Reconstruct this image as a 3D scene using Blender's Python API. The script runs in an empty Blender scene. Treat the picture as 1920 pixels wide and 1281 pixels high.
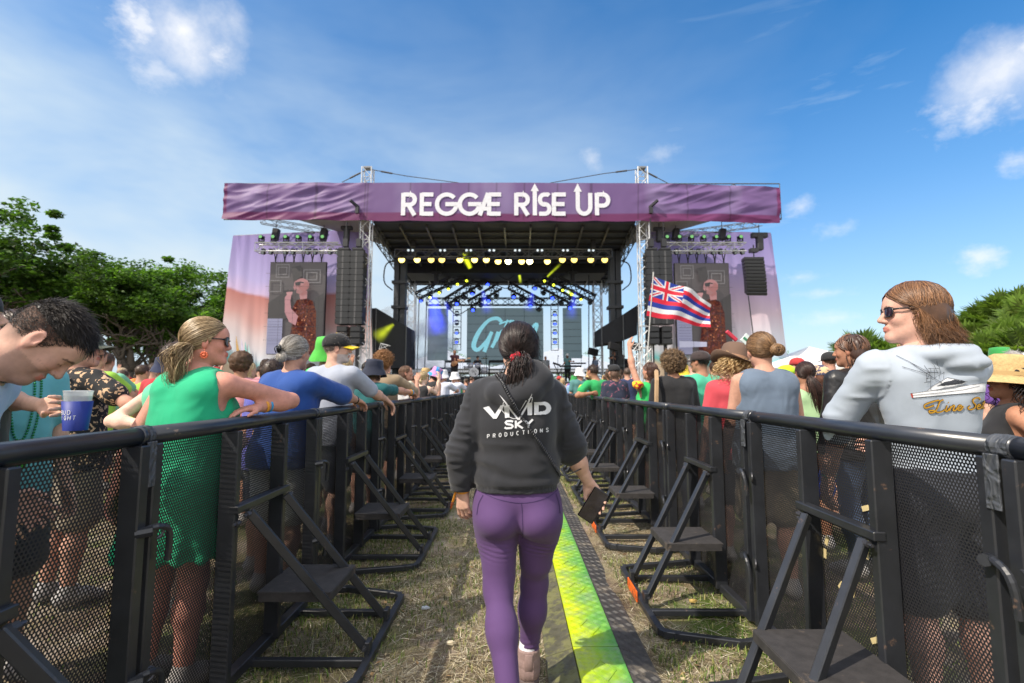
import bpy, math, random
import numpy as np
from mathutils import Vector, Matrix
from mathutils.bvhtree import BVHTree
random.seed(7); RNG = np.random.RandomState(7)
C = bpy.context.scene.collection
PI = math.pi
# ------------------------------------------------------------------ camera numbers
CAMH = 1.33; FPX = 933.0; PITCH = math.atan(86.5 / FPX)
def ray(u, v):
    a = (u - 960) / FPX; b = (v - 640.5) / FPX
    return a, math.cos(PITCH) + math.sin(PITCH) * b, math.sin(PITCH) - math.cos(PITCH) * b
def P(u, v, Y):                       # a surveyed point: the world position at distance Y seen at photo pixel u, v
    a, y, z = ray(u, v); t = Y / y
    return np.array([a * t, Y, CAMH + z * t])
def vec(*a): return np.array(a, float)
def unit(a):
    a = np.asarray(a, float); return a / max(np.linalg.norm(a), 1e-9)
# ------------------------------------------------------------------ tagging
def tag(o, label=None, cat=None, group=None, kind=None):
    if label: o['label'] = label
    if cat: o['category'] = cat
    if group: o['group'] = group
    if kind: o['kind'] = kind
    return o
def thing(name, label, cat, loc=(0, 0, 0), rz=0.0, group=None):
    o = bpy.data.objects.new(name, None); C.objects.link(o)
    o.location = loc; o.rotation_euler = (0, 0, rz); o.empty_display_size = .1
    return tag(o, label, cat, group)
def copy_tree(o, parent=None):
    c = o.copy(); C.objects.link(c)
    if parent is not None: c.parent = parent
    for ch in list(KIDS.get(o.name, [])):
        k = copy_tree(bpy.data.objects[ch], c); KIDS.setdefault(c.name, []).append(k.name)
    return c
KIDS = {}
ORD = ['first','second','third','fourth','fifth','sixth','seventh','eighth','ninth','tenth','eleventh','twelfth','thirteenth',
       'fourteenth','fifteenth','sixteenth','seventeenth','eighteenth','nineteenth','twentieth']
# ------------------------------------------------------------------ materials
MATS = {}
def mat(name, col=(.5, .5, .5), rough=.6, metal=0., var=.12, vs=6., bump=.0, bs=80., bd=.002, attr=False, emit=None, es=1., sheen=0.,
        spec=None, wrinkle=0., ws=7., alpha=None, coat=0., dirt=None, dcol=(.2, .15, .1), ds=4., dth=.6, sss=0., stretch=None, both=False, trans=0.):
    if name in MATS: return MATS[name]
    m = bpy.data.materials.new(name); m.use_nodes = True; nt = m.node_tree; N = nt.nodes; L = nt.links
    b = N['Principled BSDF']
    tc = N.new('ShaderNodeTexCoord'); src = tc.outputs['Object']
    if stretch:
        mp = N.new('ShaderNodeMapping'); mp.inputs['Scale'].default_value = stretch; L.new(src, mp.inputs['Vector']); src = mp.outputs['Vector']
    nz = N.new('ShaderNodeTexNoise'); nz.inputs['Scale'].default_value = vs; nz.inputs['Detail'].default_value = 5.; nz.inputs['Roughness'].default_value = .6
    L.new(src, nz.inputs['Vector'])
    mr = N.new('ShaderNodeMapRange'); mr.inputs['From Min'].default_value = .25; mr.inputs['From Max'].default_value = .75
    mr.inputs['To Min'].default_value = 1 - var; mr.inputs['To Max'].default_value = 1 + var
    L.new(nz.outputs['Fac'], mr.inputs['Value'])
    vm = N.new('ShaderNodeVectorMath'); vm.operation = 'SCALE'; vm.inputs[0].default_value = col[:3]
    if attr:
        at = N.new('ShaderNodeAttribute'); at.attribute_name = 'Col'
        mu = N.new('ShaderNodeVectorMath'); mu.operation = 'MULTIPLY'; mu.inputs[1].default_value = col[:3]
        L.new(at.outputs['Color'], mu.inputs[0]); L.new(mu.outputs[0], vm.inputs[0])
    L.new(mr.outputs[0], vm.inputs['Scale']); out = vm.outputs[0]
    if dirt:
        n2 = N.new('ShaderNodeTexNoise'); n2.inputs['Scale'].default_value = ds; n2.inputs['Detail'].default_value = 8.; n2.inputs['Roughness'].default_value = .7
        L.new(src, n2.inputs['Vector'])
        r2 = N.new('ShaderNodeMapRange'); r2.inputs['From Min'].default_value = dth; r2.inputs['From Max'].default_value = dth + .06; r2.inputs['To Max'].default_value = dirt
        L.new(n2.outputs['Fac'], r2.inputs['Value'])
        mx = N.new('ShaderNodeMix'); mx.data_type = 'RGBA'; mx.inputs[7].default_value = (*dcol, 1)
        L.new(r2.outputs[0], mx.inputs[0]); L.new(out, mx.inputs[6]); out = mx.outputs[2]
    L.new(out, b.inputs['Base Color'])
    b.inputs['Roughness'].default_value = rough; b.inputs['Metallic'].default_value = metal
    if spec is not None: b.inputs['Specular IOR Level'].default_value = spec
    if sheen: b.inputs['Sheen Weight'].default_value = sheen
    if coat: b.inputs['Coat Weight'].default_value = coat
    if trans: b.inputs['Transmission Weight'].default_value = trans
    if sss:
        b.inputs['Subsurface Weight'].default_value = sss; b.inputs['Subsurface Radius'].default_value = (.012, .005, .003); b.inputs['Subsurface Scale'].default_value = 1.
    if alpha is not None: b.inputs['Alpha'].default_value = alpha
    if emit: b.inputs['Emission Color'].default_value = (*emit, 1); b.inputs['Emission Strength'].default_value = es
    last = None
    if wrinkle:
        mp = N.new('ShaderNodeMapping'); mp.inputs['Scale'].default_value = (1, 1, .55); mp.inputs['Rotation'].default_value = (.3, .5, 0); L.new(tc.outputs['Object'], mp.inputs['Vector'])
        n3 = N.new('ShaderNodeTexNoise'); n3.inputs['Scale'].default_value = ws; n3.inputs['Detail'].default_value = 1.5; n3.inputs['Distortion'].default_value = .7
        L.new(mp.outputs[0], n3.inputs['Vector'])
        bp = N.new('ShaderNodeBump'); bp.inputs['Strength'].default_value = min(1, wrinkle); bp.inputs['Distance'].default_value = .05
        L.new(n3.outputs['Fac'], bp.inputs['Height']); last = bp.outputs[0]
    if bump:
        n4 = N.new('ShaderNodeTexNoise'); n4.inputs['Scale'].default_value = bs; n4.inputs['Detail'].default_value = 4.
        L.new(src, n4.inputs['Vector'])
        b2 = N.new('ShaderNodeBump'); b2.inputs['Strength'].default_value = bump; b2.inputs['Distance'].default_value = bd
        L.new(n4.outputs['Fac'], b2.inputs['Height'])
        if last is not None: L.new(last, b2.inputs['Normal'])
        last = b2.outputs[0]
    if last is not None: L.new(last, b.inputs['Normal'])
    MATS[name] = m; return m
# ------------------------------------------------------------------ mesh output
def mk(name, V, F, m=None, parent=None, smooth=True, cols=None, fcols=None):
    me = bpy.data.meshes.new(name)
    V = np.asarray(V, np.float32).reshape(-1, 3)
    if isinstance(F, np.ndarray): F = [F]
    Fs = [np.asarray(f, np.int32) for f in F if len(f)]
    sizes = np.concatenate([np.full(len(f), f.shape[1], np.int32) for f in Fs]) if Fs else np.zeros(0, np.int32)
    loops = np.concatenate([f.ravel() for f in Fs]) if Fs else np.zeros(0, np.int32)
    me.vertices.add(len(V)); me.vertices.foreach_set('co', V.ravel())
    me.loops.add(len(loops)); me.loops.foreach_set('vertex_index', loops)
    me.polygons.add(len(sizes))
    st = np.zeros(len(sizes), np.int32)
    if len(sizes) > 1: st[1:] = np.cumsum(sizes)[:-1]
    me.polygons.foreach_set('loop_start', st); me.polygons.foreach_set('loop_total', sizes)
    me.polygons.foreach_set('use_smooth', np.full(len(sizes), smooth, bool))
    if cols is not None:
        ca = me.color_attributes.new('Col', 'FLOAT_COLOR', 'POINT')
        c4 = np.ones((len(V), 4), np.float32); c4[:, :3] = cols; ca.data.foreach_set('color', c4.ravel())
    if fcols is not None:
        ca = me.color_attributes.new('Col', 'FLOAT_COLOR', 'CORNER')
        c4 = np.ones((len(loops), 4), np.float32); c4[:, :3] = np.repeat(np.asarray(fcols, np.float32), sizes, axis=0); ca.data.foreach_set('color', c4.ravel())
    me.update(calc_edges=True); me.validate()
    if m: me.materials.append(m)
    o = bpy.data.objects.new(name, me); C.objects.link(o)
    if parent is not None:
        o.parent = parent; KIDS.setdefault(parent.name, []).append(o.name)
    return o
class MB:
    """collects simple shapes into one mesh"""
    def __init__(s): s.v = []; s.f = []; s.n = 0
    def add(s, V, F):
        V = np.asarray(V, float).reshape(-1, 3)
        s.v.append(V); s.f += [tuple(i + s.n for i in f) for f in F]; s.n += len(V); return s
    def box(s, c, h, R=None, bev=0.):
        c = np.asarray(c, float); h = np.asarray(h, float)
        if bev:
            b = min(bev, *(h * .9)); V = []; 
            for sx in (-1, 1):
                for sy in (-1, 1):
                    for sz in (-1, 1):
                        V += [(sx * (h[0] - b), sy * (h[1] - b), sz * h[2]), (sx * (h[0] - b), sy * h[1], sz * (h[2] - b)), (sx * h[0], sy * (h[1] - b), sz * (h[2] - b))]
            V = np.array(V); I = lambda x, y, z, k: ((x * 2 + y) * 2 + z) * 3 + k
            F = []
            for z in (0, 1): F.append([I(0, 0, z, 0), I(1, 0, z, 0), I(1, 1, z, 0), I(0, 1, z, 0)][::(1 if z else -1)])
            for y in (0, 1): F.append([I(0, y, 0, 1), I(1, y, 0, 1), I(1, y, 1, 1), I(0, y, 1, 1)][::(-1 if y else 1)])
            for x in (0, 1): F.append([I(x, 0, 0, 2), I(x, 1, 0, 2), I(x, 1, 1, 2), I(x, 0, 1, 2)][::(1 if x else -1)])
            def q(f, out):
                a, b2, c2 = V[f[0]], V[f[1]], V[f[2]]
                if np.dot(np.cross(b2 - a, c2 - a), out) < 0: f = f[::-1]
                F.append(f)
            for y in (0, 1):
                for z in (0, 1): q([I(0, y, z, 0), I(1, y, z, 0), I(1, y, z, 1), I(0, y, z, 1)], (0, 2 * y - 1, 2 * z - 1))
            for x in (0, 1):
                for z in (0, 1): q([I(x, 0, z, 0), I(x, 1, z, 0), I(x, 1, z, 2), I(x, 0, z, 2)], (2 * x - 1, 0, 2 * z - 1))
            for x in (0, 1):
                for y in (0, 1): q([I(x, y, 0, 1), I(x, y, 1, 1), I(x, y, 1, 2), I(x, y, 0, 2)], (2 * x - 1, 2 * y - 1, 0))
            for x in (0, 1):
                for y in (0, 1):
                    for z in (0, 1): q([I(x, y, z, 0), I(x, y, z, 1), I(x, y, z, 2)], (2 * x - 1, 2 * y - 1, 2 * z - 1))
        else:
            V = np.array([(x, y, z) for x in (-1, 1) for y in (-1, 1) for z in (-1, 1)], float) * h
            F = [(0, 1, 3, 2), (4, 6, 7, 5), (0, 4, 5, 1), (2, 3, 7, 6), (0, 2, 6, 4), (1, 5, 7, 3)]
        if R is not None: V = V @ np.asarray(R, float).T
        return s.add(V + c, F)
    def bar(s, a, b, w, h=None, up=(0, 0, 1), bev=0.):
        a = np.asarray(a, float); b = np.asarray(b, float); h = h or w; d = b - a; L = np.linalg.norm(d); y = d / L
        up = np.asarray(up, float)
        if abs(np.dot(up, y)) > .99: up = vec(1, 0, 0)
        x = unit(np.cross(y, up)); z = np.cross(x, y)
        return s.box((a + b) / 2, (w / 2, L / 2, h / 2), np.stack([x, y, z], 1), bev)
    def tube(s, pts, r, n=8, caps=True, closed=False):
        pts = np.asarray(pts, float); m = len(pts)
        rr = np.full(m, r) if np.isscalar(r) else np.asarray(r, float)
        if closed: tg = np.roll(pts, -1, 0) - np.roll(pts, 1, 0)
        else: tg = np.gradient(pts, axis=0)
        tg = tg / np.maximum(np.linalg.norm(tg, axis=1, keepdims=True), 1e-9)
        u = unit(np.cross(tg[0], (0, 0, 1) if abs(tg[0][2]) < .9 else (1, 0, 0)))
        an = np.arange(n) * 2 * PI / n; V = []
        for i in range(m):
            u = unit(u - np.dot(u, tg[i]) * tg[i]); w = np.cross(tg[i], u)
            V.append(pts[i] + rr[i] * (np.cos(an)[:, None] * u + np.sin(an)[:, None] * w))
        F = []
        for i in range(m - (0 if closed else 1)):
            j = (i + 1) % m
            for k in range(n): F.append((i * n + k, i * n + (k + 1) % n, j * n + (k + 1) % n, j * n + k))
        if caps and not closed: F += [tuple(range(n))[::-1], tuple((m - 1) * n + k for k in range(n))]
        return s.add(np.concatenate(V), F)
    def cyl(s, a, b, r, n=12, r2=None): return s.tube([a, b], [r, r if r2 is None else r2], n)
    def lathe(s, prof, c=(0, 0, 0), n=24, R=None, deform=None):
        V = []
        for (r, z) in prof:
            an = np.arange(n) * 2 * PI / n; V.append(np.stack([r * np.cos(an), r * np.sin(an), np.full(n, z)], 1))
        V = np.concatenate(V)
        if deform: V = deform(V)
        if R is not None: V = V @ np.asarray(R).T
        F = []
        for i in range(len(prof) - 1):
            for k in range(n): F.append((i * n + k, i * n + (k + 1) % n, (i + 1) * n + (k + 1) % n, (i + 1) * n + k))
        return s.add(V + np.asarray(c, float), F)
    def ball(s, c, r, n=12, m=8):
        r = np.broadcast_to(np.asarray(r, float), 3)
        V = []; F = []
        for i in range(m + 1):
            t = PI * i / m
            for k in range(n): V.append((r[0] * math.sin(t) * math.cos(2 * PI * k / n), r[1] * math.sin(t) * math.sin(2 * PI * k / n), r[2] * math.cos(t)))
        for i in range(m):
            for k in range(n): F.append((i * n + k, (i + 1) * n + k, (i + 1) * n + (k + 1) % n, i * n + (k + 1) % n))
        return s.add(np.array(V) + np.asarray(c, float), F)
    def out(s, name, m=None, parent=None, smooth=False, T=None):
        if not s.v: return None
        V = np.concatenate(s.v)
        if T is not None: V = V @ T[:3, :3].T + T[:3, 3]
        by = {}
        for f in s.f: by.setdefault(len(f), []).append(f)
        o = mk(name, V, [np.array(x) for x in by.values()], m, parent, smooth)
        if smooth == 'auto': pass
        return o
def arc(c, r, a0, a1, n=12, ax=(1, 0, 0), ay=(0, 0, 1)):
    c = np.asarray(c, float); t = np.linspace(a0, a1, n)[:, None]
    return c + r * (np.cos(t) * np.asarray(ax, float) + np.sin(t) * np.asarray(ay, float))
def bez(p, n=16):
    p = np.asarray(p, float); t = np.linspace(0, 1, n)
    # catmull-rom through points
    q = np.concatenate([[2 * p[0] - p[1]], p, [2 * p[-1] - p[-2]]]); out = []
    segs = len(p) - 1
    for x in t:
        f = min(x * segs, segs - 1e-6); i = int(f); u = f - i; a, b, c, d = q[i:i + 4]
        out.append(.5 * ((2 * b) + (c - a) * u + (2 * a - 5 * b + 4 * c - d) * u * u + (3 * b - a - 3 * c + d) * u ** 3))
    return np.array(out)
# ------------------------------------------------------------------ noise on arrays
def hsh(i, j, k, seed=0):
    n = (i.astype(np.int64) * 374761393 + j.astype(np.int64) * 668265263 + k.astype(np.int64) * 2147483647 + seed * 974711) & 0x7fffffff
    n = ((n ^ (n >> 13)) * 1274126177) & 0x7fffffff
    return ((n ^ (n >> 16)) & 0xffff) / 32767.5 - 1
def vnoise(p, seed=0):
    i = np.floor(p).astype(np.int64); f = p - i; f = f * f * (3 - 2 * f); r = 0
    for a in (0, 1):
        for b in (0, 1):
            for c in (0, 1):
                w = (f[:, 0] if a else 1 - f[:, 0]) * (f[:, 1] if b else 1 - f[:, 1]) * (f[:, 2] if c else 1 - f[:, 2])
                r = r + w * hsh(i[:, 0] + a, i[:, 1] + b, i[:, 2] + c, seed)
    return r
def fbm(p, oct=3, seed=0):
    r = 0; a = 1.
    for o in range(oct): r = r + a * vnoise(p * 2 ** o + 17.3 * o, seed + o); a *= .5
    return r
# ------------------------------------------------------------------ signed distance modelling
# primitive: (kind, data..., k)   kind 'c' tapered capsule (a,b,ra,rb) | 'e' ellipsoid (c,r,R) | 'b' rounded box (c,h,R,round); a leading '-' carves
def c_(a, b, ra, rb, k=.03): return ('c', np.asarray(a, float), np.asarray(b, float), ra, rb, k)
def e_(c, r, k=.03, R=None): return ('e', np.asarray(c, float), np.asarray(r, float), np.eye(3) if R is None else R, k)
def b_(c, h, k=.02, R=None, rd=.01): return ('b', np.asarray(c, float), np.asarray(h, float), np.eye(3) if R is None else R, rd, k)
def neg(p): return ('-' + p[0],) + p[1:]
def inflate(prims, d, k=None):
    out = []
    for p in prims:
        if p[0] == 'c': out.append(('c', p[1], p[2], p[3] + d, p[4] + d, k or p[5]))
        elif p[0] == 'e': out.append(('e', p[1], p[2] + d, p[3], k or p[4]))
        elif p[0] == 'b': out.append(('b', p[1], p[2] + d, p[3], p[4] + d * .5, k or p[5]))
        else: out.append(p)
    return out
def xform(prims, R, t, s=1.):
    out = []
    for p in prims:
        kd = p[0].lstrip('-')
        if kd == 'c': out.append((p[0], R @ (p[1] * s) + t, R @ (p[2] * s) + t, p[3] * s, p[4] * s, p[5] * s))
        elif kd == 'e': out.append((p[0], R @ (p[1] * s) + t, p[2] * s, R @ p[3], p[4] * s))
        else: out.append((p[0], R @ (p[1] * s) + t, p[2] * s, R @ p[3], p[4] * s, p[5] * s))
    return out
def bbox(p):
    kd = p[0].lstrip('-')
    if kd == 'c': return np.minimum(p[1] - p[3], p[2] - p[4]), np.maximum(p[1] + p[3], p[2] + p[4])
    if kd == 'e': e = np.abs(p[3]) @ p[2]; return p[1] - e, p[1] + e
    e = np.abs(p[3]) @ (p[2] + p[4]); return p[1] - e, p[1] + e
def evalp(p, X, Y, Z):
    kd = p[0].lstrip('-')
    if kd == 'c':
        a, b, ra, rb = p[1:5]; d = b - a; L2 = max(float(d @ d), 1e-9)
        t = np.clip(((X - a[0]) * d[0] + (Y - a[1]) * d[1] + (Z - a[2]) * d[2]) / L2, 0, 1)
        q = (X - a[0] - t * d[0]) ** 2 + (Y - a[1] - t * d[1]) ** 2 + (Z - a[2] - t * d[2]) ** 2
        return np.sqrt(q) - (ra + (rb - ra) * t)
    c, R = p[1], p[3]
    x = (X - c[0]); y = (Y - c[1]); z = (Z - c[2])
    l = [x * R[0, i] + y * R[1, i] + z * R[2, i] for i in range(3)]
    if kd == 'e':
        r = p[2]
        k0 = np.sqrt(sum((l[i] / r[i]) ** 2 for i in range(3))); k1 = np.sqrt(sum((l[i] / r[i] ** 2) ** 2 for i in range(3)))
        return k0 * (k0 - 1) / np.maximum(k1, 1e-6)
    h, rd = p[2], p[4]
    q = [np.abs(l[i]) - h[i] + rd for i in range(3)]
    return np.sqrt(sum(np.maximum(a, 0) ** 2 for a in q)) + np.minimum(np.maximum(q[0], np.maximum(q[1], q[2])), 0) - rd
def sdf(prims, res, cut=None, lo=None, hi=None, margin=.03):
    pos = [bbox(p) for p in prims if p[0][0] != '-']
    L = np.min([a for a, b in pos], 0) - margin; H = np.max([b for a, b in pos], 0) + margin
    if lo is not None: L = np.maximum(L, lo)
    if hi is not None: H = np.minimum(H, hi)
    n = np.maximum(np.ceil((H - L) / res).astype(int), 3)
    ax = [L[i] + np.arange(n[i]) * res for i in range(3)]
    F = np.full(n, .5, np.float32)
    for p in prims:
        k = max(p[-1], 1e-4); a, b = bbox(p); m = k + 2 * res
        i0 = np.clip(((a - m - L) / res).astype(int), 0, n); i1 = np.clip(((b + m - L) / res).astype(int) + 2, 0, n)
        if np.any(i1 <= i0): continue
        sl = tuple(slice(i0[i], i1[i]) for i in range(3))
        X, Y, Z = np.meshgrid(ax[0][sl[0]], ax[1][sl[1]], ax[2][sl[2]], indexing='ij', sparse=True)
        d = evalp(p, X, Y, Z).astype(np.float32); f = F[sl]
        if p[0][0] == '-':
            h = np.maximum(k - np.abs(f + d), 0) / k; F[sl] = np.maximum(f, -d) + h * h * k * .25
        else:
            h = np.maximum(k - np.abs(f - d), 0) / k; F[sl] = np.minimum(f, d) - h * h * k * .25
    if cut is not None:
        X, Y, Z = np.meshgrid(*ax, indexing='ij', sparse=True); F = cut(X, Y, Z, F).astype(np.float32)
    F[0] = F[-1] = .1; F[:, 0] = F[:, -1] = .1; F[:, :, 0] = F[:, :, -1] = .1
    return nets(F, ax)
def nets(F, ax):
    n = np.array(F.shape); S = F < 0
    cnt = np.zeros(n - 1, np.int8)
    for a in (0, 1):
        for b in (0, 1):
            for c in (0, 1): cnt += S[a:n[0] - 1 + a, b:n[1] - 1 + b, c:n[2] - 1 + c]
    act = (cnt > 0) & (cnt < 8); idx = np.argwhere(act)
    if len(idx) == 0: return np.zeros((0, 3)), np.zeros((0, 4), int)
    vid = np.full(n - 1, -1, np.int64); vid[act] = np.arange(len(idx))
    acc = np.zeros((len(idx), 3)); w = np.zeros(len(idx))
    I, J, K = idx.T
    for axis in range(3):
        o1, o2 = [q for q in range(3) if q != axis]
        for a in (0, 1):
            for b in (0, 1):
                c0 = np.zeros(3, int); c0[o1] = a; c0[o2] = b; c1 = c0.copy(); c1[axis] = 1
                f0 = F[I + c0[0], J + c0[1], K + c0[2]]; f1 = F[I + c1[0], J + c1[1], K + c1[2]]
                m = (f0 < 0) != (f1 < 0); t = np.where(m, f0 / np.where(m, f0 - f1, 1), 0)
                q = np.zeros((len(idx), 3)); q[:, axis] = t; q[:, o1] = a; q[:, o2] = b
                acc += q * m[:, None]; w += m
    g = idx + acc / w[:, None]
    V = np.stack([np.interp(g[:, i], np.arange(n[i]), ax[i]) for i in range(3)], 1)
    Q = []
    for axis in range(3):
        o1, o2 = (axis + 1) % 3, (axis + 2) % 3
        sl0 = [slice(None)] * 3; sl1 = [slice(None)] * 3; sl0[axis] = slice(0, n[axis] - 1); sl1[axis] = slice(1, n[axis])
        A = S[tuple(sl0)]; B = S[tuple(sl1)]
        e = np.argwhere(A != B); e = e[(e[:, o1] > 0) & (e[:, o2] > 0) & (e[:, o1] < n[o1] - 1) & (e[:, o2] < n[o2] - 1)]
        if not len(e): continue
        flip = ~A[tuple(e.T)]
        def cell(d1, d2):
            q = e.copy(); q[:, o1] += d1; q[:, o2] += d2; return vid[tuple(q.T)]
        q = np.stack([cell(-1, -1), cell(0, -1), cell(0, 0), cell(-1, 0)], 1)
        q[flip] = q[flip][:, ::-1]; Q.append(q)
    return V, np.concatenate(Q)
def vnormals(V, Q):
    a = V[Q[:, 2]] - V[Q[:, 0]]; b = V[Q[:, 3]] - V[Q[:, 1]]; nrm = np.cross(a, b); N = np.zeros_like(V)
    for c in range(3):
        N[:, c] = sum(np.bincount(Q[:, i], nrm[:, c], len(V)) for i in range(4))
    return N / np.maximum(np.linalg.norm(N, axis=1, keepdims=True), 1e-12)
def smooth_mesh(V, Q, it=1, lam=.5):
    for _ in range(it):
        acc = np.zeros_like(V); w = np.zeros(len(V))
        for i in range(4):
            a = Q[:, i]; b = Q[:, (i + 1) % 4]
            for c in range(3): acc[:, c] += np.bincount(a, V[b, c], len(V)) + np.bincount(b, V[a, c], len(V))
            w += np.bincount(a, minlength=len(V)) + np.bincount(b, minlength=len(V))
        V = V + lam * (acc / np.maximum(w, 1)[:, None] - V)
    return V
def join(parts):
    V = []; Q = []; n = 0
    for v, q in parts:
        if len(v): V.append(v); Q.append(q + n); n += len(v)
    return np.concatenate(V), np.concatenate(Q)
def strand_mesh(S, r, taper=True, sides=3):
    """S: n strands x m points x 3 -> tubes of three sides"""
    n, m, _ = S.shape
    T = np.gradient(S, axis=1); T /= np.maximum(np.linalg.norm(T, axis=2, keepdims=True), 1e-9)
    A = np.cross(T, [.3, .2, .93]); A /= np.maximum(np.linalg.norm(A, axis=2, keepdims=True), 1e-9); B = np.cross(T, A)
    rr = np.broadcast_to(np.asarray(r, float), (n,))[:, None] * (np.linspace(1, .25, m)[None] if taper else np.ones((1, m)))
    V = []
    for k in range(sides):
        a = 2 * PI * k / sides; V.append(S + rr[..., None] * (math.cos(a) * A + math.sin(a) * B))
    V = np.stack(V, 2).reshape(-1, 3)
    base = (np.arange(n)[:, None] * m + np.arange(m - 1)[None]) * sides; Q = []
    for k in range(sides):
        k2 = (k + 1) % sides
        Q.append(np.stack([base + k, base + k2, base + sides + k2, base + sides + k], -1).reshape(-1, 4))
    return V, np.concatenate(Q)
def rot(yaw=0, pitch=0, roll=0):
    return np.array(Matrix.Rotation(yaw, 3, 'Z') @ Matrix.Rotation(pitch, 3, 'X') @ Matrix.Rotation(roll, 3, 'Y'))
# ------------------------------------------------------------------ people
mat('skin', (1, 1, 1), rough=.64, var=.17, vs=30, bump=.5, bs=230, bd=.0010, attr=True, sss=.05, spec=.26)
mat('hair', (1, 1, 1), rough=.42, var=.2, vs=40, attr=True, spec=.45)
mat('curly_hair', (1, 1, 1), rough=.6, var=.25, vs=60, attr=True, spec=.3)
mat('black_plastic', (.012, .012, .014), rough=.25, var=.1)
mat('lens', (.02, .012, .025), rough=.06, var=.05, spec=.8)
mat('purple_lens', (.12, .03, .3), rough=.08, var=.1, spec=.9)
mat('white_sock', (.75, .76, .82), rough=.9, bump=.4, bs=300)
mat('sneaker', (.35, .33, .32), rough=.7, bump=.2)
def cloth(name, col, **k):
    d = dict(rough=.85, var=.06, vs=12, bump=.25, bs=420, bd=.0012, sheen=.15, wrinkle=.42, ws=6.); d.update(k)
    return mat(name, col, **d)
HL_Y = [-.12, -.05, -.012, .012, .04, .07, .1]; HL_Z = [-.085, -.075, -.03, -.012, .04, .075, .088]
def head_prims(female=False, bald=False, nose=1.):
    j = .9 if female else 1.
    P_ = [e_((0, -.014, .03), (.076, .096, .088), .03), e_((0, .018, -.02), (.062, .068, .085), .03),
          c_((-.042 * j, .0, -.055), (-.012, .062, -.09), .027, .019, .03), c_((.042 * j, .0, -.055), (.012, .062, -.09), .027, .019, .03),
          e_((0, .071, -.094), (.02 * j, .017, .016), .02), e_((0, .06, .045), (.055, .032, .04), .03),
          c_((-.034, .078, .027), (.034, .078, .027), .009, .009, .018),
          e_((-.04, .056, -.022), (.022, .024, .024), .02), e_((.04, .056, -.022), (.022, .024, .024), .02),
          c_((0, .083, .018), (0, .100 + (.001 if female else .006) * nose, -.024), .007, .0100 if female else .0115, .012),
          e_((-.012, .092, -.03), (.008, .01, .007), .006), e_((.012, .092, -.03), (.008, .01, .007), .006),
          neg(e_((-.031, .098, .006), (.017, .017, .012), .012)), neg(e_((.031, .098, .006), (.017, .017, .012), .012)),
          e_((-.031, .074, .005), (.0125, .0125, .0115), .004), e_((.031, .074, .005), (.0125, .0125, .0115), .004),
          e_((0, .082, -.058), (.024, .012, .014), .012),
          e_((0, .0895, -.0545), (.02, .008, .0048), .003), e_((0, .0885, -.0655), (.017, .0085, .006), .003),
          neg(c_((-.02, .1, -.0598), (.02, .1, -.0598), .0045, .0045, .003))]
    for s in (-1, 1):
        Re = rot(-s * .42, .12, s * .10)
        P_ += [e_((s * .081, -.010, -.000), (.0085, .021, .031), .006, Re), e_((s * .077, -.004, -.024), (.009, .011, .013), .006),
               neg(e_((s * .091, -.004, .004), (.008, .010, .018), .004, Re)), c_((s * .088, .006, -.006), (s * .084, .010, -.014), .004, .004, .004)]
    return P_
def hand_prims(W, f, n, side, curl, s=1., spread=1.):
    """W wrist, f finger direction, n palm normal, side +1 right / -1 left"""
    f = unit(f); n = unit(np.asarray(n, float) - np.dot(n, f) * f); t = np.cross(f, n) * side
    Pr = []
    off = [.030, .010, -.011, -.029]; ln = [.95, 1.05, 1., .8]; kn = [.086, .090, .086, .078]
    for i in range(4):
        K = W + s * (f * kn[i] + t * off[i]); B = W + s * (f * .012 + t * off[i] * .55)
        Pr.append(c_(B, K, .016 * s, .0115 * s, .012 * s))
    Pr.append(e_(W + s * (f * .045), np.array([.034, .042, .015]) * s, .012, np.stack([t, f, n], 1)))
    Pr.append(e_(W + s * (f * .035 + t * .022 + n * .008), np.array([.016, .03, .014]) * s, .012, np.stack([t, f, n], 1)))
    for i in range(4):
        p = W + s * (f * kn[i] + t * off[i]); a = 0.; fan = (1.5 - i) * .07 * spread
        c0 = curl[i]
        for L, r0, r1, w in ((.042, .0098, .009, .75), (.025, .009, .0082, 1.), (.021, .0082, .0068, .65)):
            a += c0 * w; d = unit(f * math.cos(a) + n * math.sin(a) + t * fan)
            q = p + d * L * ln[i] * s; Pr.append(c_(p, q, r0 * s, r1 * s, .0035)); p = q
    p = W + s * (f * .02 + t * .024 + n * .006); th = curl[4]
    d = unit(f * .75 + t * (.75 - .5 * th) + n * (.15 + .5 * th)); q = p + d * .044 * s; Pr.append(c_(p, q, .0145 * s, .0115 * s, .01))
    d2 = unit(f * (.95) + t * (.35 - .7 * th) + n * (.1 + .7 * th)); p = q; q = p + d2 * .03 * s; Pr.append(c_(p, q, .011 * s, .0095 * s, .004))
    d3 = unit(d2 + n * .25 * th); Pr.append(c_(q, q + d3 * .024 * s, .0095 * s, .0075 * s, .003))
    return Pr
def scalp_ok(p):                       # head frame
    return p[:, 2] > np.interp(p[:, 1], HL_Y, HL_Z)
def ell_point(d, k=1.):
    return np.array([0, -.014, .03]) + d * np.array([.082, .101, .094]) * k
def scalp_roots(n, rng, up=-.95):
    out = []
    while sum(map(len, out)) < n:
        d = rng.normal(size=(n * 2, 3)); d /= np.linalg.norm(d, axis=1, keepdims=True)
        p = ell_point(d); out.append(d[scalp_ok(p) & (d[:, 2] > up)])
    return np.concatenate(out)[:n]
def slerp(a, b, t):
    c = np.clip((a * b).sum(-1, keepdims=True), -1, 1); o = np.arccos(c); so = np.maximum(np.sin(o), 1e-4)
    return (np.sin((1 - t) * o) * a + np.sin(t * o) * b) / so
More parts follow.
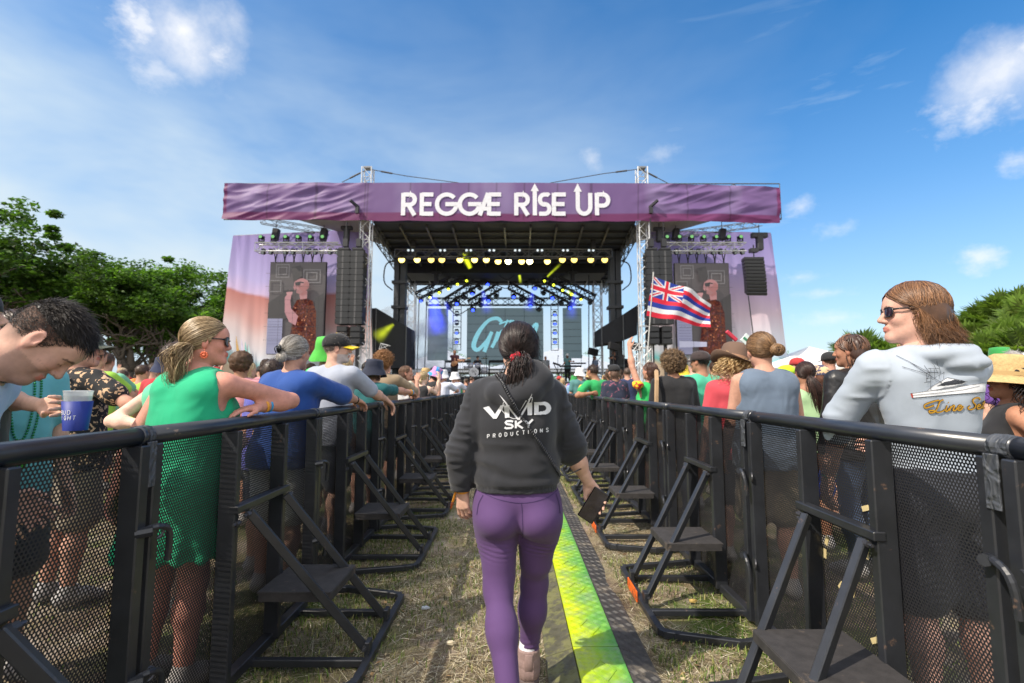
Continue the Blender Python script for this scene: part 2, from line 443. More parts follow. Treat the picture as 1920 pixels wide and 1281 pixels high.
def two_bone(S, W, l1, l2, hint):
    d = W - S; L = np.linalg.norm(d)
    if L > (l1 + l2) * .995: W = S + d / L * (l1 + l2) * .995; d = W - S; L = np.linalg.norm(d)
    a = (l1 * l1 - l2 * l2 + L * L) / (2 * L); hgt = math.sqrt(max(l1 * l1 - a * a, 0)); u = d / L
    hh = np.asarray(hint, float); hh = unit(hh - np.dot(hh, u) * u)
    return S + u * a + hh * hgt, W
def person(label, x, y, rz=0., h=1.75, female=False, wt=1., lean=(0, 0), head=(0, 0, 0), arms=None, skin=(.62, .36, .26), top=None, bottom=None,
           hair=None, hat=None, glasses=None, res=.011, legs=None, group=None, cat='person', fine=True, name='person', beard=None, z0=0., sit=False, stoop=0.):
    rng = np.random.RandomState(abs(hash((round(x * 100), round(y * 100)))) % 99991)
    s = h / 1.75; Rz = rot(rz); org = vec(x, y, z0)
    root = thing(name, label, cat, org, rz, group)
    wl = lambda p: Rz.T @ (np.asarray(p, float) - org)
    dl = lambda p: Rz.T @ np.asarray(p, float)
    def J(px, py, pz):
        k = max(0, (pz - .95) / .5)
        return vec(px * s + lean[0] * k, py * s + lean[1] * k + stoop * max(0, k - .4) ** 2, pz * s - .12 * (lean[0] ** 2 + lean[1] ** 2) * k / .3)
    fw = .9 if female else 1.; w = wt
    sh_w = .175 * fw * (.5 + .5 * w)
    torso = [e_(J(0, 0, 1.30), vec(.150 * fw, .108, .165) * s * vec(w, w, 1), .05), e_(J(0, .0, 1.10), vec(.122 if female else .135, .095, .14) * s * vec(w, w, 1), .06),
             e_(J(0, -.005, .96), vec(.160 if female else .150, .112, .115) * s * vec(w, w, 1), .05),
             e_(J(.075, -.045, .90), vec(.092, .085, .095) * s * w, .03), e_(J(-.075, -.045, .90), vec(.092, .085, .095) * s * w, .03),
             c_(J(-sh_w + .03, -.01, 1.41), J(sh_w - .03, -.01, 1.41), .052 * s, .052 * s, .05),
             c_(J(-.09, -.045, 1.37), J(-.07, -.03, 1.2), .07 * s * w, .06 * s, .05), c_(J(.09, -.045, 1.37), J(.07, -.03, 1.2), .07 * s * w, .06 * s, .05)]
    if female: torso += [e_(J(.07, .085 * w, 1.27), vec(.062, .055, .06) * s * w, .03), e_(J(-.07, .085 * w, 1.27), vec(.062, .055, .06) * s * w, .03)]
    if w > 1.12 and not female: torso += [e_(J(0, .06, 1.08), vec(.13, .09, .13) * s * w, .06)]
    nb = J(0, -.02, 1.43); piv = J(0, -.012, 1.50)
    Rh = rot(*head); hs = s * (.97 if female else 1.) ; hc = piv + Rh @ (vec(0, .022, .125) * hs)
    neck = [c_(nb, hc + Rh @ (vec(0, -.025, -.04) * hs), (.054 if female else .062) * s * (.7 + .3 * w), (.048 if female else .056) * s, .035),
            c_(nb + vec(0, 0, .02), J(.11, -.015, 1.42), .045 * s, .035 * s, .05), c_(nb + vec(0, 0, .02), J(-.11, -.015, 1.42), .045 * s, .035 * s, .05)]
    hp = xform(head_prims(female), Rh, hc, hs)
    armp = {}; hands = {}; arms = arms or {}
    for sd, k in ((1, 'R'), (-1, 'L')):
        S = J(sd * (sh_w + .005), -.01, 1.41); a = arms.get(k, {})
        W = wl(a['w']) if 'w' in a else (np.asarray(a['wl'], float) if 'wl' in a else J(sd * (sh_w + .07 + .04 * (w - 1) * 3), .06, .83))
        l1 = .285 * s; l2 = .255 * s
        E = wl(a['ew']) if 'ew' in a else None
        if E is None: E, W = two_bone(S, W, l1, l2, dl(a['e']) if 'e' in a else (sd * .25, -1, -.2))
        fd = dl(a['f']) if 'f' in a else unit(W - E) + vec(0, .15, -.1)
        nd = dl(a['n']) if 'n' in a else vec(-sd, .25, 0)
        aw = (.5 + .5 * w)
        armp[k] = dict(S=S, E=E, W=W, up=[c_(S, E, .047 * s * w * (.92 if female else 1), .037 * s * aw, .035)], fo=[c_(E, E + (W - E) * .35, .037 * s * aw, .039 * s * aw, .02), c_(E + (W - E) * .3, W, .039 * s * aw, .0255 * s, .03)])
        hands[k] = hand_prims(W + unit(W - E) * .004, fd, nd, sd, a.get('curl', (.35, .4, .45, .5, .3)), s * (.92 if female else 1.02)) if a.get('hand', 1) else []
    lg = []; legd = []; feet = []
    for sd in (1, -1):
        if legs: H, K, A, Tt = [wl(q) for q in legs['R' if sd > 0 else 'L']]
        elif sit: H, K, A, Tt = J(sd * .09, 0, .93), J(sd * .14, .40, .92), J(sd * .14, .42, .50), J(sd * .15, .56, .45)
        else: H, K, A, Tt = J(sd * .085, -.01, .90), J(sd * .10, .01, .50), J(sd * .105, -.03, .09), J(sd * .125, .13, .035)
        d = A - K; back = unit(vec(0, -1, 0) - np.dot(vec(0, -1, 0), unit(d)) * unit(d))
        lg += [c_(H, K, .088 * s * w, .055 * s * aw, .04), c_(K, K + d * .35 + back * .012, .053 * s * aw, .057 * s * aw, .03), c_(K + d * .3 + back * .008, A, .056 * s * aw, .036 * s, .03),
               c_(A - vec(0, .02, .03) * s, A * .35 + Tt * .65, .04 * s, .036 * s, .03), c_(A * .4 + Tt * .6, Tt, .036 * s, .028 * s, .02)]
        legd.append((H, K, A, Tt))
    skinp = torso + neck + lg
    for k in armp: skinp = skinp + armp[k]['up'] + armp[k]['fo']
    parts = [sdf(skinp + ([] if fine else hp), res)]
    info = dict(hc=hc, Rh=Rh, hs=hs, J=J, arms=armp, legs=legd, torso=torso, neck=neck, s=s, root=root, hands=hands, lg=lg, w=w, org=org, Rz=Rz)
    fr = .0042 if fine and fine != 2 else .006
    if fine:
        parts[0] = (parts[0][0], parts[0][1])
        v, q = sdf(hp + neck[:1], fr, lo=hc - .17 * hs, hi=hc + .17 * hs); parts.append((smooth_mesh(v, q, 1, .4), q))
    for k in hands:
        if hands[k] and fine:
            A = armp[k]; v, q = sdf(hands[k] + [c_(A['E'] * .25 + A['W'] * .75, A['W'], .0318 * s, .0262 * s, .012)], .0034 if fr < .005 else .0045); parts.append((smooth_mesh(v, q, 1, .4), q))
        elif hands[k]:
            v, q = sdf(hands[k], .007); parts.append((v, q))
    V, Q = join(parts); info['V'] = V; info['Q'] = Q
    col = np.tile(np.asarray(skin, float), (len(V), 1))
    hv = (V - hc) @ Rh / hs
    inh = np.linalg.norm(hv, axis=1) < .16
    red = fbm(hv * 30, 2, 3) * .5 + .5
    blush = np.exp(-(((np.abs(hv[:, 0]) - .04) / .02) ** 2 + ((hv[:, 2] + .02) / .02) ** 2)) * (hv[:, 1] > .03) + .8 * (np.abs(hv[:, 0]) > .074) * inh
    col = col * (1 + blush[:, None] * np.array([.03, -.11, -.10]))
    lip = (hv[:, 1] > .07) & (np.abs(hv[:, 0]) < .023) & (hv[:, 2] < -.0495 - 3 * hv[:, 0] ** 2) & (hv[:, 2] > -.0725 + 8 * hv[:, 0] ** 2) & inh
    col[lip] *= (.85, .55, .55)
    hcol = np.asarray((hair or {}).get('col', (.03, .02, .015)), float)
    brow = (hv[:, 1] > .055) & (np.abs(hv[:, 2] - .027 + 6 * (np.abs(hv[:, 0]) - .03) ** 2 * 3) < .0045) & (np.abs(np.abs(hv[:, 0]) - .033) < .019) & inh
    col[brow] = col[brow] * .25 + hcol * .6
    lash = (hv[:, 1] > .07) & (np.abs(hv[:, 2] + .001) < .0018) & (np.abs(np.abs(hv[:, 0]) - .031) < .012) & inh
    col[lash] *= .25
    if beard is not None:
        bm = inh & (hv[:, 2] < -.028 - .25 * np.clip(.04 - hv[:, 1], 0, .1)) & (hv[:, 1] > -.005) & (hv[:, 2] > -.125) & ~lip
        bm2 = bm & ~((np.abs(hv[:, 2] + .038) < .008) & (np.abs(hv[:, 0]) > .03))
        a = beard[1]; col[bm2] = col[bm2] * (1 - a) + np.asarray(beard[0]) * a
    fade = (hair or {}).get('fade')
    if fade:
        fm = (np.clip((hv[:, 2] - np.interp(hv[:, 1], HL_Y, HL_Z) + .012) / .06, 0, 1) * (inh & (np.abs(hv[:, 0]) < .0765 + .004 * (hv[:, 1] < -.04))) * (.6 + .25 * red))[:, None]; col = col * (1 - fm) + hcol * fm
    mk('body', V, Q, MATS['skin'], root, True, col)
    tops = top or dict(kind='tee', m=cloth('grey_tee', (.4, .42, .46)))
    info['top'] = garment(info, tops, female, res)
    bt = bottom or dict(kind='shorts', m=cloth('dark_shorts', (.03, .035, .05)))
    if bt.get('kind') != 'none': info['bottom'] = trousers(info, bt, res)
    if not bt.get('noshoe'):
        for (H, K, A, Tt) in legd:
            fdir = unit(Tt - A); pr = [c_(A + vec(0, 0, -.03) * s - fdir * .025, A * .4 + Tt * .6, .05 * s, .046 * s, .02), c_(A * .5 + Tt * .5, Tt + fdir * .01, .046 * s, .036 * s, .02), c_(A + vec(0, 0, .0), A + vec(0, 0, .03), .045 * s, .045 * s, .02)]
            v, q = sdf(pr, .011 if fine else .02); mk('shoe', v, q, bt.get('shoe', MATS['sneaker']), root)
    if hair: info['hair'] = make_hair(info, hair, rng, fine)
    if hat: make_hat(info, hat)
    if glasses: make_glasses(info, glasses)
    return info
def garment(info, t, female, res):
    J, s, w = info['J'], info['s'], info['w']; kd = t['kind']; off = t.get('off', .013); r = t.get('res', res)
    pr = inflate(info['torso'], off, .055)
    hem = t.get('hem', .84) * s
    if kd in ('tee', 'hoodie', 'long', 'loose', 'dress'):
        pr += [c_(J(-.06, -.02, 1.425), J(.06, -.02, 1.425), (.05 + off) * s, (.05 + off) * s, .04)]
    if kd in ('dress', 'loose', 'tank', 'tee', 'long'):
        fl = {'dress': .04, 'loose': .03, 'tank': .01, 'tee': .006, 'long': .01}[kd] * t.get('flare', 1.)
        pr += [c_(J(-.05, -.005, 1.2), J(-.07, -.01, hem / s - .03), .10 * s * w + off, (.10 + fl) * s * w + off, .07), c_(J(.05, -.005, 1.2), J(.07, -.01, hem / s - .03), .10 * s * w + off, (.10 + fl) * s * w + off, .07)]
    sl = t.get('sleeve', .6)
    if kd in ('tee', 'hoodie', 'long', 'loose'):
        for k in ('L', 'R'):
            A = info['arms'][k]; f = sl if not isinstance(sl, dict) else sl[k]
            S, E, W = A['S'], A['E'], A['W']; bag = t.get('bag', .009); ks = t.get('ks', .04)
            ru, re = A['up'][0][3] + off, A['up'][0][4] + off + bag
            if f <= 1: pr.append(c_(S, S + (E - S) * f, ru, ru + (re - ru) * f + bag * .6, ks))
            else:
                pr += [c_(S, E, ru + bag * .5, re, ks), c_(E, E + (W - E) * (f - 1), re, .034 * s + off * .8 + bag * (.2 if f > 1.8 else 1), ks * .8)]
    pr += t.get('extra', [])
    nk = t.get('neck', .052); nb = info['neck'][0]
    if nk:
        p0 = nb[1]; d = unit(nb[2] - nb[1]); pr.append(neg(c_(p0 + d * .035 * s, p0 + d * .2, nk * s, nk * s * 1.6, .012)))
    if kd in ('tank', 'dress') and t.get('strap', 1):
        for k in ('L', 'R'):
            S = info['arms'][k]['S']; sd = 1 if k == 'R' else -1
            pr.append(neg(c_(S + vec(sd * .02, 0, .09), S + vec(sd * .035, 0, -.10), t.get('arm', .062) * s, .06 * s, .02)))
    def cut(X, Y, Z, F): return np.maximum(F, hem - Z)
    v, q = sdf(pr, r, cut, lo=vec(-9, -9, hem - .03))
    N = vnormals(v, q); amp = t.get('amp', .009)
    D = (.5 * fbm(v * np.array([9, 9, 5]) + fbm(v * 5, 1, 9)[:, None] * .9, 3, 5) + .5 * (1 - 2 * np.abs(vnoise(v * np.array([14, 14, 22]) + 3.1 * fbm(v * 4, 1, 2)[:, None], 8))))
    lowz = np.clip((1.25 * s - v[:, 2]) / .3, .35, 1)
    v = v + N * (amp * D * lowz)[:, None]
    v = smooth_mesh(v, q, 1, .4)
    if t.get('fn'): v = t['fn'](v, N)
    cols = t['cols'](v) if t.get('cols') else None
    return mk(t.get('name', {'tee': 'tshirt', 'hoodie': 'hoodie', 'tank': 'top', 'dress': 'dress', 'long': 'shirt', 'loose': 'shirt'}[kd]), v, q, t['m'], info['root'], True, cols), v, q
def trousers(info, t, res):
    J, s, w = info['J'], info['s'], info['w']; kd = t['kind']; off = t.get('off', .008 if kd in ('leggings', 'jeans') else .02)
    pr = inflate([p for p in info['torso'] if p[0] == 'e' and p[1][2] < 1.15 * s], off, .05)
    zt = t.get('top', 1.02) * s
    for i, (H, K, A, Tt) in enumerate(info['legs']):
        L5 = info['lg'][i * 5:i * 5 + 3]
        if kd in ('shorts',):
            f = t.get('len', .85); pr.append(c_(H, H + (K - H) * f, L5[0][3] + off, L5[0][3] * .85 + off + .01, .03))
        elif kd == 'skirt': pr.append(c_(H, H + (K - H) * .8, L5[0][3] + off + .02, L5[0][3] + off + .05, .12))
        else: pr += inflate(L5, off, .04)
    def cut(X, Y, Z, F): return np.maximum(F, Z - zt)
    zb = None
    v, q = sdf(pr + t.get('extra', []), t.get('res', res), cut)
    N = vnormals(v, q)
    if kd != 'leggings': v = v + N * (.006 * fbm(v * 9, 3, 4))[:, None]
    if t.get('fn'): v = t['fn'](v, N)
    nm = {'shorts': 'shorts', 'skirt': 'skirt', 'leggings': 'leggings', 'jeans': 'trousers', 'trousers': 'trousers'}[kd]
    return mk(nm, v, q, t['m'], info['root'], True)
def make_hair(info, hd, rng, fine):
    hc, Rh, hs, root = info['hc'], info['Rh'], info['hs'], info['root']
    kd = hd['kind']; col = np.asarray(hd['col'], float); col2 = np.asarray(hd.get('col2', col * 1.6), float)
    if kd == 'none': return None
    tow = lambda p: hc + (p * hs) @ Rh.T
    th = hd.get('th', .0)
    pr = [e_((0, -.014, .03), (.0815 + th, .1005 + th, .0935 + th), .02)]
    if kd == 'curly': pr = [e_((0, -.022, .035), (.115, .125, .112), .02), e_((0, -.05, -.02), (.1, .08, .07), .03)] if hd.get('big') else [e_((0, -.02, .04), (.098, .11, .1), .02), e_((0, -.05, -.02), (.082, .062, .06), .03)]
    if kd == 'loose': pr += [e_((0, -.045, -.03), (.083 + th, .07 + th, .09), .03)]
    pr = xform(pr, Rh, hc, hs)
    lowp = hd.get('low', 0)
    def cut(X, Y, Z, F):
        x = X - hc[0]; y = Y - hc[1]; z = Z - hc[2]
        yy = (x * Rh[0, 1] + y * Rh[1, 1] + z * Rh[2, 1]) / hs; zz = (x * Rh[0, 2] + y * Rh[1, 2] + z * Rh[2, 2]) / hs
        xx = (x * Rh[0, 0] + y * Rh[1, 0] + z * Rh[2, 0]) / hs
        hl = np.interp(yy, HL_Y, HL_Z) + lowp * (yy < 0)
        if hd.get('fade') == 2: hl = np.maximum(hl, .045 - .6 * np.clip(.03 - np.abs(xx), 0, 1))
        return np.maximum(F, (hl - zz) * hs)
    r = (.006 if fine else .014)
    v, q = sdf(pr, r, cut); N = vnormals(v, q)
    if kd == 'curly': v = v + N * (.016 * (1 - 2 * np.abs(vnoise(v * 48, 4))) + .006 * vnoise(v * 90, 7))[:, None]
    else: v = v + N * (.003 * fbm(v * np.array([60, 60, 18]), 2, 3))[:, None]
    shade = .75 + .5 * (vnoise(v * 35, 5) * .5 + .5)
    parts = [(v, q)]; cc = [col[None] * shade[:, None]]
    def add(S, rad, n0=None, sides=3):
        sv, sq = strand_mesh(S, rad, sides=sides); n, m = S.shape[:2]
        f = rng.rand(n)[:, None] ** 1.5; c = col * (1 - f) + col2 * f
        parts.append((sv, sq)); cc.append(np.repeat(c, m * sides, 0) * (.8 + .4 * rng.rand(len(sv), 1) * .3 + .1))
    n = hd.get('n', 900 if fine else 0)
    if n and kd in ('short', 'pony', 'bun', 'loose'):
        d0 = scalp_roots(n, rng)
    if kd == 'short' and n:
        L = hd.get('len', .03); m = 5; t = np.linspace(0, 1, m)[None, :, None]
        flow = np.asarray(hd.get('flow', (0, .6, -.3)), float)
        side = d0 * np.array([1, .2, 0]) * .5 + flow; side = side - (side * d0).sum(1, keepdims=True) * d0; side /= np.linalg.norm(side, axis=1, keepdims=True)
        side = side + rng.normal(size=side.shape) * .25
        base = ell_point(d0, 1 + th * 8)[:, None]
        ll = (L * ((.45 + .9 * np.clip(d0[:, 2] + .35, 0, 1)) if hd.get('fade') != 2 else (.22 + 1.15 * np.clip((d0[:, 2] - .15) * 2.2, 0, 1) ** 1.3)) * rng.uniform(.6, 1.2, n))[:, None, None]
        S = base + side[:, None] * t * ll + d0[:, None] * (ll * .35 * t * (1.6 - t) + .001)
        add(tow(S.reshape(-1, 3)).reshape(S.shape), hd.get('sr', .0016))
    if kd in ('pony', 'bun') and n:
        tie = np.asarray(hd.get('tie', (0, -.115, -.005)), float); dt = unit((tie - np.array([0, -.014, .03])) / np.array([.082, .101, .094])); m1 = 9
        t = np.linspace(0, 1, m1)[None, :, None]; dd = slerp(d0[:, None], np.broadcast_to(dt, (n, 1, 3)), t)
        lump = .5 * vnoise(d0 * 9, 3)
        k = 1 + (.02 + .06 * rng.rand(n, 1, 1) + .07 * lump[:, None, None]) * np.sin(PI * np.clip(t, 0, 1)) + .01 + th * 8
        S1 = np.array([0, -.014, .03]) + dd * np.array([.082, .101, .094]) * k
        tt = np.clip((t - .8) / .2, 0, 1); S1 = S1 * (1 - tt) + tt * (tie + rng.normal(size=(n, 1, 3)) * .008)
        S1 = tow(S1.reshape(-1, 3)).reshape(S1.shape)
        add(S1, hd.get('sr', .0017))
    if kd == 'pony':
        tl = np.asarray([tow(np.asarray(p, float)) if hd.get('tail_head') else info['hc'] + np.asarray(p, float) * hs for p in hd['tail']]); m = 12
        cv = bez(tl, m); nt_ = hd.get('nt', 350 if fine else 40); rad = np.interp(np.linspace(0, 1, m), [0, .15, .5, .8, 1], np.array([.35, .8, 1, .75, .3]) * hd.get('tr', .03))
        o = rng.normal(size=(nt_, 1, 3)) * .55; wv = rng.uniform(0, 6, (nt_, 1, 1)); tt = np.linspace(0, 1, m)[None, :, None]
        S = cv[None] + o * rad[None, :, None] + hd.get('wave', .004) * np.sin(tt * hd.get('wf', 9) + wv) * rng.normal(size=(nt_, 1, 3)) * tt
        add(S, .0022 if fine else .009)
    if kd == 'bun':
        b = np.asarray(hd.get('bun', (0, -.14, .0)), float); br = hd.get('br', .042); ns = 260 if fine else 30; m = 12
        ax = rng.normal(size=(ns, 3)) * .5 + np.array([.2, 1., .3]); ax /= np.linalg.norm(ax, axis=1, keepdims=True)
        u = np.cross(ax, rng.normal(size=(ns, 3))); u /= np.linalg.norm(u, axis=1, keepdims=True); w2 = np.cross(ax, u)
        th_ = np.linspace(0, rng.uniform(2, 4), m)[None, :, None]; off = rng.uniform(-.7, .7, (ns, 1, 1))
        S = b + br * (np.sqrt(1 - off ** 2) * (np.cos(th_) * u[:, None] + np.sin(th_) * w2[:, None]) + off * ax[:, None]) * np.array([1.1, .8, .95])
        add(tow(S.reshape(-1, 3)).reshape(S.shape), .0026 if fine else .01)
        bv, bq = sdf(xform([e_(b, (br * .98, br * .75, br * .9), .01)], Rh, hc, hs), .007); parts.append((bv, bq)); cc.append(np.tile(col * .6, (len(bv), 1)))
    if kd == 'loose':
        L = hd.get('len', .2); nn = hd.get('n', 900 if fine else 220); d0 = scalp_roots(nn, rng)
        az = np.arctan2(d0[:, 0], -d0[:, 1]); el = np.arcsin(np.clip(d0[:, 2], -1, 1)); lim = hd.get('face', 1.75)
        az1 = np.clip(az + hd.get('sweep', 0) + rng.normal(size=nn) * .12, -lim, lim); m1 = 7; m2 = 8
        t = np.linspace(0, 1, m1)[None]; A_ = az[:, None] + (az1 - az)[:, None] * t; El = el[:, None] + (hd.get('el', -.45) - el[:, None]) * t * (el[:, None] > hd.get('el', -.45))
        dd = np.stack([np.sin(A_) * np.cos(El), -np.cos(A_) * np.cos(El), np.sin(El)], 2)
        k = 1.03 + th * 8 + .05 * rng.rand(nn, 1, 1) * np.sin(t * PI)[..., None] + .02 * np.sin(8 * az)[:, None, None] * t[..., None]
        S1 = tow((np.array([0, -.014, .03]) + dd * np.array([.082, .101, .094]) * k).reshape(-1, 3)).reshape(nn, m1, 3)
        tg = unit_rows(S1[:, -1] - S1[:, -2]); t2 = np.linspace(0, 1, m2 + 1)[1:][None, :, None]
        Ls = (L * rng.uniform(.75, 1.1, nn))[:, None, None] * hs
        bl = np.asarray(hd.get('blow', (0, -.1, -1)), float)
        S2 = S1[:, -1:] + Ls * t2 * (tg[:, None] * (1 - t2) + (bl + rng.normal(size=(nn, 1, 3)) * .08) * t2 ** .7)
        ph = rng.uniform(0, 6, (nn, 1, 1)); S2 = S2 + hd.get('wave', .006) * np.sin(t2 * hd.get('wf', 7) + ph) * t2 * rng.normal(size=(nn, 1, 3))
        add(np.concatenate([S1, S2], 1), hd.get('sr', .0022 if fine else .007))
    if kd == 'curly':
        nn = hd.get('n', 500 if fine else 0)
        if nn:
            d0 = scalp_roots(nn, rng) if hd.get('scalp') else None
            rows = rng.randint(0, len(v), nn); base = v[rows] - N[rows] * .008; m = 14; t = np.linspace(0, 1, m)[None, :, None]
            ax = unit_rows(N[rows] + rng.normal(size=(nn, 3)) * .6 + np.array([0, 0, -.3])); u = unit_rows(np.cross(ax, rng.normal(size=(nn, 3)))); w2 = np.cross(ax, u)
            cr = rng.uniform(.006, .011, (nn, 1, 1)); ph = t * rng.uniform(9, 15, (nn, 1, 1))
            S = base[:, None] + ax[:, None] * t * rng.uniform(.02, .045, (nn, 1, 1)) + cr * (np.cos(ph) * u[:, None] + np.sin(ph) * w2[:, None])
            add(S, .003)
        if hd.get('hang'):
            nn = hd['hang']; m = 26; t = np.linspace(0, 1, m)[None, :, None]; d0 = scalp_roots(nn, rng); d0 = d0[d0[:, 1] < .45]; nn = len(d0)
            base = tow(ell_point(d0 * np.array([1, 1, .6]))) ; L = hd.get('len', .3)
            dirn = unit_rows((d0 @ Rh.T) * .35 + np.array([0, -.15, -1])); u = unit_rows(np.cross(dirn, rng.normal(size=(nn, 3)))); w2 = np.cross(dirn, u)
            ph = t * rng.uniform(18, 30, (nn, 1, 1)); cr = hd.get('cr', .012)
            S = base[:, None] + dirn[:, None] * t * L * rng.uniform(.6, 1.05, (nn, 1, 1)) + cr * (np.cos(ph) * u[:, None] + np.sin(ph) * w2[:, None]) + (d0 @ Rh.T)[:, None] * .05 * np.sin(t * 2)
            add(S, hd.get('sr', .0035))
    V, Q = join(parts)
    return mk('hair', V, Q, MATS['curly_hair' if kd == 'curly' else 'hair'], root, True, np.concatenate(cc))
def unit_rows(a): return a / np.maximum(np.linalg.norm(a, axis=-1, keepdims=True), 1e-9)
def make_hat(info, h):
    hc, Rh, hs, root = info['hc'], info['Rh'] @ rot(*h.get('rot', (0, 0, 0))), info['hs'], info['root']
    T = np.eye(4); T[:3, :3] = Rh * hs; T[:3, 3] = hc; kd = h['kind']; m = h['m']
    n = 36; b = MB(); k = h.get('k', 1.08)
    def oval(v): v = v.copy(); v[:, 1] *= 1.2; v[:, 1] -= .014; return v
    R0 = .088 * k
    if kd == 'cap':
        pf = [(R0 * 1.0, .02), (R0 * 1.01, .05)] + [(R0 * math.cos(a) ** .8, .05 + .085 * math.sin(a)) for a in np.linspace(.15, PI / 2 - .02, 9)]
        inner = [(r * .96, z - .003) for r, z in pf][::-1]
        b.lathe([(pf[0][0] * .97, .02)] + pf, n=n, deform=oval); o = b.out('cap', m, root, True, T)
        bm = MB(); nx, ny = 12, 7; V = []; th = .004
        for lay in (0, 1):
            for j in range(ny):
                for i in range(nx):
                    u = -1 + 2 * i / (nx - 1); q = j / (ny - 1); a = u * 1.05
                    x = math.sin(a) * R0 * (1 - .05 * q); y0 = math.cos(a) * R0 * 1.2 - .014; y = y0 * (1 - q) * 1. + q * (R0 * 1.2 - .014 + .075 * math.cos(u * 1.35))
                    V.append((x, y, .03 - .022 * u * u - .012 * q + (th if lay else 0)))
        F = []
        for lay in (0, 1):
            for j in range(ny - 1):
                for i in range(nx - 1):
                    a = lay * nx * ny + j * nx + i; f = (a, a + 1, a + nx + 1, a + nx); F.append(f if lay else f[::-1])
        L0 = nx * ny
        for i in range(nx - 1): a = (ny - 1) * nx + i; F.append((a, a + 1, a + 1 + L0, a + L0))
        for j in range(ny - 1):
            a = j * nx; F.append((a, a + nx, a + nx + L0, a + L0)); a += nx - 1; F.append((a, a + nx, a + nx + L0, a + L0))
        bm.add(V, F); tb = T.copy()
        if h.get('back'): tb[:3, :3] = T[:3, :3] @ rot(PI)
        bm.out('cap_bill', h.get('m2', m), root, True, tb)
        bt = MB(); bt.ball((0, -.014, .137), (.007, .007, .004), 8, 4); bt.out('cap_button', h.get('m2', m), root, True, T)
    elif kd == 'bucket':
        pf = [(R0 * 1.5, -.055), (R0 * 1.3, -.01), (R0 * 1.06, .035), (R0 * 1.04, .06), (R0 * .98, .105), (R0 * .9, .135), (R0 * .5, .142), (.001, .143)]
        pf = [(R0 * 1.46, -.056), (R0 * 1.0, .03)][:0] + pf
        def df(v):
            v = oval(v); r = np.hypot(v[:, 0], v[:, 1]); a = np.arctan2(v[:, 1], v[:, 0]); v[:, 2] += np.where(r > R0 * 1.15, .012 * np.sin(2 * a + 1) + .005 * np.sin(5 * a), 0); return v
        b.lathe(pf, n=n, deform=df); b.out('bucket_hat', m, root, True, T)
    elif kd in ('straw', 'cowboy', 'sun'):
        br = h.get('brim', .17); ch = h.get('ch', .13); crown = [(R0 * 1.02, .03), (R0 * 1.0, .06), (R0 * .96, .03 + ch * .55), (R0 * .86, .03 + ch * .9), (R0 * .7, .03 + ch), (R0 * .4, .03 + ch * .98), (.001, .03 + ch * .94)]
        pf = [(R0 * .98, .024), (br * .75, .018), (br, .012), (br, .017), (br * .7, .024), (R0 * 1.04, .034)] + crown
        lift = h.get('lift', .0)
        def df(v):
            v = oval(v); r = np.hypot(v[:, 0], v[:, 1] / 1.2); q = np.clip((r - R0) / (br - R0), 0, 1)
            v[:, 2] += lift * q * q * (np.abs(v[:, 0]) / (r + 1e-6)) ** 2 - h.get('dip', .01) * q * (np.abs(v[:, 1]) / (r * 1.2 + 1e-6)) ** 2 - h.get('droop', 0) * q
            return v
        b.lathe(pf, n=n, deform=df); b.out('hat', m, root, True, T)
        bb = MB(); bb.lathe([(R0 * 1.035, .034), (R0 * 1.03, .058)], n=n, deform=oval); bb.out('hat_band', h.get('m2', m), root, True, T)
    elif kd == 'beanie':
        b.lathe([(R0 * .99, .01), (R0 * 1.01, .05)] + [(R0 * math.cos(a), .05 + .08 * math.sin(a)) for a in np.linspace(.15, PI / 2 - .02, 7)], n=n, deform=oval); b.out('beanie', m, root, True, T)
def make_glasses(info, g):
    hc, Rh, hs, root = info['hc'], info['Rh'], info['hs'], info['root']
    T = np.eye(4); T[:3, :3] = Rh * hs; T[:3, 3] = hc
    b = MB(); dz = g.get('dz', 0)
    for s in (-1, 1):
        c = vec(s * .033, .094, .006 + dz); w, hh = g.get('w', .027), g.get('h', .02)
        pts = []
        for i in range(17):
            a = 2 * PI * i / 16; pw = .65
            X = math.copysign(abs(math.cos(a)) ** pw, math.cos(a)) * w; Z = math.copysign(abs(math.sin(a)) ** pw, math.sin(a)) * hh
            pts.append(c + vec(X, -.35 * (abs(c[0] + X) - .03) ** 1 * (abs(c[0] + X) > .03), Z))
        b.tube(pts[:-1], .0028, 6, closed=True)
        b.tube([vec(s * .058, .083, .014 + dz), vec(s * .074, .062, .016 + dz), vec(s * .081, .02, .016 + dz), vec(s * .08, -.02, .01 + dz), vec(s * .078, -.03, -.005 + dz)], [.004, .0035, .003, .0025, .002], 6)
        ln = MB(); V = [c + vec(0, .001, 0)] + [p * 1. for p in pts[:-1]]; ln.add(V, [(0, i, i % 16 + 1) for i in range(1, 17)] + [])
        ln.out('lens', g.get('lens', MATS['lens']), root, True, T)
    b.tube([vec(-.008, .097, .012 + dz), vec(0, .1, .014 + dz), vec(.008, .097, .012 + dz)], .0028, 6)
    b.out('sunglasses', g.get('m', MATS['black_plastic']), root, True, T)
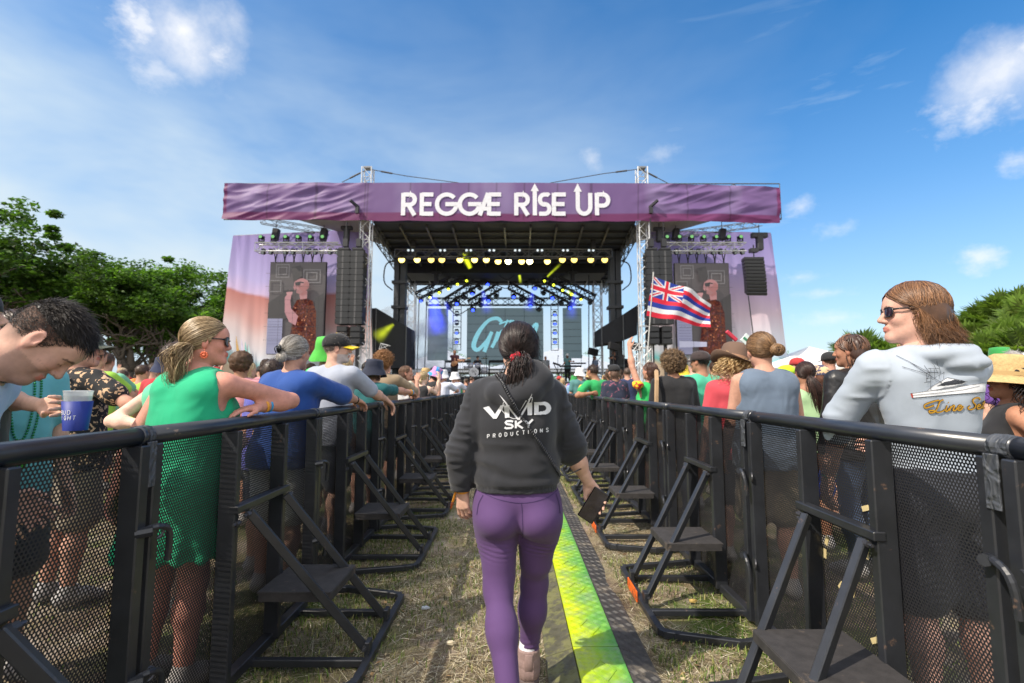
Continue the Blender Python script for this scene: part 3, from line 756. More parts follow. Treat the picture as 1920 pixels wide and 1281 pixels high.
# ------------------------------------------------------------------ walkway: ground, barriers, cable ramp
XR, XL = 1.37, -1.265
def ground_mat():
    m = bpy.data.materials.new('ground'); m.use_nodes = True; nt = m.node_tree; N = nt.nodes; L = nt.links; b = N['Principled BSDF']
    tc = N.new('ShaderNodeTexCoord')
    def noise(sc, det=6, rough=.6, dist=0, mapsc=None):
        n = N.new('ShaderNodeTexNoise'); n.inputs['Scale'].default_value = sc; n.inputs['Detail'].default_value = det; n.inputs['Roughness'].default_value = rough; n.inputs['Distortion'].default_value = dist
        if mapsc:
            mp = N.new('ShaderNodeMapping'); mp.inputs['Scale'].default_value = mapsc; mp.inputs['Rotation'].default_value = (0, 0, mapsc[0]); L.new(tc.outputs['Object'], mp.inputs[0]); L.new(mp.outputs[0], n.inputs['Vector'])
        else: L.new(tc.outputs['Object'], n.inputs['Vector'])
        return n.outputs['Fac']
    def ramp(f, stops):
        r = N.new('ShaderNodeValToRGB'); r.color_ramp.elements.remove(r.color_ramp.elements[1])
        for i, (p, c) in enumerate(stops):
            e = r.color_ramp.elements[0] if i == 0 else r.color_ramp.elements.new(p)
            e.position = p; e.color = (*c, 1)
        L.new(f, r.inputs[0]); return r.outputs[0]
    def mix(f, a, c):
        x = N.new('ShaderNodeMix'); x.data_type = 'RGBA'; L.new(f, x.inputs[0]); L.new(a, x.inputs[6]); L.new(c, x.inputs[7]); return x.outputs[2]
    soil = ramp(noise(2.3, 10, .7), [(.36, (.12, .085, .06)), (.5, (.29, .22, .165)), (.62, (.48, .41, .34))])
    straw = ramp(noise(70, 6, .75, 2.5, (1., .35, 1)), [(.36, (.10, .075, .045)), (.5, (.32, .26, .15)), (.63, (.58, .49, .32))])
    grass = ramp(noise(55, 6, .7, 2.), [(.35, (.04, .07, .012)), (.55, (.12, .18, .035)), (.72, (.28, .31, .09))])
    f1 = ramp(noise(3.1, 9, .72, .5), [(.47, (0, 0, 0)), (.60, (1, 1, 1))]); f2 = ramp(noise(1.1, 8, .7, .6), [(.47, (0, 0, 0)), (.60, (1, 1, 1))])
    sx = N.new('ShaderNodeSeparateXYZ'); L.new(tc.outputs['Object'], sx.inputs[0]); ab = N.new('ShaderNodeMath'); ab.operation = 'ABSOLUTE'; L.new(sx.outputs['X'], ab.inputs[0])
    mr = N.new('ShaderNodeMapRange'); mr.inputs['From Min'].default_value = .35; mr.inputs['From Max'].default_value = 1.0; mr.inputs['To Min'].default_value = .12; L.new(ab.outputs[0], mr.inputs['Value'])
    mm = N.new('ShaderNodeMath'); mm.operation = 'MULTIPLY'; L.new(f2, mm.inputs[0]); L.new(mr.outputs[0], mm.inputs[1]); f2 = mm.outputs[0]
    c = mix(f1, soil, straw); c = mix(f2, c, grass)
    L.new(c, b.inputs['Base Color']); b.inputs['Roughness'].default_value = 1; b.inputs['Specular IOR Level'].default_value = .1
    bp = N.new('ShaderNodeBump'); bp.inputs['Distance'].default_value = .03; bp.inputs['Strength'].default_value = .8; L.new(noise(60, 8, .75, 1.), bp.inputs['Height']); L.new(bp.outputs[0], b.inputs['Normal'])
    return m
def build_ground():
    xs = np.concatenate([[-1500, -300, -60, -20], np.linspace(-8, 8, 161), [20, 60, 300, 1500]]); ys = np.concatenate([[-1500, -200, -20], np.linspace(-2, 24, 261), [60, 300, 1500]])
    X, Y = np.meshgrid(xs, ys, indexing='ij'); p = np.stack([X.ravel(), Y.ravel(), np.zeros(X.size)], 1)
    near = (np.abs(p[:, 0]) < 9) & (p[:, 1] < 25) & (p[:, 1] > -3)
    p[:, 2] = np.where(near, .018 * fbm(p * 1.7, 3, 2), 0)
    nx, ny = X.shape; i = np.arange(nx - 1)[:, None] * ny + np.arange(ny - 1)[None]
    Q = np.stack([i, i + ny, i + ny + 1, i + 1], -1).reshape(-1, 4)
    tag(mk('ground', p, Q, ground_mat()), kind='structure')
def blades(name, n, x0, x1, y0, y1, fn, hgt, cols, seed, lay=.5, w=.0022):
    r = np.random.RandomState(seed); m = n * 3
    y = y0 + (y1 - y0) * r.rand(m) ** 1.7; x = r.uniform(x0, x1, m); p = np.stack([x, y, 0 * x], 1)
    keep = r.rand(m) < fn(p); p = p[keep][:n]; k = len(p)
    hh = hgt * r.uniform(.4, 1.3, k); a = r.uniform(0, 2 * PI, k); ln = lay * r.uniform(.3, 1.6, k)
    d = np.stack([np.cos(a), np.sin(a), 0 * a], 1); sd = np.stack([-np.sin(a), np.cos(a), 0 * a], 1) * (w * r.uniform(.6, 1.5, k))[:, None]
    p[:, 2] = .018 * fbm(p * 1.7, 3, 2) - .003
    z = np.array([0, 0, 1.])
    m1 = p + d * (hh * ln * .35)[:, None] + z * (hh * .6 / (1 + ln * .6))[:, None]; t = p + d * (hh * ln)[:, None] + z * (hh * 1. / (1 + ln * 1.1))[:, None]
    V = np.stack([p - sd, p + sd, m1 + sd * .8, m1 - sd * .8, t], 1).reshape(-1, 3); b = np.arange(k)[:, None] * 5
    Q = b + np.array([[0, 1, 2, 3]]); T = b + np.array([[3, 2, 4]])
    ci = r.randint(0, len(cols), k); c = np.asarray(cols)[ci] * r.uniform(.6, 1.3, (k, 1))
    o = mk(name, V, [Q, T], mat('blade', (1, 1, 1), rough=.75, attr=True, var=.05, spec=.2), None, False, np.repeat(c, 5, 0))
    return tag(o, kind='stuff')
def build_grass():
    gn = lambda p: np.clip(fbm(p * 1.1, 3, 11) * .9 + .02 + .55 * np.clip((np.abs(p[:, 0] + .05) - .45) * 3, 0, 1), .02, 1) * ~((p[:, 0] > .16) & (p[:, 0] < .71) & (p[:, 1] > .5))
    dn = lambda p: np.clip(.50 + 1.1 * fbm(p * 1.9, 3, 21), .08, 1) * ~((p[:, 0] > .17) & (p[:, 0] < .70))
    G = [(.05, .10, .015), (.09, .155, .025), (.15, .21, .045), (.24, .26, .08), (.33, .31, .12)]; D = [(.32, .26, .15), (.42, .35, .21), (.24, .18, .10), (.52, .45, .31), (.15, .11, .07)]
    blades('grass', 66000, -1.7, 1.8, .9, 14, gn, .05, G, 1)
    blades('dry_grass', 120000, -1.7, 1.8, 1.1, 11, dn, .04, D + [(.10, .08, .05), (.22, .18, .10), (.75, .68, .5)], 2, lay=3.6, w=.0014)
    go = lambda p: np.clip(.4 + .5 * fbm(p * .9, 2, 31), .1, 1)
    blades('field_grass', 26000, -5, -1.3, .6, 9, go, .05, G + D, 3); blades('field_grass', 26000, 1.4, 5, .6, 9, go, .05, G + D[:3], 4)
def build_litter():
    r = np.random.RandomState(9); V = []; F = []; c = []
    for i in range(420):
        x = r.uniform(-1.15, 1.2); y = 1.5 + 9 * r.rand() ** 1.5
        if .15 < x < .70: continue
        a = r.uniform(0, 6.3); l, w = r.uniform(.008, .022), r.uniform(.004, .009); z = .018 * fbm(np.array([[x, y, 0]]) * 1.7, 3, 2)[0] + .012; d = vec(math.cos(a), math.sin(a), r.uniform(-.3, .3)); e = vec(-math.sin(a), math.cos(a), r.uniform(-.4, .4)); p = vec(x, y, z); k = len(V)
        V += [p - d * l, p + e * w + (0, 0, .003), p + d * l, p - e * w]; F.append((k, k + 1, k + 2, k + 3)); c += [np.array([(.30, .19, .09), (.20, .12, .06), (.45, .36, .22)][r.randint(3)]) * r.uniform(.6, 1.2)] * 4
    tag(mk('dead_leaves', V, np.array(F), MATS['blade'], None, False, np.array(c)), kind='stuff')
    for (u, v, nm, col) in ((798, 1141, 'small silver wrapper scrap on the dirt left of the walking woman', (.55, .6, .66)), (846, 1207, 'pale crumpled paper scrap on the dirt left of the walking woman', (.6, .52, .36)), (1300, 1128, 'dry yellow leaf scrap on the grass by the right row of barriers', (.55, .38, .12))):
        a, y, z = ray(u, v); t_ = (0.02 - CAMH) / z; b = MB(); b.ball((0, 0, 0), (.022, .015, .007), 7, 5); b.v = [q + .004 * np.sin(q * 400) for q in b.v]; o = b.out('litter_scrap', mat('scrap_' + str(u), col, rough=.5)); o.location = (a * t_, y * t_, .024); tag(o, nm, 'litter')
def perf_mat():
    m = bpy.data.materials.new('perforated_steel'); m.use_nodes = True; nt = m.node_tree; N = nt.nodes; L = nt.links; b = N['Principled BSDF']
    b.inputs['Base Color'].default_value = (.024, .024, .027, 1); b.inputs['Roughness'].default_value = .45; b.inputs['Metallic'].default_value = .0
    tc = N.new('ShaderNodeTexCoord'); sp = N.new('ShaderNodeSeparateXYZ'); L.new(tc.outputs['Object'], sp.inputs[0])
    pt = .0125; rad = .345
    def mth(op, a, c=None, d=None):
        n = N.new('ShaderNodeMath'); n.operation = op
        for i, q in enumerate((a, c, d)):
            if q is None: continue
            if isinstance(q, (int, float)): n.inputs[i].default_value = q
            else: L.new(q, n.inputs[i])
        return n.outputs[0]
    def cell(oy, oz):
        u = mth('DIVIDE', sp.outputs['Y'], pt); v = mth('DIVIDE', sp.outputs['Z'], pt * math.sqrt(3))
        fu = mth('SUBTRACT', mth('FRACT', mth('ADD', u, oy)), .5); fv = mth('MULTIPLY', mth('SUBTRACT', mth('FRACT', mth('ADD', v, oz)), .5), math.sqrt(3))
        return mth('SQRT', mth('ADD', mth('MULTIPLY', fu, fu), mth('MULTIPLY', fv, fv)))
    d = mth('MINIMUM', cell(0, 0), cell(.5, .5)); hole = mth('LESS_THAN', d, rad)
    tr = N.new('ShaderNodeBsdfTransparent'); mx = N.new('ShaderNodeMixShader'); L.new(hole, mx.inputs[0]); L.new(b.outputs[0], mx.inputs[1]); L.new(tr.outputs[0], mx.inputs[2])
    L.new(mx.outputs[0], N['Material Output'].inputs['Surface'])
    return m
def build_panel():
    steel = mat('black_steel', (.022, .024, .029), rough=.34, var=.3, vs=9, bump=.25, bs=90, bd=.0012, dirt=.75, dcol=(.16, .10, .07), ds=17, dth=.635, spec=.6)
    rail_m = mat('rail_steel', (.022, .026, .036), rough=.3, var=.35, vs=14, bump=.3, bs=60, bd=.001, dirt=.85, dcol=(.34, .22, .16), ds=13, dth=.63, spec=.7, stretch=(1, .35, 1))
    step_m = mat('step_steel', (.035, .032, .032), rough=.75, var=.35, vs=25, bump=.5, bs=160, dirt=.6, dcol=(.16, .12, .09), ds=9, dth=.6)
    bolt_m = mat('bolt', (.10, .10, .11), rough=.4, metal=.7); pm = perf_mat()
    root = thing('crowd_barrier', 'x', 'barrier', (XR, 1.379, 0), 0, 'black crowd barrier panels lining the walkway')
    L = 1.463; q = .0
    b = MB(); b.tube([(-.02, .012, 1.168), (-.02, L - .012, 1.168)], .030, 18); b.tube([(-.02, .006, 1.168), (-.02, .03, 1.168)], .0325, 18); b.tube([(-.02, L - .03, 1.168), (-.02, L - .006, 1.168)], .0325, 18)
    b.out('top_rail', rail_m, root, True)
    def part(nm, f, m=steel): b = MB(); f(b); return b.out(nm, m, root, False)
    for y in (.035, L - .035):
        part('end_post', lambda b: b.box((-.028, y, .595), (.034, .021, .545), bev=.004))
    for y in (.475, .93):
        part('upright', lambda b: b.box((-.03, y, .595), (.038, .019, .544), bev=.004))
    part('perforated_sheet', lambda b: (b.box((.014, L / 2, .60), (.0009, L / 2 - .02, .54))), pm)
    part('bottom_rail', lambda b: b.box((-.02, L / 2, .055), (.026, L / 2 - .06, .025), bev=.004))
    part('crossbar', lambda b: b.box((-.062, .70, .80), (.022, .25, .016), bev=.003))
    for y0, y1 in ((.50, .28), (.86, .62)):
        part('brace', lambda b: (b.bar((-.085, y0, .775), (-.555, y1, .075), .032, .04, bev=.004)))
    for p in ((-.095, .475, .77), (-.095, .89, .77), (-.56, .255, .085), (-.56, .645, .085), (-.07, .93, .74)):
        p = vec(*p); part('bolt', lambda b: (b.cyl(p - (.0, .012, 0), p + (0, .012, 0), .012, 8), b.cyl(p - vec(.0, .03, 0), p + vec(0, .03, 0), .006, 6)), bolt_m)
    def stp(b):
        b.box((-.235, .525, .362), (.175, .185, .006), bev=.002); b.box((-.405, .525, .343), (.007, .185, .02), bev=.002); b.box((-.235, .345, .343), (.165, .006, .02)); b.box((-.235, .705, .343), (.165, .006, .02))
    part('step', stp, step_m)
    for y in (.36, .69): part('step_bracket', lambda b: b.bar((-.06, y, .335), (-.40, y, .335), .02))
    def base(b):
        pts = [(-.02, -.2 + .06, .035), (-.2, -.19, .035), (-.50, -.105, .035), (-.555, -.085, .035), (-.578, -.045, .035), (-.58, .0, .035), (-.58, .80, .035), (-.575, .85, .035), (-.55, .885, .035), (-.50, .90, .035), (-.1, .99, .035), (-.02, 1.01, .035)]
        for a, c in zip(pts[:-1], pts[1:]): b.bar(a, c, .036, .036, bev=.004)
        for p in pts[1:-1]: b.box(p, (.018, .018, .0178))
    part('base_frame', base)
    for y in (.16, .68): part('base_crosspiece', lambda b: b.bar((-.02, y, .038), (-.565, y, .038), .034, .034, bev=.004))
    for y in (.27, .62): part('brace_lug', lambda b: b.box((-.57, y, .075), (.012, .03, .035), bev=.003))
    for z in (.86, .40):
        part('latch_handle', lambda b: b.tube(bez([(-.05, .03, z), (-.085, .0, z + .012), (-.095, -.045, z - .005), (-.092, -.06, z - .05), (-.088, -.062, z - .115)], 12), .0105, 8) and b.cyl((-.05, .045, z), (-.09, .02, z + .004), .017, 8))
        part('latch_ring', lambda b: b.tube(arc((-.06, L - .05, z - .02), .022, 0, 2 * PI, 14, (.35, .94, 0), (0, 0, 1))[:-1], .005, 6, closed=True), bolt_m)
    return root
def build_barriers():
    src = build_panel(); tape = mat('duct_tape', (.06, .065, .075), rough=.55, var=.3, wrinkle=.6, ws=40)
    orange = mat('orange_paint', (.75, .13, .01), rough=.5, dirt=.7, dcol=(.1, .05, .03), ds=14, dth=.55)
    paper = mat('masking_tape', (.62, .5, .25), rough=.9)
    first = True
    for side in ('right', 'left'):
        y0 = 1.379 if side == 'right' else 1.70; row = 'the row by the pale hoodie' if side == 'right' else 'the row by the green dress'
        for i in range(-1, 14):
            if first: o = src; first = False
            else: o = copy_tree(src)
            y = y0 + i * 1.466
            if side == 'right': o.location = (XR, y, 0); o.rotation_euler = (0, 0, 0)
            else: o.location = (XL, y + 1.463, 0); o.rotation_euler = (0, 0, PI)
            k = i + 1; o.location.x += random.uniform(-.006, .006); o.rotation_euler.z += random.uniform(-.005, .005)
            o['label'] = 'black perforated steel barrier panel, ' + ORD[k] + ' from the camera in ' + row
            def extra(nm, f, m, k=0):
                b = MB(); f(b); ob = b.out(nm, m, o, False); return ob
            yy = .055 if True else 0
            if (side == 'right' and i in (0, 1, 4)) or (side == 'left' and i in (-1, 0, 2)):
                Y0 = 0. if side == 'right' else 1.463
                extra('joint_tape', lambda b: (b.tube([(-.02, Y0 - .028, 1.168), (-.02, Y0 - .005, 1.168), (-.02, Y0 + .03, 1.168)], [.0335, .0355, .034], 16), b.box((-.064, Y0 + .005, 1.075), (.003, .022, .075), bev=.002)), tape)
            if (side == 'right' and i in (0, 1, 2, 5)) or (side == 'left' and i in (2, 3)):
                extra('orange_reflector', lambda b: b.box((-.603, .46, .05), (.004, .12, .032), bev=.002), orange)
            if side == 'right' and i == 0:
                for (y, z, h, a) in ((.62, .86, .02, 1.2), (.63, .70, .035, 0), (.88, .66, .02, .4), (.90, .60, .02, .1), (.72, .52, .035, .3), (.80, .50, .018, .7), (.60, .38, .04, 1.), (.50, .33, .04, 1.2)):
                    extra('tape_scrap', lambda b: b.box((.0085, y, z), (.0012, .010, h), np.array(Matrix.Rotation(a, 3, 'X'))), paper)
def build_ramp():
    mt = bpy.data.materials.new('ramp_lid'); mt.use_nodes = True; nt = mt.node_tree; N = nt.nodes; L = nt.links; b = N['Principled BSDF']
    tc = N.new('ShaderNodeTexCoord'); sp = N.new('ShaderNodeSeparateXYZ'); L.new(tc.outputs['Object'], sp.inputs[0])
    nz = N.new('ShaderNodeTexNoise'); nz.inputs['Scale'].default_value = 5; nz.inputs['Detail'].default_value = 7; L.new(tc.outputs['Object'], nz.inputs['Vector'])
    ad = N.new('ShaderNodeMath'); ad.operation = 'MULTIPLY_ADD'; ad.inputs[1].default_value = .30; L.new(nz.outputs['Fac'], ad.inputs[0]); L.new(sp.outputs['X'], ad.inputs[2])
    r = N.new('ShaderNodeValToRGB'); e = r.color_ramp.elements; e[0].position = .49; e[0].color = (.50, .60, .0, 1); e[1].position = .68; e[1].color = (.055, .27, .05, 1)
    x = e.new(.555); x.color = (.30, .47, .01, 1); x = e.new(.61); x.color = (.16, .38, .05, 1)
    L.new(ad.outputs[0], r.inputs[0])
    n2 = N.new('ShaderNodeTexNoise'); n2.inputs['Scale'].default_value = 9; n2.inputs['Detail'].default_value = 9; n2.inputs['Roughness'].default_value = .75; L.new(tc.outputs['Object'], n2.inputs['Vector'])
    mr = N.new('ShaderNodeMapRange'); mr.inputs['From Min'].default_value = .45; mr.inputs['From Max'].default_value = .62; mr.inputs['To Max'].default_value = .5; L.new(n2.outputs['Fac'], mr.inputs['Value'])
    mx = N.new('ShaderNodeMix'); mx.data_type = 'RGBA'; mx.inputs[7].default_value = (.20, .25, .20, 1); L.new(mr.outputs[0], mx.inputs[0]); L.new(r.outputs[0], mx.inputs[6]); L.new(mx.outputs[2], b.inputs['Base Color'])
    b.inputs['Roughness'].default_value = .38
    rub = mat('ramp_rubber', (.055, .052, .05), rough=.55, var=.35, vs=12, dirt=.55, dcol=(.20, .17, .13), ds=7, dth=.52)
    rubl = mat('ramp_rubber_dusted', (.085, .08, .05), rough=.6, var=.35, vs=12, dirt=.5, dcol=(.20, .20, .06), ds=11, dth=.47)
    def weave(b, x0, x1, y0, y1, zf, sc=.036):
        ny = int((y1 - y0) / sc); nx = int((x1 - x0) / sc)
        for i in range(nx):
            for j in range(ny):
                cx = x0 + (i + .5) * (x1 - x0) / nx; cy = y0 + (j + .5) * (y1 - y0) / ny; d = (i + j) % 2
                for k in (-1.5, -.5, .5, 1.5):
                    o = k * sc * .21; a = PI / 4 + d * PI / 2; ux, uy = math.cos(a), math.sin(a); X = cx - uy * o; Y = cy + ux * o; hl = sc * .38
                    z = zf(X); hw = sc * .05
                    V = []
                    for (s1, s2, dz) in ((-1, -1, 0), (1, -1, 0), (1, 1, 0), (-1, 1, 0), (-.6, -.4, .0022), (.6, -.4, .0022), (.6, .4, .0022), (-.6, .4, .0022)):
                        xx = X + ux * hl * s1 - uy * hw * s2; V.append((xx, Y + uy * hl * s1 + ux * hw * s2, zf(xx) + dz * .7))
                    b.add(V, [(4, 5, 6, 7), (0, 1, 5, 4), (1, 2, 6, 5), (2, 3, 7, 6), (3, 0, 4, 7)])
    Ls = .93
    g = 'cable ramp sections laid end to end along the walkway'
    root = thing('cable_ramp', 'x', 'cable ramp', (.0, .72, 0), 0, g)
    xl, xa, xb, xr = .165, .30, .525, .675; H = .055
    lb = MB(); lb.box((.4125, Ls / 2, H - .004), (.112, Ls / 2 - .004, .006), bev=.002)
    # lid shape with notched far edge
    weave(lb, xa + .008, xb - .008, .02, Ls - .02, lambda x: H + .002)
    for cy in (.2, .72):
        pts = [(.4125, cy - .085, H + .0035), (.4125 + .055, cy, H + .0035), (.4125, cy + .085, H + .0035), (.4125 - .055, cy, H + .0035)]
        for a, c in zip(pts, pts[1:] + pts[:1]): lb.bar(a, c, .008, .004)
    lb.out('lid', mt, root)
    for nm, x0, x1, m, s in (('side_ramp', xl, xa - .003, rubl, 1), ('side_ramp', xb + .004, xr, rub, -1)):
        sb = MB(); zf = (lambda x: .006 + (H - .012) * (x - xl) / (xa - xl)) if s > 0 else (lambda x: .006 + (H - .012) * (xr - x) / (xr - xb))
        V = []
        for y in (.002, Ls - .002): V += [(x0, y, -.01), (x0, y, zf(x0)), (x1, y, zf(x1)), (x1, y, -.01)]
        sb.add(V, [(0, 1, 2, 3), (7, 6, 5, 4), (1, 5, 6, 2), (0, 4, 5, 1), (3, 2, 6, 7)])
        weave(sb, x0 + .004, x1 - .004, .01, Ls - .01, zf, .04)
        sb.out(nm, m, root)
    for i in range(11):
        o = root if i == 0 else copy_tree(root)
        o.location = (0, .72 + i * Ls, 0.004); o['label'] = 'yellow and green cable ramp section, ' + ORD[i] + ' from the camera along the walkway'
# ------------------------------------------------------------------ stage
def truss_mb(b, p0, p1, w, hgt=None, bay=None, r=.025, up=(0, 0, 1), dr=None, n=6):
    p0 = np.asarray(p0, float); p1 = np.asarray(p1, float); hgt = hgt or w; d = p1 - p0; L = np.linalg.norm(d); y = d / L
    x = unit(np.cross(y, up)); z = np.cross(x, y); bay = bay or w; k = max(1, int(round(L / bay))); dr = dr or r * .6
    cs = [p0 + x * sx * w / 2 + z * sz * hgt / 2 for sx, sz in ((-1, -1), (1, -1), (1, 1), (-1, 1))]
    for c in cs: b.tube([c, c + d], r, n)
    for f in range(4):
        a, c = cs[f], cs[(f + 1) % 4]
        for i in range(k):
            q0, q1 = (a, c) if i % 2 == 0 else (c, a)
            b.tube([q0 + d * i / k, q1 + d * (i + 1) / k], dr, 4)
        for i in range(0, k + 1, 2): b.tube([a + d * i / k, c + d * i / k], dr, 4)
    return b
def flat(name, poly, y, m, parent, th=0.0):
    """flat printed or lit shape on a vertical plane facing the walkway, poly in x, z"""
    poly = [(float(a), float(c)) for a, c in poly]
    V = [(a, y, c) for a, c in poly]
    n = len(V); ar = sum(poly[i][0] * poly[(i + 1) % n][1] - poly[(i + 1) % n][0] * poly[i][1] for i in range(n))
    f = list(range(n)); f = f if ar > 0 else f[::-1]
    b = MB(); b.add(V, [tuple(f)]); return b.out(name, m, parent)
def strokes(b, S, T, w, y0=0., dy=.002):
    """lettering: list of polylines drawn as ribbons of width w; T maps (u,v) to a 3-D point, y offset keeps overlaps apart"""
    for si, s in enumerate(S):
        ww = w
        if isinstance(s, tuple): s, ww = s
        pts = np.asarray(s, float); n = len(pts); wv = np.full(n, ww) if np.isscalar(ww) else np.interp(np.linspace(0, 1, n), np.linspace(0, 1, len(ww)), ww)
        tg = np.gradient(pts, axis=0); tg /= np.maximum(np.linalg.norm(tg, axis=1, keepdims=True), 1e-9); nr = np.stack([-tg[:, 1], tg[:, 0]], 1)
        if n > 2:                                        # mitre at sharp corners
            for i in range(1, n - 1):
                a = unit(pts[i] - pts[i - 1]); c = unit(pts[i + 1] - pts[i]); m = unit(a + c); nr[i] = (-m[1], m[0]); nr[i] /= max(.5, abs(np.dot(nr[i], (-a[1], a[0]))))
        V = []
        for i in range(n):
            for sg in (1, -1): V.append(T(pts[i] + nr[i] * wv[i] * sg / 2, y0 + si * dy))
        b.add(V, [(2 * i, 2 * i + 1, 2 * i + 3, 2 * i + 2) for i in range(n - 1)])
def A2(cx, cy, rx, ry, a0, a1, n=18):
    t = np.radians(np.linspace(a0, a1, n)); return [(cx + rx * math.cos(a), cy + ry * math.sin(a)) for a in t]
def build_stage():
    alu = mat('aluminium', (.58, .59, .61), rough=.4, metal=.25, var=.15, vs=5); alu2 = mat('aluminium_dark', (.22, .23, .25), rough=.45, metal=.5)
    blk = mat('stage_black', (.012, .012, .014), rough=.7, var=.3, vs=3); blk2 = mat('black_truss', (.02, .02, .024), rough=.5); drape = mat('black_drape', (.026, .028, .033), rough=.95, wrinkle=.5, ws=2)
    grey = mat('column_grey', (.055, .06, .065), rough=.5, var=.3, vs=1.5)
    roofm = mat('roof_underside', (.055, .065, .085), rough=.85, var=.4, vs=.6); frame = mat('steel_frame', (.10, .105, .11), rough=.5, metal=.3)
    # front towers
    for u, nm, ub in ((688, 'left of the stage opening', 682), (1203, 'right of the stage opening', 1212)):
        t = thing('truss_tower', 'tall silver truss tower standing at the front corner, ' + nm, 'truss tower', P((u + ub) / 2, 727, 25.2) * (1, 1, 0)); t.location = (0, 0, 0)
        a = P(ub, 700, 25.2); a[2] = 0; c = P(u + (2 if u < 900 else -3), 316, 25.2); c[0] = P(u, 316, 25.2)[0]
        a[0] = c[0] = (a[0] + c[0]) / 2
        b = MB(); truss_mb(b, a, c, .50, .50, .55, .032, (0, 1, 0)); b.out('tower_mast', alu, t)
        b = MB(); b.box((a[0], 25.2, .08), (.6, .6, .08)); b.box(c, (.2, .2, .04)); b.out('base_plate', alu2, t)
        t['cx'] = 0
    # outriggers
    for sx, u, nm in ((-1, 700, 'left'), (1, 1204, 'right')):
        t = thing('truss_outrigger', 'low silver truss brace beside the foot of the %s front tower' % nm, 'truss')
        p = P(u + (10 if sx < 0 else -2), 650, 24.7); b = MB(); truss_mb(b, (p[0] + .3 * sx * -1, 24.7, 0), (p[0] + .3 * sx * -1, 24.7, p[2] - .3), .4, .4, .45, .025, (0, 1, 0)); truss_mb(b, (p[0] - .1 * sx, 24.7, p[2] + .0), (p[0] + .5 * -sx, 24.7, p[2] - .1), .3, .3, .3, .02); b.out('brace_truss', alu, t)
    # guy wires above the banner
    wire = mat('steel_cable', (.06, .06, .065), rough=.6)
    for pts, nm in (([(690, 317), (641, 342)], 'short guy wire running left from the left tower top'), ([(690, 317), (760, 330), (860, 343)], 'long guy wire running inward from the left tower top'),
                    ([(1200, 317), (1130, 326), (1032, 343)], 'long guy wire running inward from the right tower top'), ([(1200, 317), (1245, 340), (1360, 402)], 'guy wire sloping down right from the right tower top')):
        b = MB(); Pt = [P(u, v, 25.3 if i == 0 else 25.35) for i, (u, v) in enumerate(pts)]; b.tube(Pt, .022, 5)
        m = (Pt[0] + Pt[1]) / 2; d = unit(Pt[1] - Pt[0]); b.tube([m - d * .3, m + d * .3], .045, 6); o = b.out('guy_wire', wire); tag(o, nm, 'cable')
    # ---- banner
    bt = thing('stage_banner', 'long purple banner with white lettering across the top of the stage', 'banner')
    bm = bpy.data.materials.new('banner_print'); bm.use_nodes = True; nt = bm.node_tree; N = nt.nodes; L = nt.links; b0 = N['Principled BSDF']
    at = N.new('ShaderNodeAttribute'); at.attribute_name = 'Col'; L.new(at.outputs['Color'], b0.inputs['Base Color']); b0.inputs['Roughness'].default_value = .55
    trl = N.new('ShaderNodeBsdfTranslucent'); L.new(at.outputs['Color'], trl.inputs[0]); mx = N.new('ShaderNodeMixShader'); mx.inputs[0].default_value = .3; L.new(b0.outputs[0], mx.inputs[1]); L.new(trl.outputs[0], mx.inputs[2]); L.new(mx.outputs[0], N['Material Output'].inputs['Surface'])
    Yb = 24.8
    tl = [(423, 345), (560, 344), (690, 343), (960, 343), (1200, 344), (1330, 346), (1462, 352)]; bl = [(418, 412), (560, 412), (690, 413), (960, 414), (1200, 414), (1330, 415), (1463, 418)]
    nu, nv = 420, 46; us = np.linspace(0, 1, nu); ta = np.array([P(u, v, Yb) for u, v in tl]); ba = np.array([P(u, v, Yb) for u, v in bl]); kx = (np.array([q[0] for q in tl]) - 423) / 1039.; kb = (np.array([q[0] for q in bl]) - 418) / 1045.
    top = np.stack([np.interp(us, kx, ta[:, i]) for i in range(3)], 1); bot = np.stack([np.interp(us, kb, ba[:, i]) for i in range(3)], 1)
    vv = np.linspace(0, 1, nv)[None, :, None]; G = top[:, None] * (1 - vv) + bot[:, None] * vv; Pn = G.reshape(-1, 3)
    U = np.repeat(us, nv); W = np.tile(np.linspace(0, 1, nv), nu)
    side = np.clip((np.abs(U - .5) - .23) / .06, 0, 1)
    wr = .06 * side * (1 - 2 * np.abs(vnoise(np.stack([U * 34 + W * 6, W * 2.6 - U * 5, 0 * U], 1), 13))) + .07 * side * (1 - 2 * np.abs(vnoise(np.stack([U * 14 + W * 2.2, W * 1.3 - U * 3, 0 * U], 1), 3))) + .05 * side * fbm(np.stack([U * 30 + W * 4, W * 4, 0 * U], 1), 2, 5) + .015 * fbm(np.stack([U * 50, W * 2, 0 * U], 1), 2, 9)
    sway = .035 * np.sin(U * 26) * (W > .9) ; Pn[:, 1] -= wr + .02; Pn[:, 2] -= .05 * np.sin(PI * (U * 12 % 1)) * (W > .97)
    seam = np.min(np.abs(U[:, None] - np.array([.078, .166, .252, .258, .335, .39, .44, .49, .54, .60, .66, .745, .833, .91])[None]), 1) < .0014
    edge = (U < .006) | (U > .994)
    base = np.array([.17, .095, .25]); low = np.array([.16, .028, .12]); pale = np.array([.32, .25, .44]); n1 = fbm(np.stack([U * 22, W * .6, 0 * U], 1), 3, 4)
    c = base[None] * (1 - .5 * np.clip(n1, 0, 1)[:, None]) + pale[None] * .5 * np.clip(n1, 0, 1)[:, None]
    band = np.clip((W - .80 - .02 * fbm(np.stack([U * 9, 0 * U, 0 * U], 1), 2, 6)) / .03, 0, 1)[:, None]; c = c * (1 - band) + low * band; c[edge] = low
    c[seam & (W < .97)] *= .62
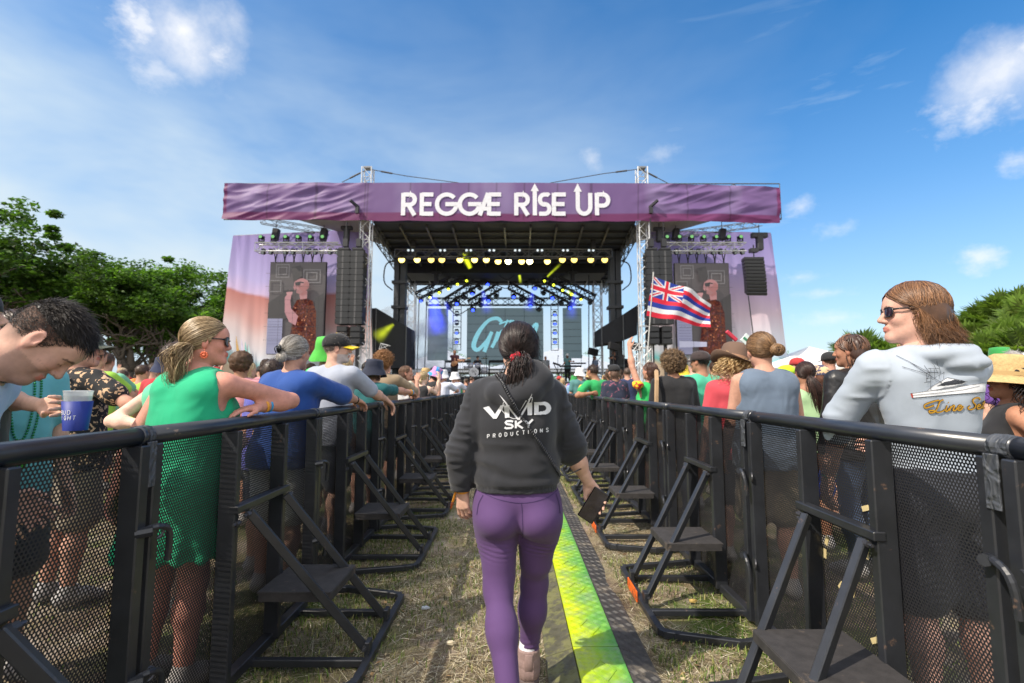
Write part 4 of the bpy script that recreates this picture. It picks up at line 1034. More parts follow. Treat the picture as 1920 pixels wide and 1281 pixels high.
    i = np.arange(nu - 1)[:, None] * nv + np.arange(nv - 1)[None]; Q = np.stack([i, i + 1, i + nv + 1, i + nv], -1).reshape(-1, 4)
    mk('banner_cloth', Pn, Q, bm, bt, True, c)
    white = mat('white_print', (.62, .62, .68), rough=.6, var=.1)
    # lettering  (unit height 1, baseline 0)
    R_ = [[(0, 0), (0, 1)], [(0, .93), (.28, .93)] + A2(.28, .70, .22, .23, 90, -90) + [(0, .47)], [(.22, .47), (.50, 0)]]
    E_ = [[(0, 0), (0, 1)], [(0, .93), (.5, .93)], [(0, .5), (.42, .5)], [(0, .07), (.5, .07)]]
    G_ = [A2(.48, .5, .42, .43, 40, 360, 30) + [(.42, .5)]]
    E2 = [[(0, 0), (0, 1)], [(0, .93), (.52, .93)], [(-.1, .5), (.46, .5)], [(0, .07), (.5, .07)]]
    A_ = [[(-.34, 0), (.02, 1.0)], [(-.22, .3), (.05, .3)]]
    I_ = [[(0, 0), (0, 1.12)], ([(0, 1.08), (0, 1.42)], [.36, 0.01])]
    S_ = [[(.46, .88), (.40, .93)] + A2(.25, .705, .19, .225, 80, 270, 12) + A2(.27, .285, .2, .215, 90, -95, 12) + [(.02, .07)]]
    U_ = [[(0, 1.08), (0, .45)] + A2(.27, .38, .27, .31, 180, 360, 14) + [(.54, 1)], ([(0, 1.05), (0, 1.42)], [.36, .01])]
    P_ = [[(0, 0), (0, 1)], [(0, .93), (.26, .93)] + A2(.26, .68, .23, .25, 90, -90) + [(0, .43)]]
    word = [(755, R_), (790, E_), (816, G_), (859, G_), (914, A_), (917, E2), (968, R_), (1003, I_), (1010, S_), (1039, E2), (1084, U_), (1120, P_)]
    p0, p1 = P(960, 404, Yb - .05), P(960, 362, Yb - .05); Hh = p1[2] - p0[2]; z0 = p0[2]
    for q, (u, gl) in enumerate(word):
        if u in (755, 968, 1084): lb = MB()
        x0 = P(u, 404, Yb - .12)[0]
        def T(p, dy, x0=x0): return (x0 + p[0] * Hh * 1.0, Yb - .055 - dy, z0 + p[1] * Hh)
        strokes(lb, gl, T, .185, q * .0004, .0035)
        if u in (917, 1039, 1120): lb.out('banner_word', white, bt)
    b = MB(); za, zb = P(960, 345, 25)[2], P(960, 412, 25)[2]
    xa, xb = P(424, 345, 25.)[0], P(1461, 345, 25.)[0]
    for z in (za, zb): b.tube([(xa, 24.98, z), (xb, 24.98, z)], .03, 6)
    for k in range(13): x = xa + (xb - xa) * k / 12; b.tube([(x, 24.98, za), (x, 24.98, zb)], .025, 5)
    for k in range(12):
        x = xa + (xb - xa) * k / 12; x2 = xa + (xb - xa) * (k + 1) / 12; b.tube([(x, 24.98, za if k % 2 else zb), (x2, 24.98, zb if k % 2 else za)], .018, 5)
    b.out('banner_frame', frame, bt)
    # ---- roof
    rt = thing('stage_roof', 'dark flat stage roof with ribbed black underside over the stage', 'roof')
    zf = P(960, 414, 25.6)[2]; zc = zf - .1; x0, x1 = P(700, 414, 25.6)[0], P(1192, 414, 25.6)[0]; yb = 37.5
    xb0, xb1 = -7.5, 7.0
    b = MB(); V = [(x0, 25.6, zc), (x1, 25.6, zc), (xb1, yb, zc - .9), (xb0, yb, zc - .9)]; V += [(a, c, z + .5) for a, c, z in V]
    b.add(V, [(0, 3, 2, 1), (4, 5, 6, 7), (0, 1, 5, 4), (1, 2, 6, 5), (2, 3, 7, 6), (3, 0, 4, 7)]); b.out('roof_deck', roofm, rt)
    b = MB()
    for k in range(11):
        f = k / 10; a = vec(x0 + (x1 - x0) * f, 25.8, zc - .13); c = vec(xb0 + (xb1 - xb0) * f, yb, zc - 1.03); b.bar(a, c, .09, .16)
    b.out('roof_rib', frame, rt)
    b = MB()
    for k in range(1, 12):
        f = k / 12; y = 25.7 + f * 11.5; z = zc - .10 - .9 * f; b.bar((x0 + (xb0 - x0) * f, y, z), (x1 + (xb1 - x1) * f, y, z), .07, .12)
    b.out('roof_purlin', blk2, rt)
    for sx, x, xb_ in ((-1, x0, xb0), (1, x1, xb1)):
        b = MB(); truss_mb(b, (x, 25.8, zc - .4), (xb_, yb, zc - 1.3), .3, .6, .7, .035); b.out('roof_side_truss', frame, rt)
    # rear overhang box
    b = MB(); zz = P(960, 505, 33)[2]; b.box((P(948, 505, 33)[0], 33.5, zz), ((P(1130, 505, 33)[0] - P(762, 505, 33)[0]) / 2, 1.2, .42)); b.out('roof_valance', blk, rt)
    # main columns
    for ua, ub, nm in ((737, 761, 'left'), (1141, 1166, 'right')):
        t = thing('stage_column', 'thick dark grey steel column carrying the %s side of the roof' % nm, 'column'); Y = 29.5
        xa, xb = P(ua, 600, Y)[0], P(ub, 600, Y)[0]; cx = (xa + xb) / 2; hw = (xb - xa) / 2; ztop = zc - .5
        b = MB(); b.box((cx - hw * .45, Y, ztop / 2), (hw * .38, .3, ztop / 2), bev=.02); b.box((cx + hw * .5, Y + .05, ztop / 2), (hw * .42, .26, ztop / 2), bev=.02); b.out('column_leg', grey, t)
        b = MB()
        for z in (2.6, 4.6, 6.1, 7.6): b.box((cx, Y, z), (hw * 1.12, .38, .09), bev=.01)
        b.out('column_collar', grey, t)
        b = MB(); s = -1 if ua < 900 else 1; b.tube(bez([(cx + s * hw, Y - .3, 8.9), (cx + s * (hw + .45), Y - .3, 8.6), (cx + s * (hw + .5), Y - .3, 7.6), (cx + s * hw, Y - .3, 7.1)], 12), .04, 6); b.out('cable_loop', blk2, t)
    # small rear towers
    for u, nm in ((772, 'left'), (1119, 'right')):
        p = P(u, 512, 36.5); t = thing('truss_tower', 'slim silver truss tower standing at the %s rear of the stage' % nm, 'truss tower'); b = MB(); truss_mb(b, (p[0], 36.5, 0), p, .6, .6, .6, .04, (0, 1, 0)); b.out('tower_mast', alu, t)
        b = MB(); b.box(p + (0, 0, .15), (.7, .5, .15)); b.out('tower_head', alu2, t)
    # deck
    dk = thing('stage_deck', 'black stage platform with dark skirt behind the crowd', 'stage'); dz = 1.62
    b = MB(); b.box((-.3, 32.7, dz - .15), (8.6, 5.7, .15)); b.out('deck_floor', mat('deck_floor', (.03, .03, .032), rough=.5), dk)
    b = MB(); b.box((-.3, 32.7, (dz - .3) / 2), (8.5, 5.6, (dz - .3) / 2)); b.out('deck_skirt', drape, dk)
    b = MB()
    for k in range(9): x = -8.5 + k * 2.05; b.tube([(x, 38.2, dz), (x, 38.2, dz + 1.1)], .03, 5)
    for z in (dz + .55, dz + 1.1): b.tube([(-8.5, 38.2, z), (7.9, 38.2, z)], .03, 5)
    b.out('deck_railing', frame, dk)
    # side wings with black drapes
    for pl, nm in (([(697, 578), (706, 578), (762, 612), (762, 690), (697, 690)], 'left'), ([(1195, 572), (1168, 590), (1128, 614), (1128, 645), (1165, 640), (1195, 628)], 'right')):
        t = thing('stage_wing', 'black draped stage wing to the %s of the stage opening' % nm, 'drape'); Y = 28.2
        pts = [P(u, v, Y) for u, v in pl]; n = len(pts); V = [p for p in pts] + [p + vec(0, 2.5, 0) for p in pts]; b = MB()
        f0 = tuple(range(n)); F = [f0, tuple(range(2 * n - 1, n - 1, -1))] + [(i, i + n, (i + 1) % n + n, (i + 1) % n) for i in range(n)]
        b.add(V, F); b.out('wing_drape', drape, t)
        b = MB(); zt = max(p[2] for p in pts); x = pts[0][0]
        for p in pts[:3]: b.tube([(p[0], Y - .05, 0), (p[0], Y - .05, p[2])], .035, 6)
        b.out('wing_frame', frame, t)
    # ---- scrims
    def scrim_mat(nm, stops, sc=1.):
        m = bpy.data.materials.new(nm); m.use_nodes = True; nt = m.node_tree; N = nt.nodes; L = nt.links; b = N['Principled BSDF']
        at = N.new('ShaderNodeAttribute'); at.attribute_name = 'Col'; L.new(at.outputs['Color'], b.inputs['Base Color']); b.inputs['Roughness'].default_value = .7
        t = N.new('ShaderNodeBsdfTranslucent'); L.new(at.outputs['Color'], t.inputs[0]); mx = N.new('ShaderNodeMixShader'); mx.inputs[0].default_value = .3; L.new(b.outputs[0], mx.inputs[1]); L.new(t.outputs[0], mx.inputs[2]); L.new(mx.outputs[0], N['Material Output'].inputs['Surface']); return m
    sm = scrim_mat('scrim_print', None)
    for nm, cor in (('left', [(437, 442), (690, 430), (700, 720), (405, 720)]), ('right', [(1212, 432), (1446, 437), (1482, 720), (1212, 720)])):
        t = thing('side_scrim', 'tall printed cloth backdrop fading purple to pink behind the %s video screen' % nm, 'banner'); Y = 27.
        c4 = np.array([P(u, v, Y) for u, v in cor]); nu, nv = 130, 90; a = np.linspace(0, 1, nu)[:, None, None]; e = np.linspace(0, 1, nv)[None, :, None]
        G = (c4[0] * (1 - a) + c4[1] * a) * (1 - e) + (c4[3] * (1 - a) + c4[2] * a) * e; Pn = G.reshape(-1, 3).copy(); U = np.repeat(np.linspace(0, 1, nu), nv); W = np.tile(np.linspace(0, 1, nv), nu)
        Pn[:, 1] -= .07 * vnoise(np.stack([U * 22 + W * 3 * (U - .5), W * 1.2, 0 * U], 1), 3) + .05 * (1 - 2 * np.abs(vnoise(np.stack([U * 12 - W * 2, W * 1.5, 0 * U], 1), 8)))
        wn = W + .05 * fbm(np.stack([U * 4, W * 3, 0 * U], 1), 3, 6) - .10 * U * (nm == 'left')
        if nm == 'left': st = [0, .24, .34, .36, .52, .62, .80, .86, .9, 1]; cc = [(.30, .24, .50), (.42, .36, .62), (.55, .42, .62), (.44, .17, .15), (.56, .30, .28), (.62, .48, .48), (.60, .62, .68), (.12, .42, .42), (.55, .42, .3), (.55, .42, .3)]
        else: st = [0, .2, .42, .55, .7, .82, .87, .9, 1]; cc = [(.24, .20, .44), (.34, .28, .54), (.50, .36, .50), (.58, .44, .50), (.62, .58, .62), (.58, .60, .66), (.12, .44, .44), (.55, .42, .3), (.55, .42, .3)]
        cc = np.array(cc) * 1.18; col = np.stack([np.interp(wn, st, cc[:, i]) for i in range(3)], 1)
        i = np.arange(nu - 1)[:, None] * nv + np.arange(nv - 1)[None]; Q = np.stack([i, i + 1, i + nv + 1, i + nv], -1).reshape(-1, 4)
        mk('scrim_cloth', Pn, Q, sm, t, True, col)
        b = MB(); b.tube([c4[0] + (0, .1, 0), c4[1] + (0, .1, 0)], .05, 6)
        for q in (0, 1): b.tube([c4[q] + (0, .1, 0), c4[3 - q] + (0, .1, 0)], .04, 6)
        b.out('scrim_frame', frame, t)
        if nm == 'left':     # printed surfboards
            for k, (ua, va, ub, vb, wd, cl) in enumerate(((443, 630, 458, 712, 7, (.50, .30, .10)), (453, 636, 463, 712, 7, (.55, .5, .66)), (460, 641, 469, 712, 6, (.15, .45, .42)), (466, 645, 474, 712, 6, (.42, .6, .6)))):
                pts = []; 
                for f in np.linspace(0, 1, 12): pts.append((ua + (ub - ua) * f ** 1.5 - wd / 2 * math.sin(PI * min(f * .75 + .02, 1)), va + (vb - va) * f))
                for f in np.linspace(1, 0, 12): pts.append((ua + (ub - ua) * f ** 1.5 + wd / 2 * math.sin(PI * min(f * .75 + .02, 1)), va + (vb - va) * f))
                q = [P(u, v, Y - .2 - .01 * k) for u, v in pts]; flat('printed_surfboard', [(p[0], p[2]) for p in q], Y - .2 - .01 * k, mat('board_print%d' % k, cl, rough=.7), t)
    # ---- video screens
    def em(nm, col, s=.42): return mat(nm, tuple(q * .35 for q in col), rough=.5, emit=col, es=s, var=.08, vs=3) if nm != 'scr_red' else floral_mat('scr_red', (.012, .003, .003), (.03, .012, .004), 9, .5)
    fl = em('scr_red', (0, 0, 0)); nt = fl.node_tree; nt.nodes['Principled BSDF'].inputs['Emission Strength'].default_value = .8; ml = nt.nodes.new('ShaderNodeVectorMath'); ml.operation = 'MULTIPLY'; ml.inputs[1].default_value = (2.4, .85, 1.0); nt.links.new(nt.nodes['Principled BSDF'].inputs['Base Color'].links[0].from_socket, ml.inputs[0]); nt.links.new(ml.outputs[0], nt.nodes['Principled BSDF'].inputs['Emission Color'])
    for nm, q in (('left', [(508, 492), (611, 493), (606, 664), (500, 664)]), ('right', [(1265, 494), (1365, 494), (1373, 665), (1270, 665)])):
        t = thing('video_screen', 'tall LED screen showing a bald man in a red shirt, hanging %s of the stage' % nm, 'video screen'); Y = 26.; c4 = [P(u, v, Y) for u, v in q]
        x0 = (c4[0][0] + c4[3][0]) / 2; x1 = (c4[1][0] + c4[2][0]) / 2; z1 = c4[0][2]; z0 = c4[2][2]
        b = MB(); b.box(((x0 + x1) / 2, Y + .08, (z0 + z1) / 2), ((x1 - x0) / 2 + .02, .07, (z1 - z0) / 2 + .02)); b.out('screen_housing', blk, t)
        S = lambda u, v: (x0 + (x1 - x0) * u, z1 + (z0 - z1) * v)
        k = [0]
        def sh(poly, m, n='screen_picture'):
            k[0] += 1; flat(n, [S(*p) for p in poly], Y - .004 * k[0], m, t)
        el = lambda cx, cy, rx, ry, n=20, a=0: [(cx + rx * math.cos(2 * PI * i / n) * math.cos(a) - ry * math.sin(2 * PI * i / n) * math.sin(a), cy + (rx * math.cos(2 * PI * i / n) * math.sin(a) + ry * math.sin(2 * PI * i / n) * math.cos(a)) * .6) for i in range(n)]
        sh([(0, 0), (1, 0), (1, 1), (0, 1)], em('scr_bg', (.075, .065, .068)))
        for (a0, b0, a1, b1) in ((.1, .02, .35, .16), (.14, .05, .31, .13), (.6, .08, .92, .22), (.66, .11, .86, .19), (.0, .2, .22, .32)):
            for pl in ([(a0, b0), (a1, b0), (a1, b0 + .012), (a0, b0 + .012)], [(a0, b1), (a1, b1), (a1, b1 + .012), (a0, b1 + .012)], [(a0, b0), (a0 + .02, b0), (a0 + .02, b1), (a0, b1)], [(a1 - .02, b0), (a1, b0), (a1, b1), (a1 - .02, b1)]): sh(pl, em('scr_line', (.15, .14, .145)), 'screen_pattern')
        sh([(0, .45), (.35, .3), (.5, .6), (0, .66)], em('scr_dark', (.04, .036, .038)), 'screen_shadow')
        sh([(0, .62), (.27, .62), (.27, 1), (0, 1)], em('scr_amp', (.24, .24, .36)), 'screen_amplifier')
        for j in range(9): sh([(.02, .65 + j * .03), (.25, .65 + j * .03), (.25, .655 + j * .03), (.02, .655 + j * .03)], em('scr_amp2', (.15, .15, .24)), 'screen_amplifier')
        red, sk, dk_ = em('scr_red', (.19, .035, .04)), em('scr_skin', (.34, .16, .165)), em('scr_blk', (.03, .026, .03))
        sh([(.40, .06), (.56, .04), (.60, .16), (.44, .22)], em('scr_dark', (.04, .036, .038)), 'screen_shadow'); sh([(.84, .4), (1, .34), (1, 1), (.88, 1)], em('scr_dark', (.04, .036, .038)), 'screen_shadow')
        sh([(.52, .42), (.66, .39), (.8, .43), (.87, .55), (.88, .80), (.90, 1.), (.36, 1.), (.42, .82), (.46, .62), (.44, .52)], red, 'screen_shirt')
        rr = np.random.RandomState(3)
        for j in range(38):
            cx, cy = .46 + rr.rand() * .36, .46 + rr.rand() * .5; sh(el(cx, cy, .018, .012, 6, rr.rand() * 3), em('scr_fl%d' % (j % 2), ((.4, .14, .06), (.14, .03, .04))[j % 2]), 'screen_flower')
        sh([(.56, .30), (.62, .3), (.72, .33), (.72, .41), (.60, .42)], sk, 'screen_neck')
        sh(el(.62, .26, .13, .115, 24), sk, 'screen_head')
        sh(el(.655, .275, .095, .085, 20), em('scr_skin2', (.28, .11, .11)), 'screen_head'); sh(el(.60, .235, .075, .06, 20), em('scr_skin', (0, 0, 0)), 'screen_head'); sh([(.60, .30), (.70, .29), (.71, .36), (.62, .38)], em('scr_skin2', (0, 0, 0)), 'screen_neck')
        sh([(.485, .25), (.5, .22), (.53, .22), (.52, .3), (.50, .325), (.47, .29)], sk, 'screen_face')
        sh([(.50, .235), (.60, .225), (.66, .235), (.66, .245), (.6, .24), (.59, .27), (.51, .27)], dk_, 'screen_glasses')
        sh([(.53, .315), (.60, .31), (.66, .34), (.60, .365), (.53, .35)], em('scr_beard', (.28, .13, .13)), 'screen_beard')
        sh([(.33, .40), (.40, .34), (.45, .36), (.43, .44), (.45, .52), (.58, .60), (.54, .70), (.42, .66), (.34, .56)], em('scr_arm', (.38, .18, .2)), 'screen_arm')
        sh(el(.41, .35, .055, .055, 12), em('scr_hand', (.4, .2, .21)), 'screen_hand')
        sh([(.30, .325), (.50, .315), (.50, .335), (.30, .345)], dk_, 'screen_harmonica')
        if nm == 'right': sh([(0, .86), (.5, .87), (.5, .92), (0, .93)], em('scr_keys', (.42, .42, .55)), 'screen_keyboard')
        b = MB()
        for j in range(1, 4): b.box((x0 + (x1 - x0) * j / 4, Y - .45, (z0 + z1) / 2), (.006, .002, (z1 - z0) / 2))
        for j in range(1, 7): b.box(((x0 + x1) / 2, Y - .453, z0 + (z1 - z0) * j / 7), ((x1 - x0) / 2, .002, .006))
        b.out('panel_seam', em('scr_dark', (0, 0, 0)), t)
        b = MB()
        for j in range(6):
            x = x0 + (x1 - x0) * (j + .5) / 6; b.tube([(x - .12, Y, z1 + .75), (x, Y, z1 + .1)], .03, 5); b.tube([(x + .12, Y, z1 + .75), (x, Y, z1 + .1)], .03, 5); b.tube([(x, Y, z1 + .15), (x, Y, z1)], .04, 5)
        b.out('hanging_bracket', blk2, t)
        if nm == 'left': TR = (482, 637)
        else: TR = (1240, 1396)
    # ---- side lighting trusses with moving heads
    def mover(loc, label, grp, sc=1., lens=None, up=False, tilt=.3, rz=0):
        t = thing('moving_head_light', label, 'stage light', loc, rz, grp); sgn = 1 if up else -1
        if 'src' not in MH:
            pass
        b = MB(); b.box((0, 0, sgn * .06 * sc), (.16 * sc, .14 * sc, .07 * sc), bev=.02); b.out('light_base', blk2, t)
        b = MB()
        for s in (-1, 1): b.box((s * .17 * sc, 0, sgn * .27 * sc), (.025 * sc, .06 * sc, .17 * sc), bev=.01)
        b.out('yoke', blk2, t)
        c = vec(0, 0, sgn * .36 * sc); d = unit(vec(0, -math.cos(tilt), sgn * math.sin(tilt)))
        b = MB(); b.tube([c - d * .16 * sc, c - d * .1 * sc, c + d * .14 * sc, c + d * .17 * sc], [.07 * sc, .14 * sc, .145 * sc, .12 * sc], 12); b.out('light_head', blk2, t, True)
        b = MB(); b.cyl(c + d * .17 * sc, c + d * .185 * sc, .11 * sc, 12); b.out('lens', lens or MATS['lens_off'], t)
        return t
    MH = {}
    mat('lens_off', (.08, .10, .09), rough=.15, spec=.9)
    lgreen = mat('lens_green', (.15, .35, .12), rough=.1, emit=(.12, .4, .12), es=.5)
    lyel = mat('lens_yellow', (.9, .8, .3), rough=.3, emit=(1., .72, .16), es=2.6); lyel2 = mat('lens_yellow_soft', (.9, .8, .3), rough=.3, emit=(1., .66, .14), es=1.5); lwh = mat('lens_white', (.9, .9, .8), emit=(1., .86, .42), es=7.)
    lyg = mat('lens_lime', (.8, .9, .1), emit=(.75, .9, .03), es=2.2); lblu = mat('lens_blue', (.1, .1, .9), emit=(.02, .05, .9), es=3.5)
    for nm, a, c in (('left', 482, 637), ('right', 1242, 1396)):
        t = thing('lighting_truss', 'short silver lighting truss hung above the %s video screen' % nm, 'truss'); Y = 25.7
        p0, p1 = P(a, 465, Y), P(c, 465, Y); b = MB(); truss_mb(b, p0, p1, .45, .45, .62, .035); b.out('truss_frame', alu, t)
        for j in range(7):
            if (nm == 'left' and j == 6) : continue
            u = a + 8 + j * (c - a - 16) / 6.; p = P(u, 457, Y - .1); mover((p[0], Y - .1, p0[2] + .24), ORD[j] + ' moving light from the left standing on the truss above the %s screen' % nm, 'moving lights standing on the side trusses', .8, lgreen, True, .1)
        for j in range(8):
            u = a + 12 + (j // 2) * (c - a - 30) / 3. + (j % 2) * 14; p = P(u, 475, Y - .15)
            mover((p[0], Y - .15, p0[2] - .1), ORD[j] + ' small lamp from the left slung under the truss above the %s screen' % nm, 'small lamps slung under the side trusses', .62, None, False, .1)
        for j, u in enumerate((a + 35, a + 125) if nm == 'left' else (a + 25, a + 112)):
            q = P(u, 440, Y + .3); h = thing('chain_hoist', 'black chain hoist holding the %s end of the %s screen truss' % (('left', 'right')[j], nm), 'hoist'); b = MB(); b.box(q, (.17, .15, .32), np.array(Matrix.Rotation(.15, 3, 'Y')), bev=.04); b.out('hoist_body', blk2, h)
            b = MB(); b.tube([q + (0, 0, .3), (q[0], q[1], P(u, 412, Y)[2])], .02, 5); b.tube([q - (0, 0, .3), (q[0], q[1], p0[2] + .2)], .02, 5); b.out('hoist_chain', blk2, h)
    # outrigger truss arms under the banner
    for nm, (a, va), (c, vc) in (('left', (490, 414), (690, 448)), ('right', (1225, 446), (1425, 420))):
        t = thing('sloping_truss', 'slim sloping truss arm under the %s end of the banner' % nm, 'truss'); b = MB(); truss_mb(b, P(a, va, 26.3), P(c, vc, 27.6), .3, .3, .4, .02); b.out('truss_frame', alu2, t)
        b = MB(); q = P(662 if nm == 'left' else 1228, 383, 24.4); s = 1 if nm == 'left' else -1
        b.bar(q + (-.15 * s, 0, .2), q + (.55 * s, .9, -.3), .12); b.box(q + (.15 * s, .2, -.25), (.08, .08, .16)); b.out('hoist_arm', blk2, t)
        wing = MB(); e0 = P(560 if nm == 'left' else 1340, 413, 25.2); e1 = P(690 if nm == 'left' else 1203, 413, 25.2); e2 = e1 + vec(0, 4.5, -.1)
        wing.add([e0, e1, e2, e0 + (0, 0, .05), e1 + (0, 0, .05), e2 + (0, 0, .05)], [(0, 1, 2), (5, 4, 3), (0, 3, 4, 1), (1, 4, 5, 2), (2, 5, 3, 0)]); wing.out('wing_canvas', mat('wing_canvas', (.35, .34, .33), rough=.8), t)
    # ---- line arrays
    cab = mat('speaker_cabinet', (.012, .013, .016), rough=.5, var=.2); gr = mat('speaker_grille', (.07, .07, .075), rough=.65, bump=.4, bs=200)
    for nm, ua, ub in (('left', 633, 683), ('right', 1211, 1259)):
        for q in (0, 1):
            Y = 24.6; um = ua + (ub - ua) * (.25 + .5 * q); p = P(um, 470, Y); w = (P(ub, 500, Y)[0] - P(ua, 500, Y)[0]) / 4 - .015; zt = p[2]; zb = P(um, 608, Y)[2]; n = 12; hh = (zt - zb) / n
            t = thing('line_array', 'tall black speaker column, the %s of the pair hanging %s of the stage opening' % (('outer', 'inner')[q if nm == 'left' else 1 - q], nm), 'loudspeaker', group='hanging speaker columns')
            for j in range(n):
                z = zt - (j + .5) * hh; b = MB(); b.box((p[0], Y + .3, z), (w, .36, hh / 2 - .005), bev=.01); b.box((p[0], Y - .07, z), (w * .9, .012, hh / 2 - .008)); b.box((p[0] - w * .97, Y - .02, z), (.02, .06, hh / 2 - .02)); b.box((p[0] + w * .97, Y - .02, z), (.02, .06, hh / 2 - .02)); b.out('speaker_cabinet', cab, t)
                b = MB()
                b.box((p[0] - w * .1, Y - .084, z), (w * .13, .006, hh / 2 - .012))
                b.out('speaker_grille', gr, t)
            b = MB(); b.box((p[0], Y + .2, zt + .08), (w * .8, .3, .05)); b.tube([(p[0], Y + .2, zt), (p[0], Y + .2, zf + .1)], .025, 5); b.box((p[0], Y + .2, zt + .45), (.12, .12, .2)); b.out('rigging_frame', blk2, t)
            zt2 = P(um, 611, Y)[2]; zb2 = P(um, 646, Y)[2]
            t = thing('subwoofer_stack', 'short black subwoofer stack under the %s speaker column %s of the stage opening' % (('outer', 'inner')[q if nm == 'left' else 1 - q], nm), 'loudspeaker', group='subwoofers under the speaker columns')
            for j in range(3):
                h2 = (zt2 - zb2) / 3; z = zt2 - (j + .5) * h2; b = MB(); b.box((p[0], Y + .4, z), (w * .82, .4, h2 / 2 - .01), bev=.02); b.box((p[0], Y - .01, z), (w * .7, .012, h2 / 2 - .05)); b.out('speaker_cabinet', cab, t)
            b = MB(); b.tube([(p[0], Y + .4, zb2), (p[0], Y + .4, 0)], .09, 6); b.out('support_post', blk2, t)
    t = thing('line_array', 'small curved black speaker array hanging at the far right of the stage', 'loudspeaker'); Y = 25.4
    for j in range(11):
        f = j / 10; p = P(1411 + 6 * math.sin(f * 1.4) , 487 + 62 * f, Y - .25 * f); a = .05 + .35 * f * f; w = .48; R = np.array(Matrix.Rotation(-.22, 3, 'Z') @ Matrix.Rotation(a, 3, 'X') @ Matrix.Rotation(.06, 3, 'Y'))
        b = MB(); b.box(p, (w, .3, .085), R, bev=.02); b.box(p + R @ vec(0, -.3, 0), (w * .85, .02, .06), R); b.out('speaker_cabinet', cab, t)
    b = MB(); p = P(1413, 470, Y); b.tube([p - (0, 0, .35), p + (0, 0, .3)], .03, 6); b.box(p + (0, 0, .0), (.2, .15, .1)); b.out('rigging_frame', blk2, t)
    b = MB(); b.tube([P(1403, 555, Y), P(1420, 690, Y)], .03, 5); b.out('tether', blk2, t)
    h = thing('chain_hoist', 'black chain hoist above the small curved speaker array', 'hoist'); b = MB(); q = P(1424, 455, Y); b.box(q, (.16, .15, .42), bev=.04); b.box(q + (0, 0, .38), (.42, .13, .14), bev=.04); b.out('hoist_body', blk2, h); b = MB(); b.tube([q + (0, 0, .4), (q[0], Y, P(1424, 422, Y)[2])], .02, 5); b.out('hoist_chain', blk2, h)
    # ---- front lighting truss with par cans
    t = thing('lighting_truss', 'long dark lighting truss across the stage under the roof', 'truss'); Y = 29.; p0, p1 = P(742, 476, Y), P(1146, 476, Y); b = MB(); truss_mb(b, p0, p1, .45, .45, .5, .04); b.out('truss_frame', alu2, t)
    us = [754, 783, 809, 829, 863, 890, 912, 934, 953, 978, 993, 1026, 1054, 1076, 1107, 1133]; br = [2, 1, 0, 0, 1, 1, 2, 2, 3, 1, 3, 1, 0, 0, 0, 0]
    can = mat('par_can', (.10, .10, .10), rough=.35, metal=.6)
    for j, (u, k) in enumerate(zip(us, br)):
        v = 488 + (3 if 6 < j < 12 else 0); p = P(u, v, Y - .2); t = thing('par_light', 'round can light glowing yellow, %s from the left in the row under the long truss' % ORD[j], 'stage light', p, 0, 'yellow can lights under the long truss')
        b = MB(); b.tube([(0, .3, .05), (0, .12, .02), (0, -.08, 0), (0, -.13, -.005)], [.09, .17, .19, .2], 14); b.out('can_body', can, t, True)
        b = MB(); b.cyl((0, -.105, 0), (0, -.138, 0), .185, 14); b.out('lens', (lyel2, lyel, lyel, lwh)[k], t)
        b = MB(); b.tube([(-.2, 0, 0), (-.2, 0, .22), (.2, 0, .22), (.2, 0, 0)], .018, 5); b.out('yoke', blk2, t)
    for j, u in enumerate((770, 830, 879, 922, 970, 1012, 1060, 1108)):
        for e in (-1, 1):
            p = P(u + e * 4, 470, Y - .3); t = thing('blinder_light', '%s pale round spot from the left in the row on the long truss' % ORD[j * 2 + (e > 0)], 'stage light', p, 0, 'pale spots on the long truss'); b = MB(); b.tube([(0, .15, 0), (0, -.05, 0)], [.05, .085], 10); b.out('can_body', blk2, t, True); b = MB(); b.cyl((0, -.05, 0), (0, -.06, 0), .075, 10); b.out('lens', mat('lens_pale', (.7, .75, .8), emit=(.6, .7, .75), es=.6), t)
    # ---- raked truss fingers
    fingers = [((782, 555), (884, 508), 33.5), ((836, 566), (922, 512), 34.5), ((880, 570), (938, 536), 35.4), ((1114, 560), (1012, 508), 33.5), ((1076, 566), (978, 512), 34.5), ((1018, 570), (955, 536), 35.4)]
    nmv = [6, 6, 4, 6, 6, 4]
    for k, (a, c, Y) in enumerate(fingers):
        sd = 'left' if k < 3 else 'right'; t = thing('lighting_truss', 'black sloping truss, %s of the three rising inward on the %s of the stage' % (('outermost', 'middle', 'innermost')[k % 3], sd), 'truss', group='sloping black trusses over the stage')
        p0, p1 = P(a[0], a[1], Y), P(c[0], c[1], Y); b = MB(); truss_mb(b, p0, p1, .46, .46, .5, .05); b.out('truss_frame', blk2, t)
        for j in range(nmv[k]):
            f = (j + .5) / nmv[k]; p = p0 + (p1 - p0) * f; ln = lyg if k % 3 == 0 and j > 0 else (lblu if (j + k) % 2 == 0 else None)
            mover(p - (0, .1, .2), '%s moving light from the outer end of the %s sloping truss on the %s' % (ORD[j], ('outermost', 'middle', 'innermost')[k % 3], sd), 'moving lights under the sloping trusses', 1.05 if k % 3 else .8, ln, False, .5 + .3 * (j % 2))
    t = thing('lighting_truss', 'black horizontal truss carrying the rear LED screens', 'truss'); Y = 35.8; p0, p1 = P(800, 566, Y), P(1092, 566, Y); b = MB(); truss_mb(b, p0, p1, .5, .5, .6, .035); b.out('truss_frame', blk2, t)
    # rear LED screens
    sg = mat('led_screen', (.035, .05, .06), rough=.4, emit=(.05, .075, .085), es=.9, var=.15, vs=2); cy = mat('led_cyan', (.25, .55, .62), emit=(.25, .62, .72), es=.38)
